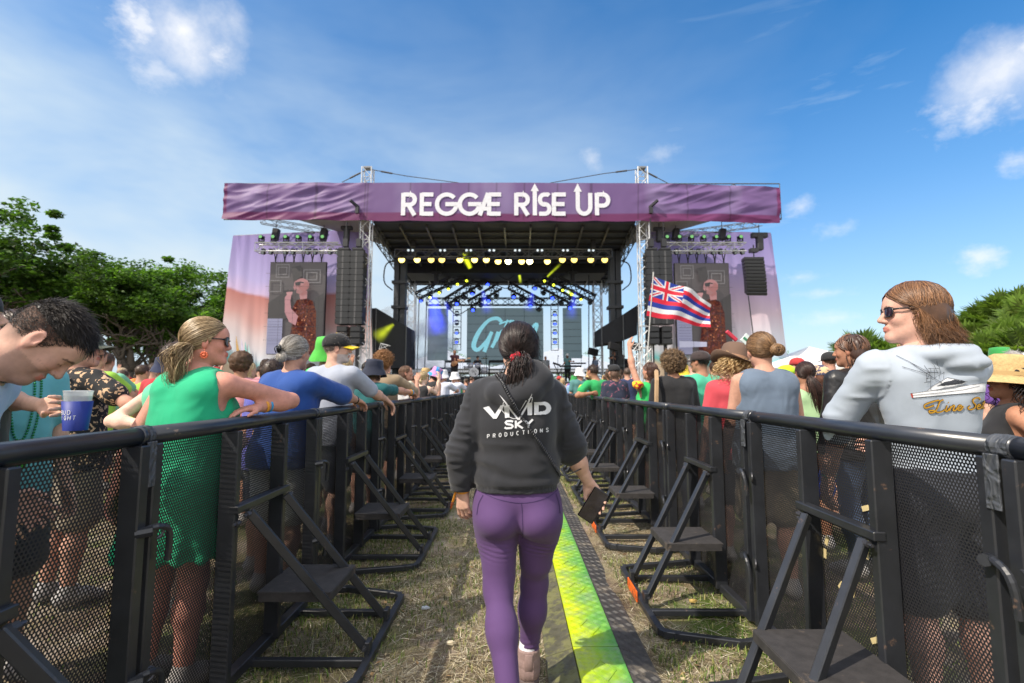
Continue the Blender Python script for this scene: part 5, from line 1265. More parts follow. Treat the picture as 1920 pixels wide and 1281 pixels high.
    for k, (ua, ub, vt, vb) in enumerate(((803, 839, 579, 676), (876, 1019, 578, 684), (1055, 1091, 578, 672))):
        Y = 36.; t = thing('led_wall', ('narrow dark LED screen left of the script logo screen', 'wide dark LED screen showing a cyan script logo', 'narrow dark LED screen right of the script logo screen')[k], 'LED screen')
        a = P(ua, vt, Y); c = P(ub, vb, Y); b = MB(); b.box(((a[0] + c[0]) / 2, Y, (a[2] + c[2]) / 2), (abs(c[0] - a[0]) / 2, .08, (a[2] - c[2]) / 2)); b.out('screen_panel', sg, t)
        b = MB(); nx = 4 if k == 1 else 1; zz = np.linspace(c[2], a[2], 8)
        for z in zz[1:-1]: b.box(((a[0] + c[0]) / 2, Y - .085, z), (abs(c[0] - a[0]) / 2, .004, .012))
        for j in range(1, nx): b.box((a[0] + (c[0] - a[0]) * j / nx, Y - .086, (a[2] + c[2]) / 2), (.012, .004, (a[2] - c[2]) / 2))
        b.out('panel_seam', blk, t)
        if k == 1:
            def T(p, dy): q = P(p[0], p[1], Y - .1); return (q[0], Y - .1 - dy, q[2])
            Sx = [(bez([(941, 604), (932, 597), (915, 602), (897, 624), (888, 648), (896, 656), (912, 640), (922, 624)], 30), [6, 7, 6, 8, 9, 7, 6, 6]), (bez([(922, 622), (916, 638), (908, 660)], 8), [6, 7, 7]),
                  (bez([(934, 622), (928, 640), (922, 652)], 8), 6), (bez([(930, 640), (940, 622), (948, 622)], 8), 5), (bez([(950, 642), (962, 630), (956, 622), (946, 640), (952, 652), (964, 644)], 18), 5),
                  (bez([(970, 642), (980, 630), (974, 622), (965, 640), (971, 652), (984, 642)], 18), 5), (bez([(994, 618), (984, 650)], 6), 6), (bez([(986, 640), (1000, 612), (1007, 610), (1000, 632), (998, 642), (1008, 636)], 18), [5, 5, 6, 6, 5, 4]),
                  (bez([(936, 608), (950, 603), (964, 602)], 8), 3), (bez([(952, 600), (946, 614)], 6), 3), (bez([(958, 600), (954, 614)], 6), 2.5)]
            b = MB(); strokes(b, Sx, T, 5, 0, .004); b.out('logo_lettering', cy, t)
    # light ladders
    for u, nm in ((857, 'left'), (1040, 'right')):
        t = thing('light_ladder', 'vertical ladder frame of lamps hanging %s of the logo screen' % nm, 'ladder truss'); Y = 34.5; a = P(u - 7, 570, Y); c = P(u + 7, 657, Y); b = MB()
        for x in (a[0], c[0]): b.tube([(x, Y, a[2]), (x, Y, c[2])], .03, 5)
        for j in range(9): z = a[2] + (c[2] - a[2]) * j / 8; b.tube([(a[0], Y, z), (c[0], Y, z)], .025, 5)
        b.out('ladder_frame', alu2, t)
        for j in range(4): mover(((a[0] + c[0]) / 2, Y - .15, P(u, 592 + j * 17, Y)[2] + .3), '%s lamp from the top on the %s light ladder' % (ORD[j], nm), 'lamps on the hanging ladders', .75, lblu if j > 1 or nm == 'right' else None, False, .2)
    # cables hanging
    b = MB()
    for u, v0, v1 in ((786, 560, 700), (800, 566, 700), (1104, 516, 690)): b.tube([P(u, v0, 33), P(u - 4 if u < 900 else u, v1, 33)], .035, 5)
    tag(b.out('hanging_cables', blk2), 'black cables hanging down either side of the rear screens', 'cables')
    b = MB(); b.tube(bez([P(930, 512, 33), P(950, 524, 33), P(972, 512, 33)], 12), .03, 5); b.tube(bez([P(922, 530, 33), P(948, 541, 33), P(965, 532, 33)], 12), .03, 5); b.tube(bez([P(838, 575, 33), P(858, 590, 33), P(884, 576, 33)], 12), .03, 5)
    tag(b.out('sagging_cables', blk2), 'black cables sagging between the sloping stage trusses', 'cables')
    # hoists on stage
    for u, v, Y, nm in ((818, 522, 32, 'above the left sloping trusses'), (1074, 522, 32, 'above the right sloping trusses'), (775, 452, 28, 'left under the roof edge'), (1112, 456, 28, 'right under the roof edge'), (650, 440, 25.6, 'above the left speaker columns'), (1236, 442, 25.6, 'above the right speaker columns')):
        h = thing('chain_hoist', 'black chain hoist hanging ' + nm, 'hoist'); b = MB(); q = P(u, v, Y); b.box(q, (.14, .14, .35), bev=.04); b.box(q + (0, 0, .35), (.3, .12, .1), bev=.03); b.out('hoist_body', blk2, h); b = MB(); b.tube([q + (0, 0, .4), q + (0, 0, 1.1)], .02, 5); b.out('hoist_chain', blk2, h)
    # light beams: glowing volume cones stand in for lit smoke, no lamps behind them
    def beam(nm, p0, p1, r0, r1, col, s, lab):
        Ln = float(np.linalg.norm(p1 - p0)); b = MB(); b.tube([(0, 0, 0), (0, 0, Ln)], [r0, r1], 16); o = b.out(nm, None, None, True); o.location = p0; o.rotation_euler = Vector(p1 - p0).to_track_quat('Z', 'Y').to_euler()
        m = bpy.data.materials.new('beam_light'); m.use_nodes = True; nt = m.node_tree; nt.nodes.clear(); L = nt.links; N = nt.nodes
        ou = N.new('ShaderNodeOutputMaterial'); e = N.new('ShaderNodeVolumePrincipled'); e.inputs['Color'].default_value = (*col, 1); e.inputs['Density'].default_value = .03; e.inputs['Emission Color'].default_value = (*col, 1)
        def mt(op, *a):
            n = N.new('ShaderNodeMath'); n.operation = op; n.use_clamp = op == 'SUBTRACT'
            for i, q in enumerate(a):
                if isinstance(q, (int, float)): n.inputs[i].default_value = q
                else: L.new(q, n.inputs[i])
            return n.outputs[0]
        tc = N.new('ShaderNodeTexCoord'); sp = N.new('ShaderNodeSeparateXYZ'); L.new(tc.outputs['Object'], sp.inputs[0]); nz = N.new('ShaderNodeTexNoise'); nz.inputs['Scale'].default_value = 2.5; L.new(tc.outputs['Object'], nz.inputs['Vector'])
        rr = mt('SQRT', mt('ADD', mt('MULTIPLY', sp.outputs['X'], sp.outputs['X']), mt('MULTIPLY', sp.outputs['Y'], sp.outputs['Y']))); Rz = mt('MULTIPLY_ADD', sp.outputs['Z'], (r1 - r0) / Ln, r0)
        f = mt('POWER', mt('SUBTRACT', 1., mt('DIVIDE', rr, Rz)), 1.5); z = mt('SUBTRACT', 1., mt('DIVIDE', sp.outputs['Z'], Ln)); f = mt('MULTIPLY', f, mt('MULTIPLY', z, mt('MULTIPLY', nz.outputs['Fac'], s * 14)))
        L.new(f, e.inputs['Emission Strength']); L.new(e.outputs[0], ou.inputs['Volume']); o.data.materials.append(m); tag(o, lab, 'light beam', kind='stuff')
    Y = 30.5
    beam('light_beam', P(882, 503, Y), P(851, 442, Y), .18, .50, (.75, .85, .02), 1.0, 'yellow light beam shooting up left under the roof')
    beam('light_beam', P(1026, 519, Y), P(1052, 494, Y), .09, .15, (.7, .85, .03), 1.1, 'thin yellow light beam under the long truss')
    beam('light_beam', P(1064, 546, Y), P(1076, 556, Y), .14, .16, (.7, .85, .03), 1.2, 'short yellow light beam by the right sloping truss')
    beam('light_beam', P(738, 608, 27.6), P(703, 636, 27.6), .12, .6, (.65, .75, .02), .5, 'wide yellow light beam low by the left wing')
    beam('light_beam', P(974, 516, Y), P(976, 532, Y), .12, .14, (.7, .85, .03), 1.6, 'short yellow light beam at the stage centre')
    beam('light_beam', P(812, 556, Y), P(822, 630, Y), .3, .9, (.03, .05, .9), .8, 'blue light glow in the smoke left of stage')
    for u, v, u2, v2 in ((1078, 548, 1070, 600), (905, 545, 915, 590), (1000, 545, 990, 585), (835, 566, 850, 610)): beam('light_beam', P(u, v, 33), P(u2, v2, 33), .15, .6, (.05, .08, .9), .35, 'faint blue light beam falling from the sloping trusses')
    # smoke
    def smoke(p, r, dens, lab):
        b = MB(); b.ball(p, r, 20, 12); o = b.out('stage_smoke', None, None, True); m = bpy.data.materials.new('smoke'); m.use_nodes = True; nt = m.node_tree; nt.nodes.clear(); L = nt.links
        ou = nt.nodes.new('ShaderNodeOutputMaterial'); e = nt.nodes.new('ShaderNodeVolumePrincipled'); e.inputs['Color'].default_value = (.75, .82, .9, 1); tc = nt.nodes.new('ShaderNodeTexCoord'); nz = nt.nodes.new('ShaderNodeTexNoise'); nz.inputs['Scale'].default_value = .8; nz.inputs['Detail'].default_value = 4; L.new(tc.outputs['Object'], nz.inputs['Vector'])
        mr = nt.nodes.new('ShaderNodeMapRange'); mr.inputs['From Min'].default_value = .42; mr.inputs['From Max'].default_value = .75; mr.inputs['To Max'].default_value = dens; L.new(nz.outputs['Fac'], mr.inputs['Value']); L.new(mr.outputs[0], e.inputs['Density'])
        L.new(e.outputs[0], ou.inputs['Volume']); o.data.materials.append(m); tag(o, lab, 'smoke', kind='stuff')
    smoke(P(765, 650, 31), (3.2, 1.6, 2.8), 1.1, 'pale stage smoke drifting by the left wing'); smoke(P(900, 458, 31.2), (5.5, 1.8, 1.1), .8, 'thin smoke hanging under the roof')
def build_flag():
    t = thing('flag', 'Hawaiian state flag with Union canton and stripes waving on a pole above the crowd', 'flag'); Y = 12.
    pole0, pole1 = P(1212, 690, Y), P(1225, 514, Y); d = unit(pole1 - pole0)
    b = MB(); b.tube([pole0 - d * .5, pole1 + d * .05], .014, 8); b.out('flag_pole', mat('flag_pole', (.5, .5, .48), rough=.4), t)
    nu, nv = 150, 96; a, c = P(1224, 518, Y), P(1212, 592, Y); e, f = P(1338, 566, Y), P(1331, 611, Y)
    U, W = np.meshgrid(np.linspace(0, 1, nu), np.linspace(0, 1, nv), indexing='ij'); u = U.ravel()[:, None]; w = W.ravel()[:, None]
    G = (a * (1 - u) + e * u) * (1 - w) + (c * (1 - u) + f * u) * w; u = u[:, 0]; w = w[:, 0]
    G[:, 2] += .055 * np.sin(u * 5.2 - .6) * u + .02 * np.sin(u * 13 + w * 2) * u; G[:, 1] += .14 * np.sin(u * 8 + w * 1.5) * u + .05 * np.sin(u * 19 + w * 4) * u
    G[:, 2] += .05 * np.sin(PI * u) * (.5 - w)
    i = np.arange(nu - 1)[:, None] * nv + np.arange(nv - 1)[None]; Q = np.stack([i, i + 1, i + nv + 1, i + nv], -1).reshape(-1, 4)
    fu = (U[:-1, :-1].ravel() + .5 / nu); fw = (W[:-1, :-1].ravel() + .5 / nv)
    Wh, Re, Bl = np.array([.78, .78, .8]), np.array([.72, .02, .05]), np.array([.02, .05, .36])
    st = np.array([Wh, Re, Bl, Wh, Re, Bl, Wh, Re]); col = st[np.minimum((fw * 8).astype(int), 7)]
    cu, cw = .5, .5; m = (fu < cu) & (fw < cw); x = (fu / cu - .5) * 2; z = (fw / cw - .5)     # canton, 2:1
    cc = np.tile(Bl, (len(fu), 1)); dg = np.minimum(np.abs(x / 2 - z), np.abs(x / 2 + z)) * .9; cc[dg < .10] = Wh; cc[dg < .035] = Re
    cc[(np.abs(x) < .17) | (np.abs(z) < .17)] = Wh; cc[(np.abs(x) < .10) | (np.abs(z) < .10)] = Re; col[m] = cc[m]
    fm = bpy.data.materials.new('flag_cloth'); fm.use_nodes = True; nt = fm.node_tree; N = nt.nodes; L = nt.links; b0 = N['Principled BSDF']; at = N.new('ShaderNodeAttribute'); at.attribute_name = 'Col'; L.new(at.outputs['Color'], b0.inputs['Base Color']); b0.inputs['Roughness'].default_value = .7
    tr = N.new('ShaderNodeBsdfTranslucent'); L.new(at.outputs['Color'], tr.inputs[0]); mx = N.new('ShaderNodeMixShader'); mx.inputs[0].default_value = .35; L.new(b0.outputs[0], mx.inputs[1]); L.new(tr.outputs[0], mx.inputs[2]); L.new(mx.outputs[0], N['Material Output'].inputs['Surface'])
    mk('flag_cloth', G, Q, fm, t, True, fcols=col)
# ------------------------------------------------------------------ trees, tents, sky
def leaf_cloud(cen, n, size, rng, up=.3):
    """n small folded leaves at the given points"""
    m = len(cen); a = rng.normal(size=(m, 3)); a[:, 2] = np.abs(a[:, 2]) * .3; a = unit_rows(a); nrm = unit_rows(rng.normal(size=(m, 3)) + np.array([0, 0, 1.1])); b = unit_rows(np.cross(nrm, a)); s = (size * rng.uniform(.6, 1.4, m))[:, None]
    V = np.stack([cen - a * s, cen + b * s * .5 + nrm * s * .1, cen + a * s, cen - b * s * .5 + nrm * s * .1], 1).reshape(-1, 3)
    return V, np.arange(m)[:, None] * 4 + np.arange(4)[None]
def tree(label, x, y, h, spread, seed, leafn=30000, tone=1., base=.3, group='oak trees beyond the crowd', forks=6):
    rng = np.random.RandomState(seed); root = thing('tree', label, 'tree', (x, y, 0), 0, group)
    bark = mat('bark', (.12, .10, .085), rough=.95, var=.4, vs=5, bump=.8, bs=30, bd=.02); b = MB(); tips = []
    def grow(p, d, L, r, dep):
        pts = [p]; q = p.copy(); dd = d.copy()
        for _ in range(4): dd = unit(dd + rng.normal(size=3) * .16 + (0, 0, .04)); q = q + dd * L / 4; pts.append(q.copy())
        b.tube(pts, np.linspace(r, r * .6, 5), 7 if dep < 2 else 5)
        if dep >= 2: tips.extend([pts[2], pts[3], pts[4]])
        if dep < 4:
            for k in range(forks - 3 if dep else forks):
                ax = rng.normal(size=3); nd = unit(dd * .7 + unit(ax) * (.85 if dep else 1.) * np.array([1, 1, .55]) + (0, 0, .12)); grow(pts[4 - (k % 2)], nd, L * rng.uniform(.6, .85), r * .58, dep + 1)
    grow(vec(0, 0, 0), vec(.05, 0, 1), h * base, h * .035, 0)
    b.out('trunk', bark, root, True)
    tips = np.array(tips); tips *= np.array([spread / np.percentile(np.abs(tips[:, :2]), 96)] * 2 + [h * .9 / tips[:, 2].max()]); tips[:, 2] = np.maximum(tips[:, 2], h * .2)
    # foliage clumps around twigs
    cl = tips[rng.randint(0, len(tips), 260)] * np.array([1, 1, 1]) + rng.normal(size=(260, 3)) * h * .035
    cr = h * rng.uniform(.025, .085, 260); k = rng.randint(0, 260, leafn); d = unit_rows(rng.normal(size=(leafn, 3))); rr = cr[k] * rng.rand(leafn) ** .4
    c = cl[k] + d * rr[:, None] * np.array([1.25, 1.25, .7]); V, Q = leaf_cloud(c, leafn, h * .0115, rng)
    tn = rng.uniform(.4, 1.6, 260)[k] * rng.uniform(.6, 1.4, leafn); base_c = np.array([[.055, .125, .02]]) * (1 - .5 * rng.rand(leafn, 1)) + np.array([[.12, .19, .03]]) * .6 * rng.rand(leafn, 1)
    col = np.repeat(base_c * tn[:, None] * tone, 4, 0)
    mk('crown', V, Q, leafm(), root, False, col)
    return root
def leafm():
    if 'leaf' in MATS: return MATS['leaf']
    m = mat('leaf', (1, 1, 1), rough=.55, attr=True, var=.1, vs=2); nt = m.node_tree; N = nt.nodes; L = nt.links; b0 = N['Principled BSDF']
    at = [n for n in N if n.type == 'ATTRIBUTE'][0]; tr = N.new('ShaderNodeBsdfTranslucent'); sc = N.new('ShaderNodeVectorMath'); sc.operation = 'MULTIPLY'; sc.inputs[1].default_value = (1.5, 1.7, .7); L.new(at.outputs['Color'], sc.inputs[0]); L.new(sc.outputs[0], tr.inputs[0])
    mx = N.new('ShaderNodeMixShader'); mx.inputs[0].default_value = .45; L.new(b0.outputs[0], mx.inputs[1]); L.new(tr.outputs[0], mx.inputs[2]); L.new(mx.outputs[0], N['Material Output'].inputs['Surface']); return m
def palm(label, x, y, h, r, seed, nf=70):
    rng = np.random.RandomState(seed); root = thing('palm_tree', label, 'palm tree', (x, y, 0), 0, 'cabbage palms at the edge of the field')
    b = MB(); zs = np.linspace(0, h, 14); b.tube([(.15 * math.sin(z * .4 + seed), .1 * math.cos(z * .5), z) for z in zs], .19 + .03 * np.sin(zs * 9), 9); b.out('trunk', mat('palm_bark', (.16, .12, .09), rough=.95, var=.35, vs=6, bump=.7, bs=25, bd=.02), root, True)
    Vs = []; Fs = []; Cs = []; n0 = 0
    for f in range(nf):
        el = rng.uniform(-1.0, 1.25); az = rng.uniform(0, 2 * PI); d = vec(math.cos(az) * math.cos(el), math.sin(az) * math.cos(el), math.sin(el)); L = r * rng.uniform(.45, .65)
        hub = vec(0, 0, h) + d * L + vec(0, 0, -.12 * L * (1 - d[2])); side = unit(np.cross(d, (0, 0, 1))); upv = np.cross(side, d)
        dead = el < -.55; base = np.array([.26, .18, .08]) if dead else np.array([.10, .16, .035]) * rng.uniform(.6, 1.5) + np.array([.04, .04, 0]) * rng.rand()
        m = 22
        for j in range(m):
            a = (j / (m - 1) - .5) * 4.2; ld = unit(d * math.cos(a) + side * math.sin(a) + upv * .12 * math.cos(a)); ll = r * .52 * (.75 + .25 * math.cos(a)) * rng.uniform(.85, 1.1); wv = unit(np.cross(ld, upv)) * r * .032
            p1 = hub + ld * ll * .55 + vec(0, 0, -.02 * ll); p2 = hub + ld * ll + vec(0, 0, -.22 * ll * (.4 + rng.rand()))
            Vs += [hub, p1 + wv, p2, p1 - wv]; Fs.append((n0, n0 + 1, n0 + 2, n0 + 3)); n0 += 4; Cs += [base * rng.uniform(.75, 1.25)] * 4
        st = unit(np.cross(d, upv)) * .02; Vs += [vec(0, 0, h) - st, vec(0, 0, h) + st, hub + st, hub - st]; Fs.append((n0, n0 + 1, n0 + 2, n0 + 3)); n0 += 4; Cs += [np.array([.12, .15, .05])] * 4
    mk('crown', np.array(Vs), np.array(Fs), leafm(), root, False, np.array(Cs)); return root
def build_trees():
    T = [('broad dark green oak towering at the left edge of the field', -25., 22.5, 10.8, 4.8, 11, .8, .26), ('rounded green oak beside the broad dark tree', -20.6, 27., 8.7, 3.6, 12, 1.05, .26), ('open crowned green oak standing nearest the stage scrim', -20.0, 33, 9.9, 4.4, 33, 1.1, .28),
         ('dark oak rising behind the rounded oak', -29.5, 31, 10.6, 5.0, 14, .95, .27), ('low leafy oak filling the gap between the rounded and open crowned oaks', -27.5, 39, 9.6, 6, 15, 1.05, .25)]
    for lab, x, y, h, s, sd, tn, bs in T: tree(lab, x, y, h, s, sd, 34000, tn, bs)
    for i, (x, y, h, lab) in enumerate([(-8.2, 58, 6.5, 'distant pale green tree seen between the left column and the logo screen'), (27.5, 55, 6.5, 'small distant tree right of the right scrim'), (-2, 70, 7, 'distant tree behind the stage centre'), (8, 66, 6.5, 'distant tree behind the right stage column')]):
        tree(lab, x, y, h, 4, 40 + i, 7000, 1.2, group='distant trees behind the stage')
    pl = [(1612, 628, 27), (1655, 640, 26), (1705, 640, 24), (1752, 618, 22), (1782, 600, 23), (1815, 612, 20), (1838, 590, 22), (1862, 566, 21), (1893, 548, 20), (1918, 560, 18), (1888, 600, 17), (1850, 625, 17), (1920, 610, 15.5), (1800, 640, 19), (1735, 650, 21), (1945, 570, 22)]
    desc = ['round headed at the white tent peak', 'low behind the white tent', 'hidden behind the young man in sunglasses', 'first showing beside his wavy hair', 'pale green over the pale hoodie', 'short over the pale hoodie', 'ragged between taller palms', 'tall beside the tallest palm', 'tallest of the right edge clump', 'at the frame edge with brown fronds', 'drooping right above the straw hat', 'low by the straw hat brim', 'nearest low by the frame edge', 'low behind the hoodie shoulder', 'low behind the wavy hair', 'rearmost in the right edge clump']
    for i, (u, v, Y) in enumerate(pl): q = P(u, v, Y); r = .078 * Y ; palm('cabbage palm, ' + desc[i], q[0], Y, q[2] - r * .82, r, 60 + i, 72)
def tent(label, x, y, w, d, eave, peak, m, rz=0):
    t = thing('tent', label, 'tent', (x, y, 0), rz); b = MB(); n = 12; V = []; 
    for k in range(n + 1):
        f = k / n; s = (1 - f) ** 1.0; z = eave + (peak - eave) * (f ** 1.25)
        V += [(-w * s, -d * s, z), (w * s, -d * s, z), (w * s, d * s, z), (-w * s, d * s, z)]
    F = [(k * 4 + j, k * 4 + (j + 1) % 4, (k + 1) * 4 + (j + 1) % 4, (k + 1) * 4 + j) for k in range(n) for j in range(4)]
    b.add(V, F); b.out('tent_roof', m, t)
    b = MB()
    for (x0, y0, x1, y1) in ((-w, -d, w, -d), (w, -d, w, d), (w, d, -w, d), (-w, d, -w, -d)):
        b.add([(x0, y0, eave), (x1, y1, eave), (x1, y1, eave - .35), (x0, y0, eave - .35)], [(0, 1, 2, 3)])
    b.out('tent_valance', m, t); b = MB()
    for sx in (-1, 1):
        for sy in (-1, 1): b.tube([(sx * w * .99, sy * d * .99, 0), (sx * w * .99, sy * d * .99, eave)], .035, 6)
    b.out('tent_pole', mat('tent_pole', (.6, .6, .6), rough=.4, metal=.5), t)
def build_tents():
    white = mat('tent_white', (.72, .72, .72), rough=.6, wrinkle=.3, ws=1.2); gr = mat('tent_grey', (.36, .40, .47), rough=.7)
    p = P(1527, 652, 27.); tent('white peaked marquee behind the crowd on the right', p[0] + .0, 27.5, 3.4, 3.4, 2.35, p[2] + .1, white, -.2)
    p = P(1000, 655, 48); tent('long grey tent behind the stage right of centre', P(1045, 700, 52)[0], 52, 7.5, 4, 3.2, 5.5, gr)
    tent('grey tent behind the stage left of centre', P(835, 700, 50)[0], 50, 5.5, 4, 3.1, 5.2, gr)
SUN_AZ = math.radians(124); SUN_EL = math.radians(47)     # sun stands to the left, a little behind the camera
def build_world():
    w = bpy.data.worlds.new('World'); bpy.context.scene.world = w; w.use_nodes = True; nt = w.node_tree; N = nt.nodes; L = nt.links; bg = N['Background']
    sun = vec(-math.sin(SUN_AZ) , math.cos(SUN_AZ), 0) * math.cos(SUN_EL) + vec(0, 0, math.sin(SUN_EL))
    sky = N.new('ShaderNodeTexSky'); sky.sky_type = 'NISHITA'; sky.sun_disc = False; sky.sun_elevation = SUN_EL; sky.sun_rotation = math.atan2(sun[0], sun[1]); sky.air_density = 1.; sky.dust_density = .6; sky.ozone_density = 2.5
    hs = N.new('ShaderNodeHueSaturation'); hs.inputs['Saturation'].default_value = 1.55; L.new(sky.outputs[0], hs.inputs['Color']); hs.inputs['Value'].default_value = .72
    tc = N.new('ShaderNodeTexCoord'); D = tc.outputs['Generated']
    def vm(op, a, c):
        n = N.new('ShaderNodeVectorMath'); n.operation = op
        for i, q in enumerate((a, c)):
            if isinstance(q, (tuple, np.ndarray)): n.inputs[i].default_value = tuple(q)
            else: L.new(q, n.inputs[i])
        return n
    def mth(op, a, c=None, d=None, clamp=False):
        n = N.new('ShaderNodeMath'); n.operation = op; n.use_clamp = clamp
        for i, q in enumerate((a, c, d)):
            if q is None: continue
            if isinstance(q, (int, float)): n.inputs[i].default_value = q
            else: L.new(q, n.inputs[i])
        return n.outputs[0]
    def noise(scale, det, rough, mp, dist=0.):
        m = N.new('ShaderNodeMapping'); m.inputs['Scale'].default_value = mp[:3]; m.inputs['Rotation'].default_value = mp[3:] if len(mp) > 3 else (0, 0, 0); L.new(D, m.inputs[0])
        n = N.new('ShaderNodeTexNoise'); n.inputs['Scale'].default_value = scale; n.inputs['Detail'].default_value = det; n.inputs['Roughness'].default_value = rough; n.inputs['Distortion'].default_value = dist; L.new(m.outputs[0], n.inputs['Vector']); return n.outputs['Fac']
    wob = noise(5., 7, .62, (1, 1, 1)); wob2 = noise(16., 6, .6, (1, 1, 1)); cs = []
    W = mth('ADD', mth('MULTIPLY', mth('SUBTRACT', wob, .5), 1.7), mth('MULTIPLY', mth('SUBTRACT', wob2, .5), .9))
    # cumulus: direction, angular radius, flattening, strength
    def dirn(u, v): a, y, z = ray(u, v); return unit(vec(a, y, z))
    wob3 = noise(34., 5, .62, (1, 1, 1.6)); W3 = mth('ADD', mth('MULTIPLY', mth('SUBTRACT', wob2, .5), 1.3), mth('MULTIPLY', mth('SUBTRACT', wob3, .5), 1.6))
    for (u, v, r, st, fl) in ((345, 55, .092, .9, 1.15), (400, 100, .045, .5, 1.2), (265, 50, .05, .6, 1.2), (300, 130, .05, .35, 1.2), (1880, 140, .085, .6, 1.3), (1835, 200, .07, .5, 1.5), (1925, 90, .06, .55, 1.3), (1918, 300, .03, .4, 1.3), (1840, 484, .036, .5, 1.3), (1500, 388, .03, .35, 1.4), (1565, 430, .045, .3, 2.4), (1108, 300, .03, .3, .9), (1240, 290, .04, .22, 2.), (1500, 520, .045, .3, 2.5), (1560, 596, .06, .3, 3.2), (1545, 550, .06, .3, 5)):
        c = dirn(u, v); df = vm('SUBTRACT', D, c); sc = vm('MULTIPLY', df.outputs[0], (1., 1., fl)); ln = N.new('ShaderNodeVectorMath'); ln.operation = 'LENGTH'; L.new(sc.outputs[0], ln.inputs[0])
        q = mth('SUBTRACT', .92, mth('DIVIDE', ln.outputs['Value'], r)); q = mth('ADD', q, mth('MULTIPLY', W if r > .07 else W3, 1.0)); q = mth('MULTIPLY', q, 1.05, clamp=True); q = mth('POWER', q, 1.25); cs.append(mth('MULTIPLY', q, min(.97, st * 1.25)))
    tot = cs[0]
    for q in cs[1:]: tot = mth('MAXIMUM', tot, q)
    # thin high haze: heavier to the left and towards the horizon, streaks on the right
    sx = N.new('ShaderNodeSeparateXYZ'); L.new(D, sx.inputs[0])
    veil = noise(1.6, 5, .55, (1, 1, 2.2, .2, .35, .1), .4); vl = N.new('ShaderNodeMapRange'); vl.inputs['From Min'].default_value = .38; vl.inputs['From Max'].default_value = .75; L.new(veil, vl.inputs['Value'])
    leftw = mth('MULTIPLY_ADD', sx.outputs['X'], -.62, .55, clamp=True); hor = mth('MULTIPLY_ADD', sx.outputs['Z'], -1.45, 1.12, clamp=True)
    vw = mth('MULTIPLY', mth('ADD', mth('MULTIPLY', vl.outputs[0], .8), .42), mth('MULTIPLY', leftw, mth('ADD', hor, .02)))
    streak = noise(3., 6, .6, (1.0, 1.0, 7., .0, .42, .25), .6); s2 = N.new('ShaderNodeMapRange'); s2.inputs['From Min'].default_value = .46; s2.inputs['From Max'].default_value = .78; s2.inputs['To Max'].default_value = .75; L.new(streak, s2.inputs['Value'])
    lowb = mth('MULTIPLY_ADD', sx.outputs['Z'], -4.5, 1.15, clamp=True)
    veilt = mth('MAXIMUM', mth('MAXIMUM', mth('MULTIPLY', vw, 1.8), mth('MULTIPLY', hor, mth('MULTIPLY', hor, .62))), mth('MAXIMUM', mth('MULTIPLY', s2.outputs[0], mth('ADD', hor, .1)), mth('MULTIPLY', lowb, .9)), clamp=True)
    m1 = N.new('ShaderNodeMix'); m1.data_type = 'RGBA'; L.new(veilt, m1.inputs[0]); L.new(hs.outputs[0], m1.inputs[6]); m1.inputs[7].default_value = VEIL
    m2 = N.new('ShaderNodeMix'); m2.data_type = 'RGBA'; L.new(tot, m2.inputs[0]); L.new(m1.outputs[2], m2.inputs[6]); m2.inputs[7].default_value = CLOUD
    # unseen white brightness added to the sky overhead and behind the camera as fill
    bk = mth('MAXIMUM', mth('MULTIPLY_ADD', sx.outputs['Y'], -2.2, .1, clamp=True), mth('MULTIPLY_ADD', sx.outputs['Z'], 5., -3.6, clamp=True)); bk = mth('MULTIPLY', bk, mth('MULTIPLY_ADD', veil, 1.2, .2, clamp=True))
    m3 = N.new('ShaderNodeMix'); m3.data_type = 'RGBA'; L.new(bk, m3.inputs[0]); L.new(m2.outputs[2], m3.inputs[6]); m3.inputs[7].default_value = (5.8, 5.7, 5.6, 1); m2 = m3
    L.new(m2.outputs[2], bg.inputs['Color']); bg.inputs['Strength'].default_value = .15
    ld = bpy.data.lights.new('sun', 'SUN'); ld.energy = 3.0; ld.angle = math.radians(.6); ld.color = (1, .90, .76); lo = bpy.data.objects.new('sun', ld); C.objects.link(lo); lo.rotation_euler = Vector(-sun).to_track_quat('-Z', 'Y').to_euler()
VEIL = (2.5, 3.0, 3.4, 1); CLOUD = (3.9, 3.9, 3.95, 1)
def build_camera():
    c = bpy.data.cameras.new('camera'); o = bpy.data.objects.new('camera', c); C.objects.link(o); o.location = (0, 0, CAMH); o.rotation_euler = (PI / 2 + PITCH, 0, 0)
    c.sensor_width = 36; c.lens = FPX / 1920 * 36; c.clip_end = 5000; c.clip_start = .05
    c.dof.use_dof = True; c.dof.focus_distance = 2.3; c.dof.aperture_fstop = 3.2
    s = bpy.context.scene; s.camera = o; s.view_settings.view_transform = 'Standard'; s.view_settings.look = 'None'; s.view_settings.exposure = EXPOSURE; s.view_settings.gamma = 1
    s.cycles.transparent_max_bounces = 24; s.cycles.max_bounces = 6; s.cycles.use_denoising = True; s.cycles.volume_bounces = 0; s.cycles.volume_step_rate = 2.; s.cycles.sample_clamp_indirect = 5
EXPOSURE = 0.90
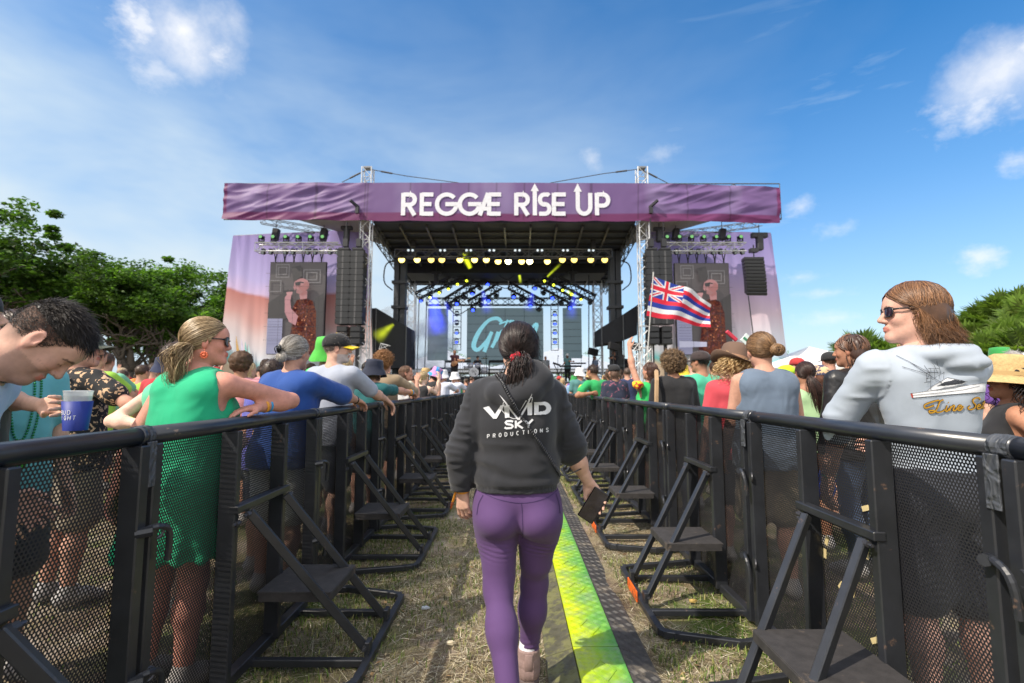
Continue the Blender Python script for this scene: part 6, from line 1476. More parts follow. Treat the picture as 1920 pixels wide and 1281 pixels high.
# ------------------------------------------------------------------ the cast
def bvh_of(info, V, Q):
    W = V @ info['Rz'].T + info['org']
    return BVHTree.FromPolygons([tuple(p) for p in W], [tuple(int(i) for i in q) for q in Q])
def dense(pts, step):
    pts = np.asarray(pts, float); out = [pts[0]]
    for a, b in zip(pts[:-1], pts[1:]):
        n = max(1, int(np.ceil(np.linalg.norm(b - a) / step)))
        for i in range(1, n + 1): out.append(a + (b - a) * i / n)
    return np.array(out)
def on_cloth(bvh, u, v, off):
    d = Vector(ray(u, v)).normalized(); h = bvh.ray_cast(Vector((0, 0, CAMH)), d)
    if h[0] is None: return None
    n = h[1]; n = n if n.dot(d) < 0 else -n
    return np.array(h[0]) + np.array(n) * off
def decal(info, bvh, S, width, m, name, step=2.5, off=.0022, base=0):
    """print lettering on the cloth: photo-pixel strokes dropped on the garment surface"""
    b = MB()
    for si, s in enumerate(S):
        ww = width
        if isinstance(s, tuple): s, ww = s
        p = np.asarray(s, float); L = np.concatenate([[0], np.cumsum(np.linalg.norm(np.diff(p, axis=0), axis=1))])
        q = dense(p, step); t = np.concatenate([[0], np.cumsum(np.linalg.norm(np.diff(q, axis=0), axis=1))]); t /= max(t[-1], 1e-6)
        wv = np.full(len(q), float(ww)) if np.isscalar(ww) else np.interp(t, np.linspace(0, 1, len(ww)), ww)
        tg = np.gradient(q, axis=0); tg /= np.maximum(np.linalg.norm(tg, axis=1, keepdims=True), 1e-9); nr = np.stack([-tg[:, 1], tg[:, 0]], 1)
        k = max(1, int(np.ceil(wv.max() / 4))); rows = []
        for i in range(len(q)): rows.append([on_cloth(bvh, *(q[i] + nr[i] * wv[i] * (j / k - .5)), off + (base + si) * .00025) for j in range(k + 1)])
        for i in range(len(q) - 1):
            for j in range(k):
                c = [rows[i][j], rows[i][j + 1], rows[i + 1][j + 1], rows[i + 1][j]]
                if any(x is None for x in c): continue
                if max(np.linalg.norm(c[0] - c[2]), np.linalg.norm(c[1] - c[3])) > .05: continue
                b.add([info['Rz'].T @ (x - info['org']) for x in c], [(0, 1, 2, 3)])
    return b.out(name, m, info['root'], True)
def fillpoly(info, bvh, poly, m, name, off=.002, n=22):
    poly = np.asarray(poly, float); lo, hi = poly.min(0), poly.max(0); b = MB()
    def inside(p):
        c = False; j = len(poly) - 1
        for i in range(len(poly)):
            if (poly[i][1] > p[1]) != (poly[j][1] > p[1]) and p[0] < (poly[j][0] - poly[i][0]) * (p[1] - poly[i][1]) / (poly[j][1] - poly[i][1]) + poly[i][0]: c = not c
            j = i
        return c
    # scan rows for clean horizontal spans
    st = .8; ys = np.arange(lo[1], hi[1], st)
    for y in ys:
        ym = y + st / 2; xs = []
        for i in range(len(poly)):
            a, c = poly[i], poly[(i + 1) % len(poly)]
            if (a[1] > ym) != (c[1] > ym): xs.append(a[0] + (c[0] - a[0]) * (ym - a[1]) / (c[1] - a[1]))
        xs.sort()
        for x0, x1 in zip(xs[::2], xs[1::2]):
            k = max(1, int((x1 - x0) / 5)); e = np.linspace(x0, x1, k + 1)
            for q0, q1 in zip(e[:-1], e[1:]):
                c = [on_cloth(bvh, *z, off) for z in ((q0, y), (q1, y), (q1, y + st), (q0, y + st))]
                if any(x is None for x in c) or np.linalg.norm(c[0] - c[2]) > .04: continue
                b.add([info['Rz'].T @ (x - info['org']) for x in c], [(0, 1, 2, 3)])
    return b.out(name, m, info['root'], True)
def local_mb(info, b, name, m, smooth=True):
    """mesh built in world coordinates, parented under a person"""
    if not b.v: return None
    V = np.concatenate(b.v); b.v = [(V - info['org']) @ info['Rz']]; return b.out(name, m, info['root'], smooth)
def band(info, k, t, r, w, m, name):
    A = info['arms'][k]; d = unit(A['W'] - A['E']); p = A['W'] - d * t; b = MB(); b.tube([p - d * w / 2, p - d * w / 4, p + d * w / 4, p + d * w / 2], [r * .93, r, r, r * .93], 16, caps=False); return b.out(name, m, info['root'], True)
SK1, SK2, SK3, SK4 = (.52, .28, .20), (.58, .35, .26), (.38, .19, .12), (.22, .105, .06)
def walker():
    hood_m = mat('hoodie_cloth', (.017, .018, .023), rough=.9, var=.12, vs=20, bump=.45, bs=520, bd=.0012, sheen=.2, wrinkle=.4, ws=5.)
    leg_m = mat('legging_cloth', (.100, .052, .150), rough=.8, var=.05, vs=5, bump=.12, bs=700, bd=.0006, sheen=.1, spec=.2)
    wrist = P(868, 918, 2.2); 
    arms = {'L': dict(ew=P(862, 848, 2.17), w=wrist, f=(.0, .05, -1), n=(.55, .8, .1), curl=(.4, .5, .6, .65, .35)),
            'R': dict(ew=P(1074, 846, 2.24), w=P(1102, 903, 2.27), f=(.5, .05, -.85), n=(-.35, -.9, .0), curl=(.5, .54, .58, .62, .5))}
    legs = {'L': (vec(-.066, 2.2, .82), P(934, 1105, 2.16) + (0, 0, 0), vec(.0, 1.90, .12), vec(.0, 2.03, .035)),
            'R': (vec(.105, 2.2, .82), P(1002, 1095, 2.33), vec(.073, 2.37, .105), vec(.085, 2.52, .04))}
    E1 = lambda c, r, k=.05: e_(c, r, k)
    hood = []
    # soft hood lying on the upper back
    o = vec(.02, 2.2, 0)
    L = lambda x, y, z: vec(x, y, z)
    ring = [(-.105, .02, 1.345), (-.12, -.05, 1.335), (-.085, -.105, 1.305), (-.02, -.125, 1.285), (.05, -.115, 1.315), (.09, -.075, 1.36), (.075, .0, 1.395)]
    rr = [.024, .034, .042, .05, .055, .06, .04]
    for i in range(6): hood.append(c_(L(*ring[i]), L(*ring[i + 1]), rr[i] + .006, rr[i + 1] + .006, .010))
    hood += [e_((.01, -.115, 1.265), (.085, .038, .06), .012), e_((.075, -.07, 1.39), (.055, .05, .06), .02)]
    tx = [E1((0, 0, 1.02), (.182, .14, .13), .06), E1((.0, -.02, 1.17), (.168, .13, .12), .05), E1((0, .0, .945), (.188, .135, .055), .03), 
          E1((-.245, -.02, 1.04), (.040, .05, .07), .02), E1((-.235, -.01, .965), (.040, .046, .05), .015), E1((-.225, .01, .925), (.031, .034, .03), .01),
          E1((.25, .02, 1.085), (.050, .055, .05), .02), E1((.262, .04, 1.04), (.045, .05, .025), .01)] + hood
    def folds(v, N):
        # gathers above the hem, at the elbows and diagonal pulls across the back
        x, y, z = v[:, 0], v[:, 1], v[:, 2]
        ph = z * 95 + 14 * x + 3 * fbm(v * 7, 2, 4)
        g = np.exp(-((z - .975) / .045) ** 2) * (np.abs(x) < .2)
        d = .0035 * g * np.sin(ph * .8) + .007 * np.exp(-((z - 1.06) / .07) ** 2) * (1 - 2 * np.abs(vnoise(v * np.array([6, 4, 16]), 6))) * (np.abs(x) < .19)
        d += .007 * (np.abs(x) > .2) * (1 - 2 * np.abs(vnoise(v * np.array([6, 6, 30]) + 1.2 * fbm(v * 6, 1, 3)[:, None], 9)))
        rib = (z < .925) & (np.abs(x) < .2); d = np.where(rib, -.006 + .0012 * np.sin(np.arctan2(y, x) * 140), d)
        return v + N * d[:, None]
    info = person('woman walking away in a black printed hoodie and purple leggings', .02, 2.2, 0, 1.62, True, 1.04, (0, -.0), (-.06, -.05, .06), arms, SK2,
        top=dict(kind='hoodie', m=hood_m, off=.018, hem=.965, sleeve=dict(L=1.97, R=1.02), bag=.007, ks=.018, extra=tx, neck=.0, amp=.004, res=.0075, fn=folds),
        bottom=dict(kind='leggings', m=leg_m, top=1.0, off=.004, res=.0065, noshoe=True, extra=[
            e_((-.078, -.045, .785), (.095, .108, .092), .02), e_((.088, -.045, .785), (.095, .108, .092), .02), e_((0.0, .01, .875), (.158, .098, .10), .05), e_((-.118, .01, .77), (.062, .09, .13), .05), e_((.13, .01, .77), (.062, .09, .13), .05),
            c_((-.082, .01, .76), (-.07, -.01, .55), .080, .063, .03), c_((.098, .015, .76), (.09, .07, .57), .080, .063, .03), neg(c_((.005, -.16, .90), (.005, -.125, .68), .004, .007, .03)), neg(c_((-.16, -.11, .685), (-.02, -.115, .672), .003, .006, .022)), neg(c_((.15, -.11, .685), (.03, -.115, .672), .003, .006, .022))],
            fn=lambda v, N: v + N * (.0022 * np.sin(v[:, 2] * 330 + v[:, 0] * 50 + 2 * vnoise(v * 14, 3)) * np.exp(-((v[:, 2] - .655) / .035) ** 2) * (v[:, 1] < 0) + .0022 * np.sin(v[:, 2] * 260 - v[:, 0] * 40) * np.exp(-((v[:, 2] - .16) / .05) ** 2))[:, None]),
        hair=dict(kind='pony', col=(.010, .007, .007), col2=(.055, .032, .028), tie=(-.004, -.112, -.052), tail=[(-.002, -.108, -.05), (.012, -.135, -.085), (.005, -.135, -.14), (-.012, -.137, -.22), (-.03, -.137, -.31)], tr=.040, nt=800, n=2600, wave=.014, wf=6, th=.016, sr=.0015), res=.008, legs=legs)
    root = info['root']; hoodie, hv, hq = info['top']
    bv = bvh_of(info, hv, hq)
    # stray hair and side lock
    rng = np.random.RandomState(5); n = 130; m = 10; t = np.linspace(0, 1, m)[None, :, None]; hc = info['hc']
    base = hc + np.stack([rng.choice([-1, 1], n, p=[.0, 1.]) * rng.uniform(.055, .084, n), rng.uniform(-.07, .03, n), rng.uniform(-.02, .09, n)], 1); sg = np.sign(base[:, 0] - hc[0])
    S = base[:, None] + t * np.stack([sg * rng.uniform(0, .03, n), rng.uniform(-.03, .01, n), -rng.uniform(.05, .13, n)], 1)[:, None] + .008 * np.sin(t * 5 + rng.uniform(0, 6, (n, 1, 1)))
    sv, sq = strand_mesh(S, .0009); mk('flyaway_hair', sv, sq, mat('black_hair_loose', (.02, .014, .013), rough=.45), root, True)
    n = 90; th = rng.uniform(-.9, .9, n); S = hc + np.stack([.03 * np.sin(th * 2) + rng.normal(size=n) * .02, -.112 + rng.normal(size=n) * .01, -.05 + rng.normal(size=n) * .02], 1)[:, None] + np.cumsum(rng.normal(size=(n, m, 3)) * .006 + np.array([0, -.001, -.004]), 1)
    sv, sq = strand_mesh(S, .0011); mk('messy_strands', sv, sq, MATS['black_hair_loose'], root, True)
    # scrunchie
    b = MB(); c = hc + vec(-.004, -.118, -.052) * .91; pts = []
    for i in range(40):
        a = 2 * PI * i / 40; r = .019 + .004 * math.sin(a * 9); pts.append(c + vec(math.cos(a) * r * 1.25, -.012 + .006 * math.cos(a * 7), math.sin(a) * r * .8 + .004 * math.sin(5 * a)))
    b.tube(pts, [.0095 + .003 * math.sin(i * 1.9) for i in range(40)], 8, closed=True); b.out('scrunchie', mat('red_satin', (.55, .012, .03), rough=.4, wrinkle=.5, ws=60), root, True)
    # print
    X = lambda x, y: (820 + x * .2967, 580 + y * .2967)
    pr = mat('white_ink', (.66, .67, .70), rough=.7, var=.08, vs=60)
    fp = lambda pts: fillpoly(info, bv, [X(*p) for p in pts], pr, 'print_letter', off=.0032)
    fp([(292, 622), (328, 612), (366, 664), (402, 606), (428, 600), (376, 692), (356, 692)])                     # V
    fp([(424, 606), (456, 604), (456, 684), (428, 688)])                                                            # I
    fp([(566, 590), (598, 586), (598, 668), (570, 670)])                                                            # I
    fp([(610, 584), (670, 584)] + A2(670, 625, 46, 41, -90, 90, 16) + [(610, 667), (610, 584), (638, 604), (638, 648), (668, 646)] + A2(664, 625, 22, 20, 90, -90, 10) + [(638, 604), (610, 584)])
    fp([(392, 538), (436, 585), (512, 690), (600, 530), (575, 600), (521, 700), (506, 700)])                        # tall centre V
    decal(info, bv, [[X(420, 585), X(410, 640), X(440, 675), X(480, 692), X(520, 692)], [X(600, 560), X(596, 585)], [X(600, 555), X(585, 560), X(575, 572)], [X(520, 640), X(560, 575), X(566, 580)]], 1.1, pr, 'print_swoosh')
    # SKY
    cx = 428
    decal(info, bv, [[X(478, 712), X(470, 707), X(440, 708), X(431, 716), X(440, 726), X(470, 730), X(478, 740), X(468, 750), X(436, 752), X(426, 746)], [X(496, 704), X(496, 752)], [X(535, 704), X(502, 728), X(540, 752)], [X(548, 700), X(574, 724), X(602, 696)], [X(574, 724), X(576, 748)]], 3.9, pr, 'print_word_sky', base=3)
    # PRODUCTIONS in a shallow slope
    gl = {'P': [[(0, 0), (0, 1), (.5, 1), (.62, .8), (.5, .55), (0, .5)]], 'R': [[(0, 0), (0, 1), (.5, 1), (.62, .8), (.5, .55), (0, .5)], [(.35, .5), (.62, 0)]], 'O': [A2(.33, .5, .33, .5, 0, 360, 14)], 'D': [[(0, 0), (0, 1), (.35, 1), (.62, .75), (.62, .25), (.35, 0), (0, 0)]],
          'U': [[(0, 1), (0, .3), (.15, 0), (.45, 0), (.6, .3), (.6, 1)]], 'C': [A2(.35, .5, .33, .5, 50, 310, 12)], 'T': [[(0, 1), (.62, 1)], [(.31, 1), (.31, 0)]], 'I': [[(0, 0), (0, 1)]], 'N': [[(0, 0), (0, 1), (.6, 0), (.6, 1)]], 'S': [[(.6, .85), (.4, 1), (.15, 1), (0, .78), (.15, .55), (.45, .45), (.6, .25), (.45, 0), (.15, 0), (0, .15)]]}
    S = []; word = 'PRODUCTIONS'
    for i, ch in enumerate(word):
        x0 = 318 + i * 36.6; y0 = 814 - i * 4.1; 
        for g in gl[ch]: S.append([X(x0 + p[0] * 21, y0 - p[1] * 23 - p[0] * 1.5) for p in g])
    decal(info, bv, S, 1.5, pr, 'print_word_productions', step=2)
    # seams on the leggings
    lv, lq = info['bottom'].data, None
    me = info['bottom'].data; LV = np.zeros(len(me.vertices) * 3); me.vertices.foreach_get('co', LV); LV = LV.reshape(-1, 3); lb = BVHTree.FromPolygons([tuple(p) for p in LV @ info['Rz'].T + info['org']], [tuple(p.vertices) for p in me.polygons])
    Z = lambda x, y: (820 + x * .29745, 900 + y * .29745)
    decal(info, lb, [bez([Z(300, 88), Z(380, 122), Z(470, 142), Z(530, 146), Z(610, 138), Z(700, 108), Z(765, 55)], 20), [Z(530, 146), Z(536, 200), Z(540, 300), Z(538, 368)], bez([Z(290, 95), Z(262, 150), Z(250, 220)], 8), bez([Z(745, 85), Z(765, 150), Z(772, 210)], 8)], 1.1, mat('seam_thread', (.03, .012, .07), rough=.8), 'seam', off=.0012)
    # pocket bulge, sock and shoes
    sock = MATS['white_sock']; A = info['legs'][0][2]
    b = MB(); b.tube([A + (0, -.012, .02), A + (.002, -.012, .07), A + (.006, -.012, .115)], [.046, .043, .041], 20, caps=False); b.out('sock', sock, root, True)
    boot = mat('boot_suede', (.27, .185, .17), rough=.85, var=.2, vs=25, bump=.5, bs=180); sole = mat('boot_sole', (.10, .075, .075), rough=.8)
    for (H, K, A, Tt), nm in zip(info['legs'], ('R', 'L')):
        f = unit((Tt - A) * (1, 1, 0)); pr_ = [c_(A + vec(0, -.02, -.035), Tt + vec(0, -.02, .008), .047, .042, .02), c_(Tt + vec(0, -.03, .005), Tt + f * .02, .043, .036, .02), c_(A + vec(0, -.015, -.02), A + vec(.002, -.014, .055), .052, .049, .02)]
        def cut(X_, Y_, Z_, F, z1=A[2] + .062): return np.maximum(F, Z_ - z1)
        v, q = sdf(pr_, .005, cut); N = vnormals(v, q); rel = v - A
        v = v + N * (.0025 * (np.abs(rel[:, 2] - .01) < .012) + .0022 * (np.abs(np.abs(rel[:, 0]) - .02) < .004) * (rel[:, 1] < 0))[:, None]
        mk('shoe', v, q, boot, root, True)
        sv, sq = sdf([c_(A + vec(0, -.022, -.075), Tt + f * .01 + vec(0, 0, -.02), .048, .046, .02)], .005, lambda X_, Y_, Z_, F: np.maximum(F, np.maximum(Z_ - (A[2] - .058), .003 - Z_))); mk('shoe_sole', sv, sq, sole, root, True)
        b = MB(); b.box(A + vec(0, -.066, .02), (.018, .004, .035), bev=.003); b.out('pull_tab', boot, root, True)
    # coiled camera cord across the back
    path = bez([X(352, 395), X(395, 450), X(430, 500), X(470, 575), (X(520, 665)), X(590, 770), X(680, 905), X(745, 1010), X(790, 1095)], 60); pts = [on_cloth(bv, u, v, .0085) for u, v in path]; pts = [p for p in pts if p is not None]
    pts = np.array(pts); pts = np.array([np.mean(pts[max(0, i - 2):i + 3], 0) for i in range(len(pts))])
    Lc = np.concatenate([[0], np.cumsum(np.linalg.norm(np.diff(pts, axis=0), axis=1))]); n = 1500; s = np.linspace(0, Lc[-1], n); c = np.stack([np.interp(s, Lc, pts[:, i]) for i in range(3)], 1); tg = unit_rows(np.gradient(c, axis=0)); a1 = unit_rows(np.cross(tg, [0, 1, 0])); a2 = np.cross(tg, a1)
    ph = s / .0105 * 2 * PI; hl = c + .0062 * (np.cos(ph)[:, None] * a1 + np.sin(ph)[:, None] * a2); b = MB(); b.tube(hl, .0021, 5)
    t0 = hl[-1]; b.tube(bez([t0, t0 + vec(.03, .0, -.002), t0 + vec(.10, .06, .015)], 10), .003, 5)
    local_mb(info, b, 'coiled_cord', mat('cord_black', (.035, .035, .04), rough=.25, spec=1.))
    band(info, 'L', .012, .031, .022, mat('watch_black', (.015, .015, .018), rough=.4), 'watch')
    band(info, 'L', -.006, .029, .010, mat('band_orange', (.75, .32, .03), rough=.6), 'wristband')
    W = info['arms']['L']['W']; b = MB(); b.bar(W + vec(-.028, -.005, .0), W + vec(-.045, .01, -.055), .012, .002); b.out('wristband_tail', MATS['band_orange'], root)
    # phone in the right hand : a thing of its own
    A = info['arms']['R']; Pw = P(1112, 944, 2.275); Rm = np.array(Matrix.Rotation(-.12, 3, 'Z') @ Matrix.Rotation(.56, 3, 'Y'))
    b = MB(); b.box((0, 0, 0), (.037, .0042, .074), bev=.0035); t = thing('phone', 'black smartphone held in the right hand of the walking woman', 'phone', Pw - vec(.004, .034, 0)); t.rotation_euler = Matrix(Rm.tolist()).to_euler()
    b.out('phone_body', mat('phone_black', (.01, .011, .014), rough=.12, metal=.3, spec=.8), t)
    b = MB(); b.box((0, -.0046, 0), (.0335, .0006, .070)); b.out('phone_screen', mat('phone_glass', (.006, .007, .012), rough=.05, spec=.9), t)
    return info
def put_cup():
    p = P(142, 800, 1.95); t = thing('beer_cup', 'clear plastic beer cup in a blue sleeve held above the barrier rail', 'cup', (p[0], 1.95, p[2] + .0))
    cl = mat('clear_plastic', (.75, .78, .8), rough=.12, alpha=.45, spec=.7); b = MB(); b.lathe([(.033, -.01), (.046, .135), (.048, .137), (.046, .139), (.043, .128), (.031, -.008)], n=28); b.out('cup_wall', cl, t, True)
    b = MB(); b.lathe([(.0, .118), (.043, .118)], n=24); b.out('ice', mat('ice', (.55, .56, .55), rough=.2, alpha=.8, bump=1., bs=90, bd=.01), t)
    b = MB(); b.lathe([(.036, -.012), (.0465, .098), (.0485, .098), (.0385, -.014)], n=32); sl = b.out('sleeve', mat('cup_blue', (.012, .03, .24), rough=.55), t, True)
    W = mat('cup_print', (.7, .72, .8), rough=.6); gl = {'B': [[(0, 0), (0, 1), (.5, 1), (.6, .75), (.5, .53), (0, .5)], [(.5, .53), (.65, .27), (.5, 0), (0, 0)]], 'U': [[(0, 1), (0, .2), (.3, 0), (.6, .2), (.6, 1)]], 'D': [[(0, 0), (0, 1), (.4, 1), (.62, .7), (.62, .3), (.4, 0), (0, 0)]],
        'L': [[(0, 1), (0, 0), (.5, 0)]], 'I': [[(.1, 0), (.1, 1)]], 'G': [[(.6, .85), (.4, 1), (.1, .9), (0, .5), (.1, .1), (.4, 0), (.6, .15), (.6, .5), (.35, .5)]], 'H': [[(0, 0), (0, 1)], [(.6, 0), (.6, 1)], [(0, .5), (.6, .5)]], 'T': [[(0, 1), (.6, 1)], [(.3, 1), (.3, 0)]]}
    b = MB(); k = 0
    for word, z0, x0 in (('BUD', .048, -.034), ('LIGHT', .028, -.048)):
        for i, ch in enumerate(word):
            for g in gl[ch]:
                k += 1
                def T(q, dy, x0=x0, z0=z0, i=i):
                    sx = x0 + .016 * i + q[0] * .0145 + q[1] * .002; z = z0 + q[1] * .0155; r = .0385 + .00010 * 98 * (z + .014) / .112 + .0006 + dy; a = -PI / 2 - .55 + sx / r; a = -1.02 * PI / 2 + .12 + sx / .046
                    return (r * math.cos(a), r * math.sin(a), z)
                strokes(b, [dense(g, .1)], T, .17, k * .00002, .0)
    o = b.out('sleeve_print', W, t, True); o.parent = sl
    for zz in (.022, .068):
        pass
def beads(info, pts, m, name, r=.006, gap=.014):
    pts = np.asarray(pts); L = np.concatenate([[0], np.cumsum(np.linalg.norm(np.diff(pts, axis=0), axis=1))]); n = int(L[-1] / gap); b = MB()
    for s in np.linspace(0, L[-1], n): b.ball([np.interp(s, L, pts[:, i]) for i in range(3)], r, 7, 5)
    return local_mb(info, b, name, m)
def surf(bv, x, y, z, d, off=.006):
    h = bv.ray_cast(Vector((x, y, z)), Vector(d).normalized()); return None if h[0] is None else np.array(h[0]) + np.array(h[1]) * off * (1 if h[1].dot(Vector(d)) < 0 else -1)
def floral_mat(name, a, c, sc=22., th=.56):
    m = mat(name, a, rough=.85, wrinkle=.22, ws=5, bump=.2, bs=400); nt = m.node_tree; N = nt.nodes; L = nt.links; b = N['Principled BSDF']; tc = N.new('ShaderNodeTexCoord')
    nz = N.new('ShaderNodeTexNoise'); nz.inputs['Scale'].default_value = sc; nz.inputs['Detail'].default_value = 3; nz.inputs['Distortion'].default_value = .8; L.new(tc.outputs['Object'], nz.inputs['Vector'])
    r = N.new('ShaderNodeMapRange'); r.inputs['From Min'].default_value = th; r.inputs['From Max'].default_value = th + .02; L.new(nz.outputs['Fac'], r.inputs['Value'])
    mx = N.new('ShaderNodeMix'); mx.data_type = 'RGBA'; mx.inputs[6].default_value = (*a, 1); mx.inputs[7].default_value = (*c, 1); L.new(r.outputs[0], mx.inputs[0]); L.new(mx.outputs[2], b.inputs['Base Color']); return m
def left_crowd():
    dk_sh = cloth('dark_shorts', (.02, .025, .04)); khaki = cloth('khaki_shorts', (.25, .2, .14)); jean = cloth('jean_blue', (.04, .07, .14)); wht = cloth('white_shorts', (.55, .55, .55))
    # young man bowing his head at the left edge
    i1 = person('young man with short dark hair looking down over the rail, pale blue shirt', -1.70, 1.27, -1.08, 1.68, False, .98, (0, .25), (.10, -.98, .0), {'R': dict(w=(-1.42, 1.0, 1.0), e=(1, -.6, -.4), f=(.4, 0, -.8)), 'L': dict(w=(-1.50, 1.50, 1.0), e=(-1, -.3, -.3))}, (.56, .33, .25),
        top=dict(kind='tee', m=cloth('pale_blue_cotton', (.50, .60, .78)), sleeve=.85, res=.008), bottom=dict(kind='jeans', m=jean), hair=dict(kind='short', col=(.012, .009, .008), col2=(.04, .03, .025), len=.024, n=7500, fade=2, flow=(.1, .8, .1), sr=.0012), beard=((.10, .08, .07), .28), fine=True, res=.009)
    b = MB(); nb = i1['neck'][0][1]; 
    cord = [i1['Rz'] @ (nb + np.array([math.cos(a) * .085, math.sin(a) * .085, .035 - .04 * math.sin(a)])) + i1['org'] for a in np.linspace(0, 2 * PI, 24)[:-1]]; b.tube(cord, .0018, 5, closed=True); local_mb(i1, b, 'necklace', MATS['black_plastic'])
    band(i1, 'R', .02, .032, .012, mat('beads_red_blue', (.6, .08, .05), rough=.4), 'bracelet')
    # man in a black and pink cap at the very edge
    person('man in a black cap with a pink stripe at the left edge', -2.22, 2.02, -.5, 1.74, False, 1.1, (0, 0), (-.3, .1, 0), None, SK2, top=dict(kind='tee', m=cloth('charcoal', (.03, .03, .035))), bottom=dict(kind='shorts', m=dk_sh), hair=dict(kind='short', col=(.03, .02, .015), n=300), hat=dict(kind='cap', m=cloth('navy_black', (.008, .010, .018)), m2=cloth('pink_trim', (.6, .25, .24)), back=True), fine=2)
    # teal shirt with green beads, facing the walkway
    i2 = person('person in a pale teal shirt with green bead necklaces and a clover pendant', -2.34, 2.32, -1.95, 1.70, False, 1.0, (0, 0), (.1, -.1, 0), {'R': dict(w=P(142, 800, 1.95) + (-.085, .055, .045), e=(.2, .3, -1), f=(.98, -.12, .02), n=(.15, -1, 0), curl=(.75, .8, .8, .85, .9))}, SK2, top=dict(kind='tee', m=cloth('pale_teal', (.13, .42, .47))), bottom=dict(kind='shorts', m=dk_sh), hair=dict(kind='short', col=(.05, .03, .02), n=500), fine=2)
    bv = bvh_of(i2, i2['top'][1], i2['top'][2]); gm = mat('green_beads', (.0, .22, .05), rough=.2, metal=.3, spec=.8)
    c = i2['org']; J = i2['J']
    for w, dz in ((.085, -.40), (.055, -.33)):
        pts = []
        for k in np.linspace(-1, 1, 40):
            l = J(w * (1 - abs(k) ** .8 * .0) * np.sign(k) * abs(k) ** .6, 0, 1.455 + dz * (1 - abs(k) ** 1.6) * 1.0); wl = i2['Rz'] @ l + c; d = i2['Rz'] @ vec(0, -1, 0); q = surf(bv, *(wl - d * .6), d, .007)
            if q is not None: pts.append(q)
        beads(i2, pts, gm, 'bead_necklace', .0055, .0125)
    q = i2['Rz'] @ J(0, .17, 1.02) + c; b = MB(); b.ball(q, (.018, .018, .026), 10, 8); local_mb(i2, b, 'pendant', mat('clover_green', (.05, .35, .03), rough=.3))
    # floral shirt man with sling bag
    fm = floral_mat('bleached_floral', (.012, .012, .014), (.55, .36, .22), 30, .56)
    i3 = person('man in an olive cap and black shirt with bleached flowers', -2.78, 3.2, -.35, 1.70, False, 1.12, (0, 0), (-.85, -.02, 0), {'R': dict(w=(-2.1, 3.1, 1.06), e=(.5, -1, 0))}, SK1, top=dict(kind='tee', m=fm, sleeve=.62, off=.018), bottom=dict(kind='shorts', m=khaki), hair=dict(kind='loose', col=(.05, .03, .02), col2=(.18, .11, .07), len=.05, n=500, wave=.01), hat=dict(kind='cap', m=cloth('olive', (.045, .055, .035))), glasses={}, fine=2)
    bv = bvh_of(i3, i3['top'][1], i3['top'][2]); Rz3 = i3['Rz']; o3 = i3['org']; dd = Rz3 @ vec(0, 1, 0)
    sp = [surf(bv, *(Rz3 @ i3['J'](x, 0, z) + o3 - dd * .6), dd, .012) for x, z in zip(np.linspace(-.15, .13, 16), np.linspace(1.02, 1.43, 16))]; sp = [q for q in sp if q is not None]
    for k in (-1.5, -.5, .5, 1.5): b = MB(); b.tube([q + Rz3 @ vec(k * .009, 0, -k * .006) for q in sp], .004, 5); local_mb(i3, b, 'bag_strap', mat('grey_webbing', (.16, .17, .20), rough=.8))
    q = Rz3 @ i3['J'](-.05, -.17, 1.17) + o3; t = thing('sling_bag', 'dark grey and teal sling bag with an orange strap on the floral shirt', 'bag', q, -.35); b = MB(); v, f = sdf([e_((0, 0, 0), (.14, .05, .06), .02, rot(0, 0, -.55)), e_((.06, 0, .03), (.07, .045, .05), .03)], .01); mk('bag_body', v, f, mat('bag_grey', (.05, .05, .055), rough=.7), t)
    b = MB(); b.tube(bez([(-.10, -.055, -.01), (-.02, -.065, .03), (.05, -.06, .08), (.08, -.06, .05), (.03, -.065, .0), (-.03, -.06, -.06)], 20), .008, 6); b.out('orange_strap', mat('orange_web', (.80, .30, .01), rough=.6), t, True)
    b = MB(); b.tube(bez([(.06, -.05, -.02), (.10, -.02, -.12), (.11, .0, -.25)], 10), .02, 6); b.out('bag_flap', mat('bag_teal', (.01, .10, .12), rough=.7), t, True)
    b = MB(); cc = i3['hc'] + i3['Rh'] @ vec(0, -.02, -.10); b.tube([Rz3 @ (cc + i3['Rh'] @ vec(math.cos(a) * .085, math.sin(a) * .09 - .02, .01 + .03 * math.sin(a))) + o3 for a in np.linspace(PI * .9, PI * 2.1, 20)], .0045, 6); local_mb(i3, b, 'glasses_strap', mat('red_cord', (.7, .02, .05), rough=.5))
    # blonde woman in the green dress
    gd = cloth('green_dress', (.008, .40, .19), wrinkle=.3, ws=7)
    def skirtf(v, N): g = np.clip((.76 - v[:, 2]) / .15, 0, 1); a = np.arctan2(v[:, 1], v[:, 0]); return v + N * (g * .014 * np.sin(a * 17 + 3 * v[:, 2]))[:, None]
    i4 = person('blonde woman with ponytail in a bright green dress, elbow on the rail', -1.52, 2.33, -.22, 1.67, True, 1.17, (.03, .05), (-.88, -.02, 0), {'R': dict(ew=(-1.16, 2.63, 1.262), w=(-1.235, 2.45, 1.235), f=(-.5, -.9, -.1), n=(0, 0, -1), curl=(.2, .3, .35, .4, .2)), 'L': dict(w=(-1.80, 2.30, .85))}, (.60, .28, .21),
        top=dict(kind='dress', m=gd, hem=.62, flare=1.3, arm=.070, res=.008, fn=skirtf, amp=.010), bottom=dict(kind='shorts', m=dk_sh, len=.3), hair=dict(kind='pony', col=(.17, .11, .055), col2=(.62, .46, .27), tie=(.0, -.118, -.03), tail=[(-.005, -.11, -.03), (-.03, -.145, -.075), (-.045, -.135, -.14), (-.055, -.13, -.22)], tr=.034, nt=420, n=2200, th=.008, wave=.012), glasses=dict(w=.029, h=.023), fine=True, res=.009)
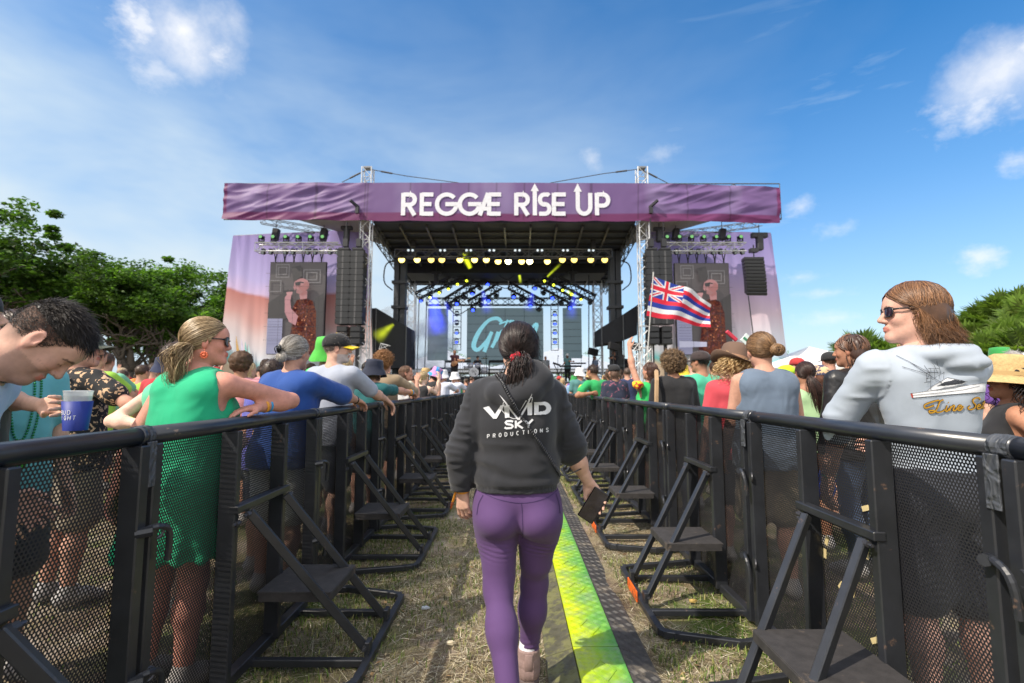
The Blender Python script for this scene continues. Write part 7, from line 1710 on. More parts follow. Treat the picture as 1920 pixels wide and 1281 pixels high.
    b = MB(); hc4 = i4['hc']; R4 = i4['Rh']; q = hc4 + R4 @ (vec(.088, -.005, -.062) * i4['hs'])
    for k in range(9): a = 2 * PI * k / 9; b.ball(q + R4 @ vec(.002, math.cos(a) * .013, math.sin(a) * .013 - .008), .0055, 7, 5)
    b.ball(q + R4 @ vec(.002, 0, -.008), .008, 7, 5); b.tube([q + (0, 0, .022), q + (0, 0, .004)], .0012, 4); b.out('earring', mat('coral', (.75, .16, .07), rough=.5), i4['root'], True)
    b = MB(); tq = hc4 + R4 @ (vec(0, -.122, -.03) * i4['hs']); b.tube([tq + R4 @ vec(math.cos(a) * .019, 0, math.sin(a) * .019) for a in np.linspace(0, 2 * PI, 17)[:-1]], .006, 6, closed=True); b.out('hair_tie', MATS['black_plastic'], i4['root'], True)
    band(i4, 'R', .03, .033, .014, MATS.get('band_orange') or mat('band_orange', (.75, .32, .03)), 'wristband'); band(i4, 'R', .052, .035, .012, mat('band_blue', (.02, .3, .6), rough=.5), 'wristband')
    # mint shirt, hand on hip behind
    person('woman in a mint shirt with one hand on her hip, behind the green dress', -2.05, 3.05, -.3, 1.62, True, 1.05, (0, 0), (-.3, 0, 0), {'L': dict(w=(-2.12, 2.9, 1.12), e=(-1, -.1, -.3)), 'R': dict(w=(-1.75, 3.2, 1.0))}, (.75, .48, .38), top=dict(kind='tank', m=cloth('mint', (.12, .50, .30))), bottom=dict(kind='shorts', m=dk_sh), hair=dict(kind='short', col=(.06, .035, .02), n=500), fine=2)
    # grey haired woman in blue
    i5 = person('woman with grey blonde hair in a claw clip, royal blue T-shirt', -1.53, 3.36, -.28, 1.69, True, 1.15, (.02, .05), (-.12, -.03, 0), {'R': dict(ew=(-1.22, 3.62, 1.27), w=(-1.20, 3.86, 1.235), f=(.3, 1, -.4), n=(0, 0, -1), curl=(.3, .35, .4, .45, .3))}, SK1, top=dict(kind='tee', m=cloth('royal_blue', (.010, .06, .27)), sleeve=.95, off=.02), bottom=dict(kind='shorts', m=wht), hair=dict(kind='bun', col=(.20, .17, .14), col2=(.66, .62, .58), tie=(0, -.115, .005), bun=(.0, -.125, -.035), br=.04, n=1800, th=.012), res=.01)
    b = MB(); q = i5['hc'] + i5['Rh'] @ vec(0, -.145, .02); b.ball(q, (.02, .012, .028), 10, 6)
    for s in (-1, 0, 1): b.tube(bez([q + (s * .012, 0, .02), q + (s * .02, -.016, .0), q + (s * .014, -.006, -.03)], 8), .0035, 5)
    b.out('claw_clip', MATS['black_plastic'], i5['root'], True); band(i5, 'R', .02, .031, .02, MATS['black_plastic'], 'watch')
    i5b = person('man with a close shaved head between the blue T-shirt and the black and yellow cap', -1.95, 4.35, -.2, 1.70, False, 1.05, (0, 0), (-.6, 0, 0), None, SK1, top=dict(kind='tee', m=cloth('violet_grey', (.10, .10, .28))), bottom=dict(kind='shorts', m=dk_sh), hair=dict(kind='short', col=(.06, .035, .025), n=500, len=.01, fade=1), fine=2)
    i5c = person('person in a violet blue T-shirt just beyond the grey blonde woman', -1.78, 3.72, -.2, 1.55, True, 1.1, (0, 0), (.0, 0, 0), None, SK1, top=dict(kind='tee', m=cloth('violet_blue', (.10, .10, .42))), bottom=dict(kind='shorts', m=dk_sh), hair=dict(kind='short', col=(.05, .03, .02), n=300), fine=2)
    # man in black and yellow cap
    i6 = person('bearded man in a black cap with yellow bill, grey T-shirt', -1.56, 4.25, -.3, 1.79, False, 1.12, (.02, .05), (-.95, .0, 0), {'R': dict(ew=(-1.22, 4.42, 1.28), w=(-1.17, 4.62, 1.225), f=(.5, .5, -.6), n=(0, 0, -1), curl=(.4, .5, .55, .6, .3))}, SK2, top=dict(kind='tee', m=cloth('light_grey', (.33, .36, .43)), sleeve=.8), bottom=dict(kind='shorts', m=dk_sh), hair=dict(kind='short', col=(.14, .10, .08), col2=(.4, .35, .3), n=600), hat=dict(kind='cap', m=cloth('cap_black', (.01, .01, .012)), m2=cloth('cap_yellow', (.80, .55, .01))), glasses={}, beard=((.45, .42, .4), .75), fine=2)
    person('person in a lime green towelling bucket hat and green shirt', -1.76, 4.75, -.4, 1.80, False, 1.05, (0, 0), (-.5, 0, .1), None, SK1, top=dict(kind='tee', m=cloth('lime_shirt', (.05, .50, .14))), bottom=dict(kind='shorts', m=dk_sh), hair=dict(kind='short', col=(.05, .03, .02), n=200), hat=dict(kind='bucket', m=cloth('lime_towel', (.07, .46, .05), bump=.9, bs=260, bd=.004), rot=(0, .12, .15)), fine=2)
    i8 = person('woman in a navy bucket hat and teal T-shirt, arm along the rail', -1.55, 5.35, -.35, 1.63, True, 1.1, (.04, .04), (-.1, -.08, 0), {'R': dict(ew=(-1.28, 5.5, 1.30), w=(-1.15, 5.72, 1.275), f=(.15, .9, -.3), n=(0, 0, -1), curl=(.3, .35, .4, .45, .3))}, SK1, top=dict(kind='tee', m=cloth('dark_teal', (.005, .10, .11)), sleeve=.75, neck=.075), bottom=dict(kind='shorts', m=dk_sh), hair=dict(kind='loose', col=(.09, .05, .03), len=.09, n=500), hat=dict(kind='bucket', m=cloth('navy_cord', (.010, .014, .035), bump=.5, bs=200)), fine=2)
    band(i8, 'R', .02, .034, .02, MATS['band_orange'], 'wristband'); band(i8, 'R', -.008, .03, .012, MATS['band_blue'], 'watch_strap')
    person('man with curly ginger brown hair in a tan T-shirt facing the stage', -1.56, 6.05, -.15, 1.76, False, 1.05, (0, 0), (-.15, 0, 0), {'R': dict(w=(-1.25, 6.4, 1.24), e=(1, -.5, -.5))}, SK1, top=dict(kind='tee', m=cloth('tan_cotton', (.24, .175, .11)), sleeve=.85), bottom=dict(kind='shorts', m=dk_sh), hair=dict(kind='curly', col=(.22, .105, .045), col2=(.45, .24, .11), n=900), fine=2)
    i9 = person('brunette woman in sunglasses turned towards the walkway beyond the tan T-shirt', -1.60, 7.3, -1.3, 1.66, True, 1.0, (0, .05), (-.1, .1, 0), {'R': dict(w=(-1.35, 7.1, 1.42), e=(.5, -.5, -1))}, SK1, top=dict(kind='tank', m=cloth('white_top', (.6, .6, .6))), bottom=dict(kind='shorts', m=dk_sh), hair=dict(kind='loose', col=(.09, .045, .03), col2=(.25, .14, .08), len=.16, n=500), glasses={}, fine=2)
    person('platinum blonde woman with a low bun leaning her elbows on the rail', -1.56, 8.1, -.35, 1.62, True, 1.0, (.05, .12), (0, -.1, 0), {'R': dict(ew=(-1.27, 8.3, 1.24), w=(-1.22, 8.35, 1.46), f=(0, .1, 1)), 'L': dict(w=(-1.4, 8.45, 1.25))}, (.74, .5, .38), top=dict(kind='tank', m=cloth('black_top', (.012, .012, .014))), bottom=dict(kind='shorts', m=dk_sh), hair=dict(kind='bun', col=(.48, .33, .16), col2=(.8, .66, .42), bun=(0, -.12, -.08), br=.035, tie=(0, -.11, -.06), n=700), fine=2)
    person('person in a pink and blue tie dyed bucket hat beyond the platinum blonde woman', -1.56, 9.2, -.5, 1.72, True, 1.0, (.05, .1), (0, -.3, .3), None, SK1, top=dict(kind='tank', m=cloth('black_top', (.012, .012, .014))), bottom=dict(kind='shorts', m=dk_sh), hair=dict(kind='loose', col=(.05, .03, .02), len=.12, n=300), hat=dict(kind='bucket', m=floral_mat('tie_dye', (.04, .28, .62), (.55, .25, .5), 9, .5), k=1.1), fine=2)
    person('person in a white bucket hat, nearer of the two white hats by the left rail', -1.58, 11.2, -.4, 1.72, False, 1.05, (0, .05), (-.3, 0, 0), {'R': dict(w=(-1.3, 11.6, 1.25), e=(1, -.5, -.5))}, SK1, top=dict(kind='tee', m=cloth('pale_white', (.55, .58, .68))), bottom=dict(kind='shorts', m=dk_sh), hat=dict(kind='bucket', m=cloth('white_hat', (.72, .72, .74))), hair=dict(kind='short', col=(.05, .03, .02), n=0), fine=2)
    person('person in a white bucket hat, farther of the two white hats by left rail', -1.58, 13.6, -.4, 1.74, False, 1.05, (0, .05), (-.3, 0, 0), {'R': dict(w=(-1.3, 14., 1.25), e=(1, -.5, -.5))}, SK1, top=dict(kind='tee', m=cloth('pale_white', (.55, .58, .68))), bottom=dict(kind='shorts', m=dk_sh), hat=dict(kind='bucket', m=MATS['white_hat']), hair=dict(kind='short', col=(.05, .03, .02), n=0), fine=2)
def right_crowd():
    dk_sh = MATS['dark_shorts']; khaki = MATS['khaki_shorts']
    # young man, pale hoodie
    hood = [e_((.01, -.105, 1.455), (.105, .045, .04), .014), e_((.05, -.118, 1.425), (.085, .040, .036), .012), c_((-.11, -.06, 1.47), (-.03, -.105, 1.46), .026, .032, .02), c_((-.03, -.105, 1.46), (.10, -.08, 1.47), .032, .028, .02), c_((-.07, -.11, 1.445), (.06, -.145, 1.405), .010, .014, .006)]
    def hf(v, N):
        d = .0035 * np.exp(-((v[:, 2] - 1.38) / .05) ** 2) * (v[:, 1] < -.06) * np.clip(1.6 - np.abs(v[:, 0] - .03) / .09, 0, 1) * np.sin(v[:, 2] * 130 - 22 * v[:, 0] + 2 * vnoise(v * 9, 3)) + .005 * (v[:, 0] < -.2) * (1 - 2 * np.abs(vnoise(v * np.array([8, 8, 26]), 4)))
        return v + N * d[:, None]
    j1 = person('young man in sunglasses with wavy brown hair, pale grey printed hoodie', 1.675, 2.0, -.10, 1.75, False, .98, (-.035, .0), (1.32, .03, 0), {'L': dict(ew=(1.42, 2.17, 1.205), w=(1.475, 2.36, .93), f=(-.1, .2, -1), n=(.8, 0, -.2)), 'R': dict(w=(1.80, 2.42, 1.10), e=(.1, -.1, -1))}, (.62, .36, .28),
        top=dict(kind='hoodie', m=cloth('pale_hoodie', (.36, .41, .48), wrinkle=.3, ws=4.), off=.015, hem=.87, sleeve=dict(L=1.25, R=1.6), bag=.007, ks=.03, extra=hood, neck=.0, amp=.005, res=.008, fn=hf), bottom=dict(kind='shorts', m=cloth('charcoal_shorts', (.035, .04, .055)), off=.03),
        hair=dict(kind='loose', col=(.075, .034, .016), col2=(.36, .18, .085), len=.13, n=4400, face=1.75, blow=(.20, -.12, -.95), wave=.009, wf=5, el=-.15, th=.014, sr=.0014), glasses=dict(w=.031, h=.019), fine=True, res=.009)
    bv = bvh_of(j1, j1['top'][1], j1['top'][2]); X = lambda x, y: (1480 + x * .24986, 500 + y * .24986)
    ink = mat('line_ink', (.03, .03, .035), rough=.8); gold = mat('gold_ink', (.50, .26, .015), rough=.6, var=.2, vs=60); whi = mat('boat_white', (.74, .75, .78), rough=.7); dink = mat('boat_dark', (.04, .045, .06), rough=.6); gink = mat('boat_grey', (.28, .30, .33), rough=.7)
    F = lambda pts, m, n, o: fillpoly(j1, bv, [X(*p) for p in pts], m, n, off=o)
    F([(908, 950), (1485, 868), (1485, 938), (1200, 960), (922, 984)], whi, 'print_hull', .003)
    F([(1030, 930), (1075, 892), (1180, 838), (1330, 862), (1300, 880), (1080, 932)], whi, 'print_cabin', .0034)
    F([(1098, 898), (1160, 866), (1240, 850), (1322, 862), (1290, 878), (1180, 892)], dink, 'print_window', .0038)
    F([(1090, 932), (1160, 905), (1310, 890), (1240, 916)], gink, 'print_deck', .0038); F([(908, 952), (922, 948), (930, 982), (918, 984)], mat('boat_red', (.4, .05, .03)), 'print_stern', .0036)
    B = lambda *p: [X(*q) for q in p]
    decal(j1, bv, [B((905, 952), (1100, 925), (1485, 868)), B((920, 985), (1200, 960), (1485, 938)), B((920, 965), (1100, 950), (1300, 925), (1420, 897)), B((1030, 930), (1075, 892), (1180, 838)), B((1180, 838), (1330, 862)), B((800, 672), (900, 720), (1000, 790), (1160, 890)), B((845, 755), (1000, 800), (1030, 800)), B((905, 725), (1045, 800)),
                       B((1018, 800), (1022, 870)), B((1050, 770), (1052, 926)), B((1075, 775), (1080, 850)), B((1105, 700), (1120, 800), (1110, 850)), B((1060, 715), (1100, 800)), B((1150, 790), (1145, 850)), B((1010, 800), (1100, 795)), B((1030, 770), (1110, 768)), B((1015, 840), (1060, 838)), B((1000, 870), (1050, 860)), B((1060, 850), (1150, 790)), B((1000, 750), (1040, 800), (1020, 845))], .75, ink, 'print_outline', step=3, off=.0042)
    scr = [[(1082, 1040), (1020, 1060), (1015, 1035), (1080, 1010), (1120, 1002)], [(1150, 1000), (1125, 1010), (1105, 1060), (1080, 1092), (1050, 1095), (1045, 1080), (1080, 1080), (1110, 1094), (1150, 1080), (1160, 1070)], [(1178, 1040), (1165, 1080), (1180, 1082), (1195, 1060)], [(1205, 1045), (1195, 1082)], [(1200, 1062), (1225, 1040), (1232, 1046), (1222, 1076), (1238, 1078), (1252, 1060)], [(1256, 1062), (1278, 1055), (1284, 1042), (1268, 1040), (1256, 1060), (1262, 1076), (1282, 1072), (1300, 1045)],
           [(1420, 1002), (1414, 985), (1390, 985), (1368, 1000), (1372, 1020), (1388, 1035), (1378, 1062), (1345, 1072), (1332, 1058), (1350, 1042)], [(1398, 1050), (1416, 1045), (1420, 1035), (1408, 1034), (1398, 1050), (1404, 1066), (1422, 1060), (1436, 1040)], [(1450, 1005), (1437, 1050), (1442, 1062), (1452, 1056)], [(1432, 1025), (1452, 1020)], [(1182, 1018), (1186, 1022)]]
    sc = [bez([X(*q) for q in s], 22 if len(s) > 3 else 8) for s in scr]
    decal(j1, bv, sc, 3.6, mat('script_shadow', (.07, .04, .015)), 'print_script_shadow', step=1.6, off=.003); decal(j1, bv, sc, 2.3, gold, 'print_script', step=1.6, off=.0045)
    band(j1, 'L', .0, .031, .012, mat('green_band', (.02, .35, .25), rough=.4), 'wristband')
    # straw hat lady
    j2 = person('woman with long black curls, wide straw hat and black tank top', 2.60, 2.62, .95, 1.47, True, 1.08, (0, 0), (.25, .12, 0), {'R': dict(w=(2.8, 2.85, .95)), 'L': dict(w=(2.35, 2.4, .95))}, (.42, .20, .12), top=dict(kind='tank', m=cloth('black_tank', (.012, .012, .014))), bottom=dict(kind='shorts', m=dk_sh), hair=dict(kind='curly', col=(.012, .010, .011), col2=(.06, .05, .05), hang=260, len=.30, n=0, cr=.010, sr=.0032), hat=dict(kind='straw', m=mat('straw', (.50, .34, .15), rough=.8, bump=.9, bs=150, bd=.004, var=.25, vs=70), m2=mat('straw_band', (.42, .28, .12), rough=.8, bump=.5, bs=150), brim=.20, droop=.035, ch=.14, k=1.3), glasses=dict(lens=MATS['purple_lens'], m=MATS['purple_lens'], h=.018))
    bv = bvh_of(j2, j2['top'][1], j2['top'][2]); fillpoly(j2, bv, [(1851, 738), (1859, 737), (1859, 757), (1851, 757)], mat('yellow_ink', (.8, .65, .0)), 'print_patch'); b = MB()
    lan = [on_cloth(bv, u, v, .008) for u, v in ((1874, 722), (1868, 728), (1860, 736), (1854, 745))]; lan = [q for q in lan if q is not None]
    if len(lan) > 1: b.tube(lan, .006, 5); local_mb(j2, b, 'lanyard', mat('red_lanyard', (.5, .02, .06)))
    # woman with bun
    fr = cloth('faded_blue', (.11, .15, .21), ws=9)
    person('woman with honey brown hair in a bun and a faded blue sleeveless top', 1.665, 3.30, -.06, 1.70, True, 1.12, (0, 0), (.12, -.05, -.05), {'L': dict(w=(1.45, 3.45, .86))}, SK1, top=dict(kind='tank', m=fr, arm=.058, off=.024, amp=.009), bottom=dict(kind='shorts', m=khaki), hair=dict(kind='bun', col=(.10, .05, .025), col2=(.42, .25, .12), tie=(.02, -.11, .0), bun=(.045, -.135, -.01), br=.045, n=1800, th=.010), res=.010)
    person('person with long curly blonde hair under a brown felt hat, coral red T-shirt', 1.74, 3.95, .1, 1.64, True, 1.12, (0, 0), (.1, -.05, .12), None, SK1, top=dict(kind='tee', m=cloth('coral_red', (.52, .055, .075))), bottom=dict(kind='shorts', m=dk_sh), hair=dict(kind='curly', col=(.42, .27, .12), col2=(.72, .52, .28), hang=200, len=.20, n=0, cr=.011), hat=dict(kind='cowboy', m=mat('felt_brown', (.14, .085, .06), rough=.9, bump=.4, bs=200), m2=mat('felt_band', (.30, .16, .09), rough=.7), brim=.18, lift=.06, ch=.15, k=1.3, rot=(0, .0, .18)), fine=2)
    b = MB(); 
    person('woman with tight brown blonde curls in a black long sleeved top, tan bag strap', 1.68, 5.2, .1, 1.70, True, 1.22, (0, 0), (0, 0, 0), None, SK3, top=dict(kind='long', m=cloth('black_knit', (.010, .010, .012)), sleeve=1.7), bottom=dict(kind='jeans', m=MATS['jean_blue']), hair=dict(kind='curly', big=1, col=(.07, .045, .03), col2=(.45, .30, .17), n=1400), fine=2)
    t = thing('shoulder_bag', 'tan canvas bag strap hanging behind the black knit top', 'bag'); b = MB(); b.tube([(1.50, 5.18, 1.50), (1.48, 5.10, 1.48), (1.46, 5.03, 1.40), (1.45, 5.02, 1.25), (1.45, 5.04, .98)], .022, 5); b.out('bag_strap', mat('tan_canvas', (.42, .28, .16), rough=.9), t); b = MB(); b.box((1.47, 5.1, .86), (.06, .14, .13), bev=.03); b.out('bag_body', MATS['tan_canvas'], t)
    person('man in a dark brown cap and aqua green T-shirt seen from behind', 2.14, 5.65, .25, 1.74, False, 1.12, (0, 0), (.45, 0, 0), None, SK3, top=dict(kind='tee', m=cloth('aqua_green', (.06, .42, .26))), bottom=dict(kind='shorts', m=dk_sh), hair=dict(kind='short', col=(.01, .01, .01), n=300, fade=1), hat=dict(kind='cap', m=cloth('cap_brown', (.035, .022, .022))), fine=2)
    person('woman with long brown hair and raised arm in a bright green top', 1.70, 6.15, .3, 1.65, True, 1.05, (0, 0), (.3, .1, 0), {'L': dict(w=(1.47, 6.2, 1.82), e=(-1, 0, -.3), f=(0, .1, 1))}, SK1, top=dict(kind='tank', m=cloth('bright_green', (.02, .42, .10))), bottom=dict(kind='shorts', m=dk_sh), hair=dict(kind='loose', col=(.05, .022, .015), col2=(.16, .08, .06), len=.26, n=800, face=1.4), fine=2)
    t = thing('bandana', 'folded red, yellow and green bandana on the raised arm', 'bandana', P(1196, 722, 6.0)); v, f = sdf([e_((0, 0, 0), (.07, .06, .05), .02)], .009); v = v + vnormals(v, f) * (.012 * fbm(v * 30, 2, 3))[:, None]; mk('bandana_cloth', v, f, floral_mat('rasta', (.72, .5, .02), (.5, .02, .03), 14, .5), t)
    j7 = person('person in a green T-shirt leaning over the right rail with a short haircut', 1.62, 8.3, .5, 1.74, False, 1.15, (-.22, .10), (.1, -.1, 0), {'L': dict(w=(1.30, 8.1, 1.24), e=(-1, -.4, -.5))}, SK3, top=dict(kind='tee', m=cloth('kelly_green', (.015, .33, .09))), bottom=dict(kind='shorts', m=dk_sh), hair=dict(kind='short', col=(.03, .015, .01), n=300, fade=1), fine=2)
    person('person with long hair in a black cap and dark tie dyed shirt', 1.64, 7.9, .2, 1.70, True, 1.05, (0, .05), (.2, 0, 0), None, SK1, top=dict(kind='tee', m=floral_mat('dark_tie_dye', (.02, .025, .05), (.25, .08, .12), 14, .6)), bottom=dict(kind='shorts', m=dk_sh), hair=dict(kind='loose', col=(.12, .07, .05), len=.25, n=500), hat=dict(kind='cap', m=MATS['cap_black']), fine=2)
    person('man in a white bucket hat and teal shirt by the right rail', 1.66, 12.2, .2, 1.80, False, 1.1, (0, 0), (.2, 0, 0), None, SK1, top=dict(kind='tee', m=cloth('dusty_teal', (.07, .20, .20))), bottom=dict(kind='shorts', m=dk_sh), hair=dict(kind='short', col=(.05, .03, .02), n=0), hat=dict(kind='bucket', m=MATS['white_hat']), fine=2)
    person('man with long brown dreadlocks in a black leather jacket behind the pale hoodie', 2.50, 3.65, .25, 1.72, False, 1.1, (0, 0), (.5, 0, 0), None, SK3, top=dict(kind='long', m=mat('black_leather', (.015, .015, .017), rough=.4, wrinkle=.5, ws=9, bump=.3, bs=90), sleeve=1.9), bottom=dict(kind='jeans', m=MATS['jean_blue']), hair=dict(kind='loose', col=(.05, .025, .018), col2=(.20, .10, .06), len=.30, n=170, sr=.009, face=1.6, wave=.02), fine=2)
    person('woman with dark hair to her waist and an orange headband, pale green top', 2.50, 4.25, -.15, 1.56, True, 1.0, (0, 0), (0, 0, 0), None, SK3, top=dict(kind='tank', m=cloth('pale_green', (.38, .58, .32))), bottom=dict(kind='shorts', m=cloth('bright_blue_shorts', (.01, .04, .35))), hair=dict(kind='pony', col=(.018, .010, .009), col2=(.09, .045, .035), tie=(0, -.115, -.04), tail=[(0, -.115, -.04), (.03, -.14, -.15), (.06, -.14, -.3), (.07, -.13, -.42)], tr=.045, nt=300, n=900), fine=2)
    person('woman in a striped colourful headscarf and loose cream blouse', 3.05, 4.95, .2, 1.56, True, 1.05, (0, 0), (.3, 0, 0), None, SK1, top=dict(kind='loose', m=cloth('cream_blouse', (.50, .52, .33)), amp=.012), bottom=dict(kind='shorts', m=MATS['bright_blue_shorts']), hair=dict(kind='loose', col=(.12, .05, .03), len=.16, n=500, wave=.02), hat=dict(kind='beanie', m=floral_mat('striped_scarf', (.06, .06, .12), (.65, .45, .25), 30, .5)), fine=2)
    person('person in a neon yellow cap behind the pale green top', 3.3, 6.0, .6, 1.60, True, 1.0, (0, 0), (.5, 0, 0), None, SK3, top=dict(kind='tee', m=cloth('dusty_teal', (.07, .20, .20))), bottom=dict(kind='shorts', m=dk_sh), hair=dict(kind='short', col=(.01, .01, .01), n=200), hat=dict(kind='cap', m=cloth('neon_yellow', (.50, .80, .02))), fine=2)
    t = thing('printed_fan', 'white, green and red printed fan held up beside the brown felt hat', 'fan', P(1403, 640, 3.6)); b = MB(); b.box((0, 0, 0), (.05, .004, .035), rot(0, 0, .75), bev=.003); b.out('fan_blade', mat('fan_white', (.6, .68, .66)), t)
    b = MB(); b.box((-.005, -.006, .0), (.04, .002, .008), rot(0, 0, .75)); b.out('fan_stripe', mat('fan_green', (.04, .22, .12)), t); b = MB(); b.box((-.12, -.0, .04), (.05, .01, .014), rot(0, 0, .75), bev=.005); b.out('fan_tip', mat('fan_red', (.5, .03, .06)), t)
# ------------------------------------------------------------------ the deeper crowd
NUM = ['one','two','three','four','five','six','seven','eight','nine','ten','eleven','twelve','thirteen','fourteen','fifteen','sixteen','seventeen','eighteen','nineteen','twenty','twenty one','twenty two','twenty three','twenty four']
def deep_crowd():
    rng = np.random.RandomState(12); colors = [('white', (.62, .62, .62)), ('black', (.012, .012, .014)), ('grey', (.25, .26, .28)), ('green', (.02, .30, .09)), ('mint green', (.16, .48, .30)), ('red', (.45, .03, .04)), ('teal', (.02, .20, .22)), ('navy', (.015, .025, .08)),
        ('yellow', (.70, .48, .03)), ('light blue', (.22, .38, .60)), ('pink', (.60, .25, .28)), ('orange', (.65, .20, .03)), ('tan', (.32, .24, .16)), ('purple', (.12, .05, .25)), ('cream', (.55, .5, .38)), ('lime', (.30, .55, .05))]
    hats = [('white', (.7, .7, .7)), ('black', (.012, .012, .013)), ('navy', (.012, .02, .06)), ('red', (.4, .03, .03)), ('green', (.03, .28, .06)), ('tan', (.35, .26, .16)), ('yellow', (.7, .5, .03))]
    cm = {n: cloth('crowd_' + n.replace(' ', '_'), c) for n, c in colors}; hm = {n: cloth('hat_' + n, c) for n, c in hats}
    for n, a, c, sc, th in (('flower print', (.02, .03, .06), (.5, .25, .2), 16, .55), ('leaf print', (.55, .5, .4), (.05, .22, .08), 14, .52), ('tie dyed', (.45, .12, .05), (.05, .30, .12), 5, .5), ('blue print', (.5, .52, .55), (.05, .12, .4), 20, .52)): colors.append((n, a)); cm[n] = floral_mat('crowd_' + n.replace(' ', '_'), a, c, sc, th)
    straw = MATS['straw']
    sh = MATS['dark_shorts']; S = []
    def proto(desc, female, hair, hat, kind='tee', arms=None, sk=SK1, head=(0, 0, 0), gl=None, wt=1.05):
        i = person('x', 0, 200 + len(S), 0, 1.72, female, wt, (0, 0), head, arms, sk, top=dict(kind=kind, m=cm['white'], amp=.008, res=.018), bottom=dict(kind='shorts', m=sh, res=.022), hair=hair, hat=hat, glasses=gl, fine=False, res=.02, group='people in the standing crowd')
        S.append((i['root'], desc, hat is not None and hat['kind'] in ('cap', 'bucket'), 'tank top' if kind == 'tank' else ('blouse' if kind == 'loose' else 'T-shirt'))); return i
    br, bk, bl, gy = (.06, .032, .018), (.014, .010, .010), (.42, .29, .15), (.30, .28, .26)
    up = {'R': dict(wl=(.28, .25, 1.95), e=(1, 0, -.4), f=(0, .1, 1), n=(0, 1, 0), curl=(.1, .1, .1, .1, .1))}; fold = {'R': dict(wl=(.05, .32, 1.25), e=(1, -.2, -.5), n=(0, 0, -1)), 'L': dict(wl=(-.05, .3, 1.2), e=(-1, -.2, -.5), n=(0, 0, -1))}
    sht = lambda c, **k: dict(kind='short', col=c, n=260, **k)
    proto('short brown hair', False, sht(br), None); proto('short black hair', False, sht(bk, fade=1), None, sk=SK3); proto('long blonde hair', True, dict(kind='loose', col=bl, col2=(.7, .55, .33), len=.22, n=240), None, 'tank', sk=SK2)
    proto('long dark hair', True, dict(kind='loose', col=bk, len=.28, n=240), None, 'tank'); proto('dark ponytail', True, dict(kind='pony', col=br, tail=[(0, -.11, 0), (0, -.16, -.05), (0, -.15, -.2)], n=200), None, 'tank')
    proto('cap', False, sht(br), dict(kind='cap', m=hm['black'])); proto('bucket hat', False, sht(br), dict(kind='bucket', m=hm['white'])); proto('straw hat', True, dict(kind='loose', col=br, len=.15, n=200), dict(kind='straw', m=straw, brim=.16), 'tank', sk=SK2)
    proto('raised arm and short hair', False, sht(br), None, arms=up); proto('raised arm and cap', False, sht(bk), dict(kind='cap', m=hm['black']), arms=up, sk=SK3); proto('shaved head', False, sht((.08, .05, .035), fade=1, len=.006), None, wt=1.15)
    proto('brown bun', True, dict(kind='bun', col=br, n=200), None, 'tank', sk=SK2); proto('curly hair', False, dict(kind='curly', col=(.09, .05, .03)), None, sk=SK3); proto('cap and turned head', False, sht(br), dict(kind='cap', m=hm['black']), head=(.9, 0, 0), gl={}, sk=SK2)
    proto('long brown hair and turned head', True, dict(kind='loose', col=br, col2=(.2, .1, .06), len=.2, n=240), None, 'loose', head=(-.8, 0, 0), gl={}); proto('grey hair', False, sht(gy), None, sk=SK2, wt=1.2); proto('crossed arms', False, sht(br, fade=1), None, arms=fold, wt=1.15)
    used = set(); cnt = 0
    def place(x, y, side, r, c):
        nonlocal cnt
        k = rng.randint(len(S)); src, desc, hat, gar = S[k]
        if k not in used: o = src; used.add(k)
        else: o = copy_tree(src)
        o.location = (x, y, 0); sc = rng.uniform(.93, 1.06); o.scale = (sc, sc, sc); o.rotation_euler = (0, 0, (rng.normal() * .35) + (.0 if side == 'left' else 0) - x * .02)
        ci = rng.randint(len(colors)); hi = rng.randint(len(hats)); cn, hn = colors[ci][0], hats[hi][0]
        if rng.rand() < .12: cn = 'green'
        for ch in KIDS[o.name]:
            ob = bpy.data.objects[ch]
            if ch.split('.')[0] in ('tshirt', 'top', 'shirt'): ob.material_slots[0].link = 'OBJECT'; ob.material_slots[0].material = cm[cn]
            if hat and ch.split('.')[0] in ('cap', 'bucket_hat', 'cap_bill', 'cap_button'): ob.material_slots[0].link = 'OBJECT'; ob.material_slots[0].material = hm[hn]
        d = (hn + ' ' + desc) if hat else desc
        o['label'] = '%s %s, %s, %s crowd row %s, %s from rail' % (cn, gar, d, side, NUM[r], ORD[c] if c < 20 else NUM[c]); cnt += 1
    named = [(-1.95, 4.35), (-1.76, 4.75), (-1.56, 6.05), (-1.6, 7.3), (-1.56, 8.1), (-1.56, 9.2), (-1.58, 11.2), (-1.58, 13.6), (-1.55, 5.35), (2.14, 5.65), (1.7, 6.15), (1.68, 5.2), (1.62, 8.3), (1.64, 7.9), (1.66, 12.2), (2.5, 4.25), (3.05, 4.95), (3.3, 6.0), (2.5, 3.65), (-2.66, 3.2), (1.4, 4.35), (-2.05, 3.05)]
    for side in ('left', 'right'):
        r = 0; y = 5.3
        while y < 24.3:
            x = 1.85 if y < 12 else 1.72; c = 0; lim = 1.0 * y + .3; step = .62 + .035 * y
            while x < lim and c < 20:
                px = (x + rng.normal() * .10) * (-1 if side == 'left' else 1); py = y + rng.normal() * .22
                far = c > 9 and rng.rand() < .25
                if not far and all((px - a) ** 2 + (py - b) ** 2 > .38 for a, b in named) and cnt < 262: place(px, py, side, r, c)
                x += step; c += 1
            y += .78 + .035 * y; r += 1
    for k in range(len(S)):
        if k not in used: S[k][0].location = (0, -50, 0)
    print('crowd', cnt)
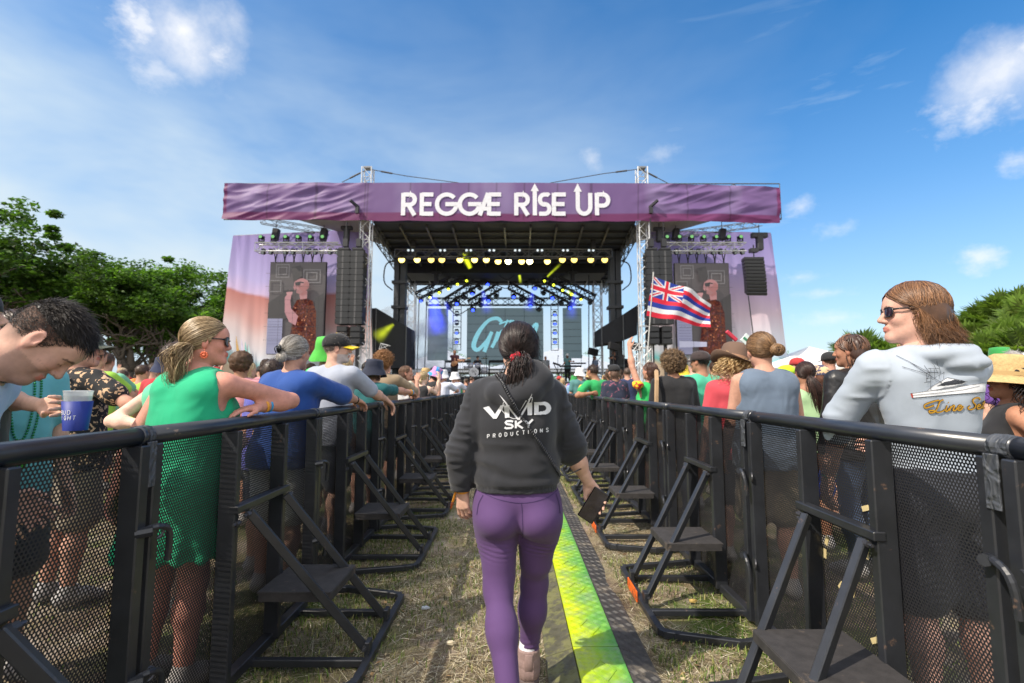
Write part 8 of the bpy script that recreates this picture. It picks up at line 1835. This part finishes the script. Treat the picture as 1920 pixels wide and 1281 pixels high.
def build_band():
    blk = MATS['stage_black']; tr = cloth('dark_trousers', (.012, .012, .016)); DZ = 1.62
    # guitarist
    x = P(852, 700, 28.)[0]; gm = floral_mat('dark_floral', (.05, .012, .02), (.16, .05, .06), 14, .58)
    person('bald bearded guitarist in a dark patterned shirt playing on stage', x, 28., PI + .1, 1.82, False, 1.12, (0, 0), (.1, -.1, 0), {'R': dict(wl=(-.02, .24, 1.08), e=(1, -.3, -.3)), 'L': dict(wl=(-.42, .30, 1.22), e=(-1, -.2, -.5))}, SK3, top=dict(kind='tee', m=gm, res=.015), bottom=dict(kind='trousers', m=tr), hair=dict(kind='none', col=(.01, .01, .01)), glasses={}, beard=((.05, .04, .04), .8), fine=2, res=.015, z0=DZ)
    t = thing('electric_guitar', 'sunburst electric guitar held by the bald guitarist', 'guitar', (x + .08, 27.72, DZ + 1.08), PI + .1); v, f = sdf([e_((-.02, 0, 0), (.13, .022, .12), .02), e_((.13, 0, -.01), (.12, .022, .15), .05), neg(e_((-.1, 0, .13), (.05, .04, .05), .02)), neg(e_((-.1, 0, -.13), (.05, .04, .04), .02))], .012)
    v = v @ rot(0, 0, .35).T; mk('guitar_body', v, f, mat('guitar_wood', (.30, .14, .06), rough=.3), t); b = MB(); b.bar((-.08, .0, .03), (-.70, .0, .25), .055, .025); b.box((-.76, 0, .27), (.08, .015, .03)); b.out('guitar_neck', mat('guitar_neck', (.35, .22, .12), rough=.4), t)
    # drum kit and drummer
    xd = P(890, 700, 31)[0]; DR = DZ + .35
    t = thing('drum_riser', 'low black drum riser on the stage', 'riser', (xd, 31.3, DZ)); b = MB(); b.box((0, 0, .175), (1.3, 1.1, .174)); b.out('riser_deck', blk, t)
    person('drummer in a black cap and dark shirt behind the white drum kit', xd + .15, 31.5, PI, 1.74, False, 1.05, (0, .05), (0, 0, 0), {'R': dict(wl=(.3, .5, 1.15), e=(1, 0, -.5)), 'L': dict(wl=(-.3, .5, 1.2), e=(-1, 0, -.5))}, SK2, top=dict(kind='tee', m=tr, res=.015), bottom=dict(kind='trousers', m=tr), hair=dict(kind='short', col=(.02, .01, .01), n=0), hat=dict(kind='cap', m=MATS['cap_black']), fine=False, res=.018, z0=DR - .38, sit=True)
    t = thing('drum_kit', 'white drum kit with round bass drum facing the crowd', 'drum kit', (xd, 30.6, DR)); wh = mat('drum_white', (.66, .66, .68), rough=.3); cy = mat('cymbal', (.50, .38, .14), rough=.25, metal=.9); ch = mat('chrome', (.5, .5, .52), rough=.2, metal=.9)
    def drum(c, r, d, ax=(0, 0, 1), nm='tom'):
        ax = unit(ax); c = vec(*c); b = MB(); b.cyl(c - ax * d / 2, c + ax * d / 2, r, 24); sh = b.out(nm, mat('drum_shell', (.55, .55, .6), rough=.25, metal=.2), t, True)
        b = MB(); b.cyl(c + ax * d / 2, c + ax * (d / 2 + .01), r * .97, 24); o = b.out('drum_head', wh, t)
        b = MB(); b.tube([c + ax * d / 2 + (np.cross(ax, (1, 0, .01)) * math.cos(a) + vec(1, 0, 0) * math.sin(a)) * r for a in np.linspace(0, 2 * PI, 25)[:-1]], .012, 5, closed=True); b.out('drum_hoop', ch, t)
    drum((0, -.1, .30), .30, .42, (0, -1, 0), 'bass_drum'); drum((-.22, 0, .72), .16, .2, (0, -.35, 1)); drum((.2, 0, .72), .16, .2, (0, -.35, 1)); drum((.62, .3, .42), .21, .38, (0, 0, 1), 'floor_tom'); drum((-.5, .25, .6), .18, .15, (0, 0, 1), 'snare_drum')
    b = MB(); strokes(b, [bez([(-.16, .02), (-.1, .08), (-.06, -.02), (0, .06), (.05, 0), (.12, .07), (.17, .0)], 24), bez([(-.1, -.06), (0, -.04), (.12, -.07)], 10)], lambda p, dy: (p[0], -.325 - dy, .33 + p[1]), .018); b.out('drum_logo', blk, t); b = MB(); b.cyl((.1, -.321, .18), (.1, -.33, .18), .045, 12); b.out('drum_port', blk, t)
    for cx, cyy, z, r in ((-.72, .1, 1.12, .24), (.62, .05, 1.18, .26), (-.9, .35, .95, .18)):
        b = MB(); b.lathe([(.001, .03), (.03, .025), (r, 0), (r, -.004), (.001, .02)], (cx, cyy, z), 24, np.array(Matrix.Rotation(.2, 3, 'X'))); b.out('cymbal', cy, t, True); b = MB(); b.tube([(cx, cyy, 0), (cx, cyy, z + .05)], .012, 6); b.out('cymbal_stand', ch, t)
    # keyboard player
    xk = P(1065, 700, 30.5)[0]
    person('keyboard player in a teal T-shirt and white cap behind a keyboard stand', xk, 30.7, PI - .2, 1.80, False, 1.08, (0, .05), (0, -.1, 0), {'R': dict(wl=(.25, .42, 1.08), e=(1, 0, -.5)), 'L': dict(wl=(-.35, .4, 1.3), e=(-1, 0, -.3))}, SK3, top=dict(kind='tee', m=cloth('kb_teal', (.10, .22, .23)), res=.015), bottom=dict(kind='trousers', m=tr), hair=dict(kind='short', col=(.02, .01, .01), n=0), hat=dict(kind='cap', m=MATS['hat_white']), beard=((.04, .03, .03), .8), fine=False, res=.018, z0=DZ)
    t = thing('keyboard_stand', 'black two tier keyboard stand with keyboards on stage', 'keyboard', (xk, 30.1, DZ)); b = MB(); b.box((.1, 0, 1.0), (.65, .17, .05), bev=.01); b.box((.6, .1, 1.18), (.45, .14, .04), bev=.01); b.out('keyboard', blk, t); b = MB(); b.bar((-.9, 0, 1.15), (-.35, 0, 0), .05); b.bar((-.9, 0, .0), (-.4, 0, .9), .04); b.bar((-.95, 0, 1.2), (-.5, 0, 1.05), .04, .12); b.bar((.7, 0, .95), (.5, 0, 0), .05); b.out('stand_frame', blk, t)
    # stage hands right
    for u, Y, h, lab, m, rz in ((1152, 29.2, 1.86, 'man in black with raised elbows at the right side of the stage', cm_('hand_black', (.012, .012, .016)), 2.6), (1170, 30.2, 1.72, 'stage hand in dark clothes behind the man in black', cm_('hand_dark', (.03, .025, .03)), 2.9),
                                 (1183, 29.6, 1.86, 'man in a pale teal shirt standing right of the stage column', cm_('hand_teal', (.16, .28, .30)), 1.2), (1116, 31.5, 1.7, 'stage hand in a pale blue shirt under the rear tower', cm_('hand_blue', (.22, .28, .42)), 2.2), (1178, 33, 1.5, 'crouching stage hand in black between the two men on the right', cm_('hand_black', (.012, .012, .016)), 2.), (1023, 31.5, 1.7, 'percussionist in a grey shirt with a red and yellow cloth beside him', cm_('hand_grey', (.25, .26, .27)), 3.3)):
        q = P(u, 700, Y); person(lab, q[0], Y, rz, h, False, 1.1, (0, 0), (0, 0, 0), {'R': dict(wl=(.12, .25, 1.42), e=(1, 0, -.1)), 'L': dict(wl=(-.12, .25, 1.40), e=(-1, 0, -.1))} if 'raised' in lab else None, SK3, top=dict(kind='tee', m=m, res=.016), bottom=dict(kind='trousers', m=tr, res=.02), hair=dict(kind='short', col=(.01, .01, .01), n=0), fine=False, res=.02, z0=DZ)
    # backline
    for u, w, nm in ((858, .85, 'left of the drummer'), (934, .6, 'right of the drummer'), (1010, .7, 'beside the percussionist')):
        q = P(u, 700, 33.5); t = thing('equipment_frame', 'black metal equipment frame standing ' + nm, 'frame', (q[0], 33.5, DZ)); b = MB(); b.tube([(-w, 0, 0), (-w, 0, 1.5), (w, 0, 1.5), (w, 0, 0)], .06, 6); b.box((0, .02, 1.47), (w, .05, .09)); b.box((0, 0, .9), (w, .04, .03)); b.out('frame_tubes', blk, t)
    for u, lab in ((818, 'left of the guitarist'), (838, 'nearest the guitarist on the left')):
        q = P(u, 700, 32); t = thing('guitar_amplifier', 'black amplifier with pale front ' + lab, 'amplifier', (q[0], 32, DZ)); b = MB(); b.box((0, 0, .5), (.33, .2, .5), bev=.02); b.out('amp_cabinet', blk, t); b = MB(); b.box((0, -.205, .82), (.3, .006, .12)); b.box((0, -.205, .35), (.28, .006, .28)); b.out('amp_grille', mat('amp_grille', (.22, .25, .30), rough=.7), t)
    for u, Y, lab in ((1150, 27.6, 'left of the pair by the right stage edge'), (1193, 27.6, 'right of the pair by the right stage edge'), (1112, 30, 'on the rear tower')):
        q = P(u, 650 if Y < 29 else 660, Y); t = thing('flood_light', 'black flood light on a pole, ' + lab, 'flood light', (q[0], Y, DZ)); b = MB(); b.tube([(0, 0, 0), (0, 0, q[2] - DZ)], .03, 6); b.out('pole', blk, t); b = MB(); b.box((0, 0, q[2] - DZ), (.32, .12, .2), rot(.4, 0, .2), bev=.03); b.out('lamp_housing', blk, t)
    for i, u in enumerate((912, 1000, 1046, 1090)):
        q = P(u, 700, 28.6); t = thing('microphone_stand', 'thin microphone stand, %s from the left along the stage front' % ORD[i], 'microphone stand', (q[0], 28.6, DZ)); b = MB(); b.tube([(0, 0, 0), (0, 0, 1.3), (.0, -.3, 1.5)], .015, 5); b.tube([(-.25, 0, 0), (0, 0, .12), (.25, 0, 0)], .015, 5); b.out('stand_pole', blk, t); b = MB(); b.ball((0, -.32, 1.51), .035, 8, 6); b.out('microphone', blk, t)
def cm_(n, c): return cloth(n, c)
build_world(); build_camera(); build_ground(); build_grass(); build_barriers(); build_ramp(); build_litter(); build_stage(); build_flag(); build_trees(); build_tents()
walker(); left_crowd(); right_crowd(); put_cup(); deep_crowd(); build_band()
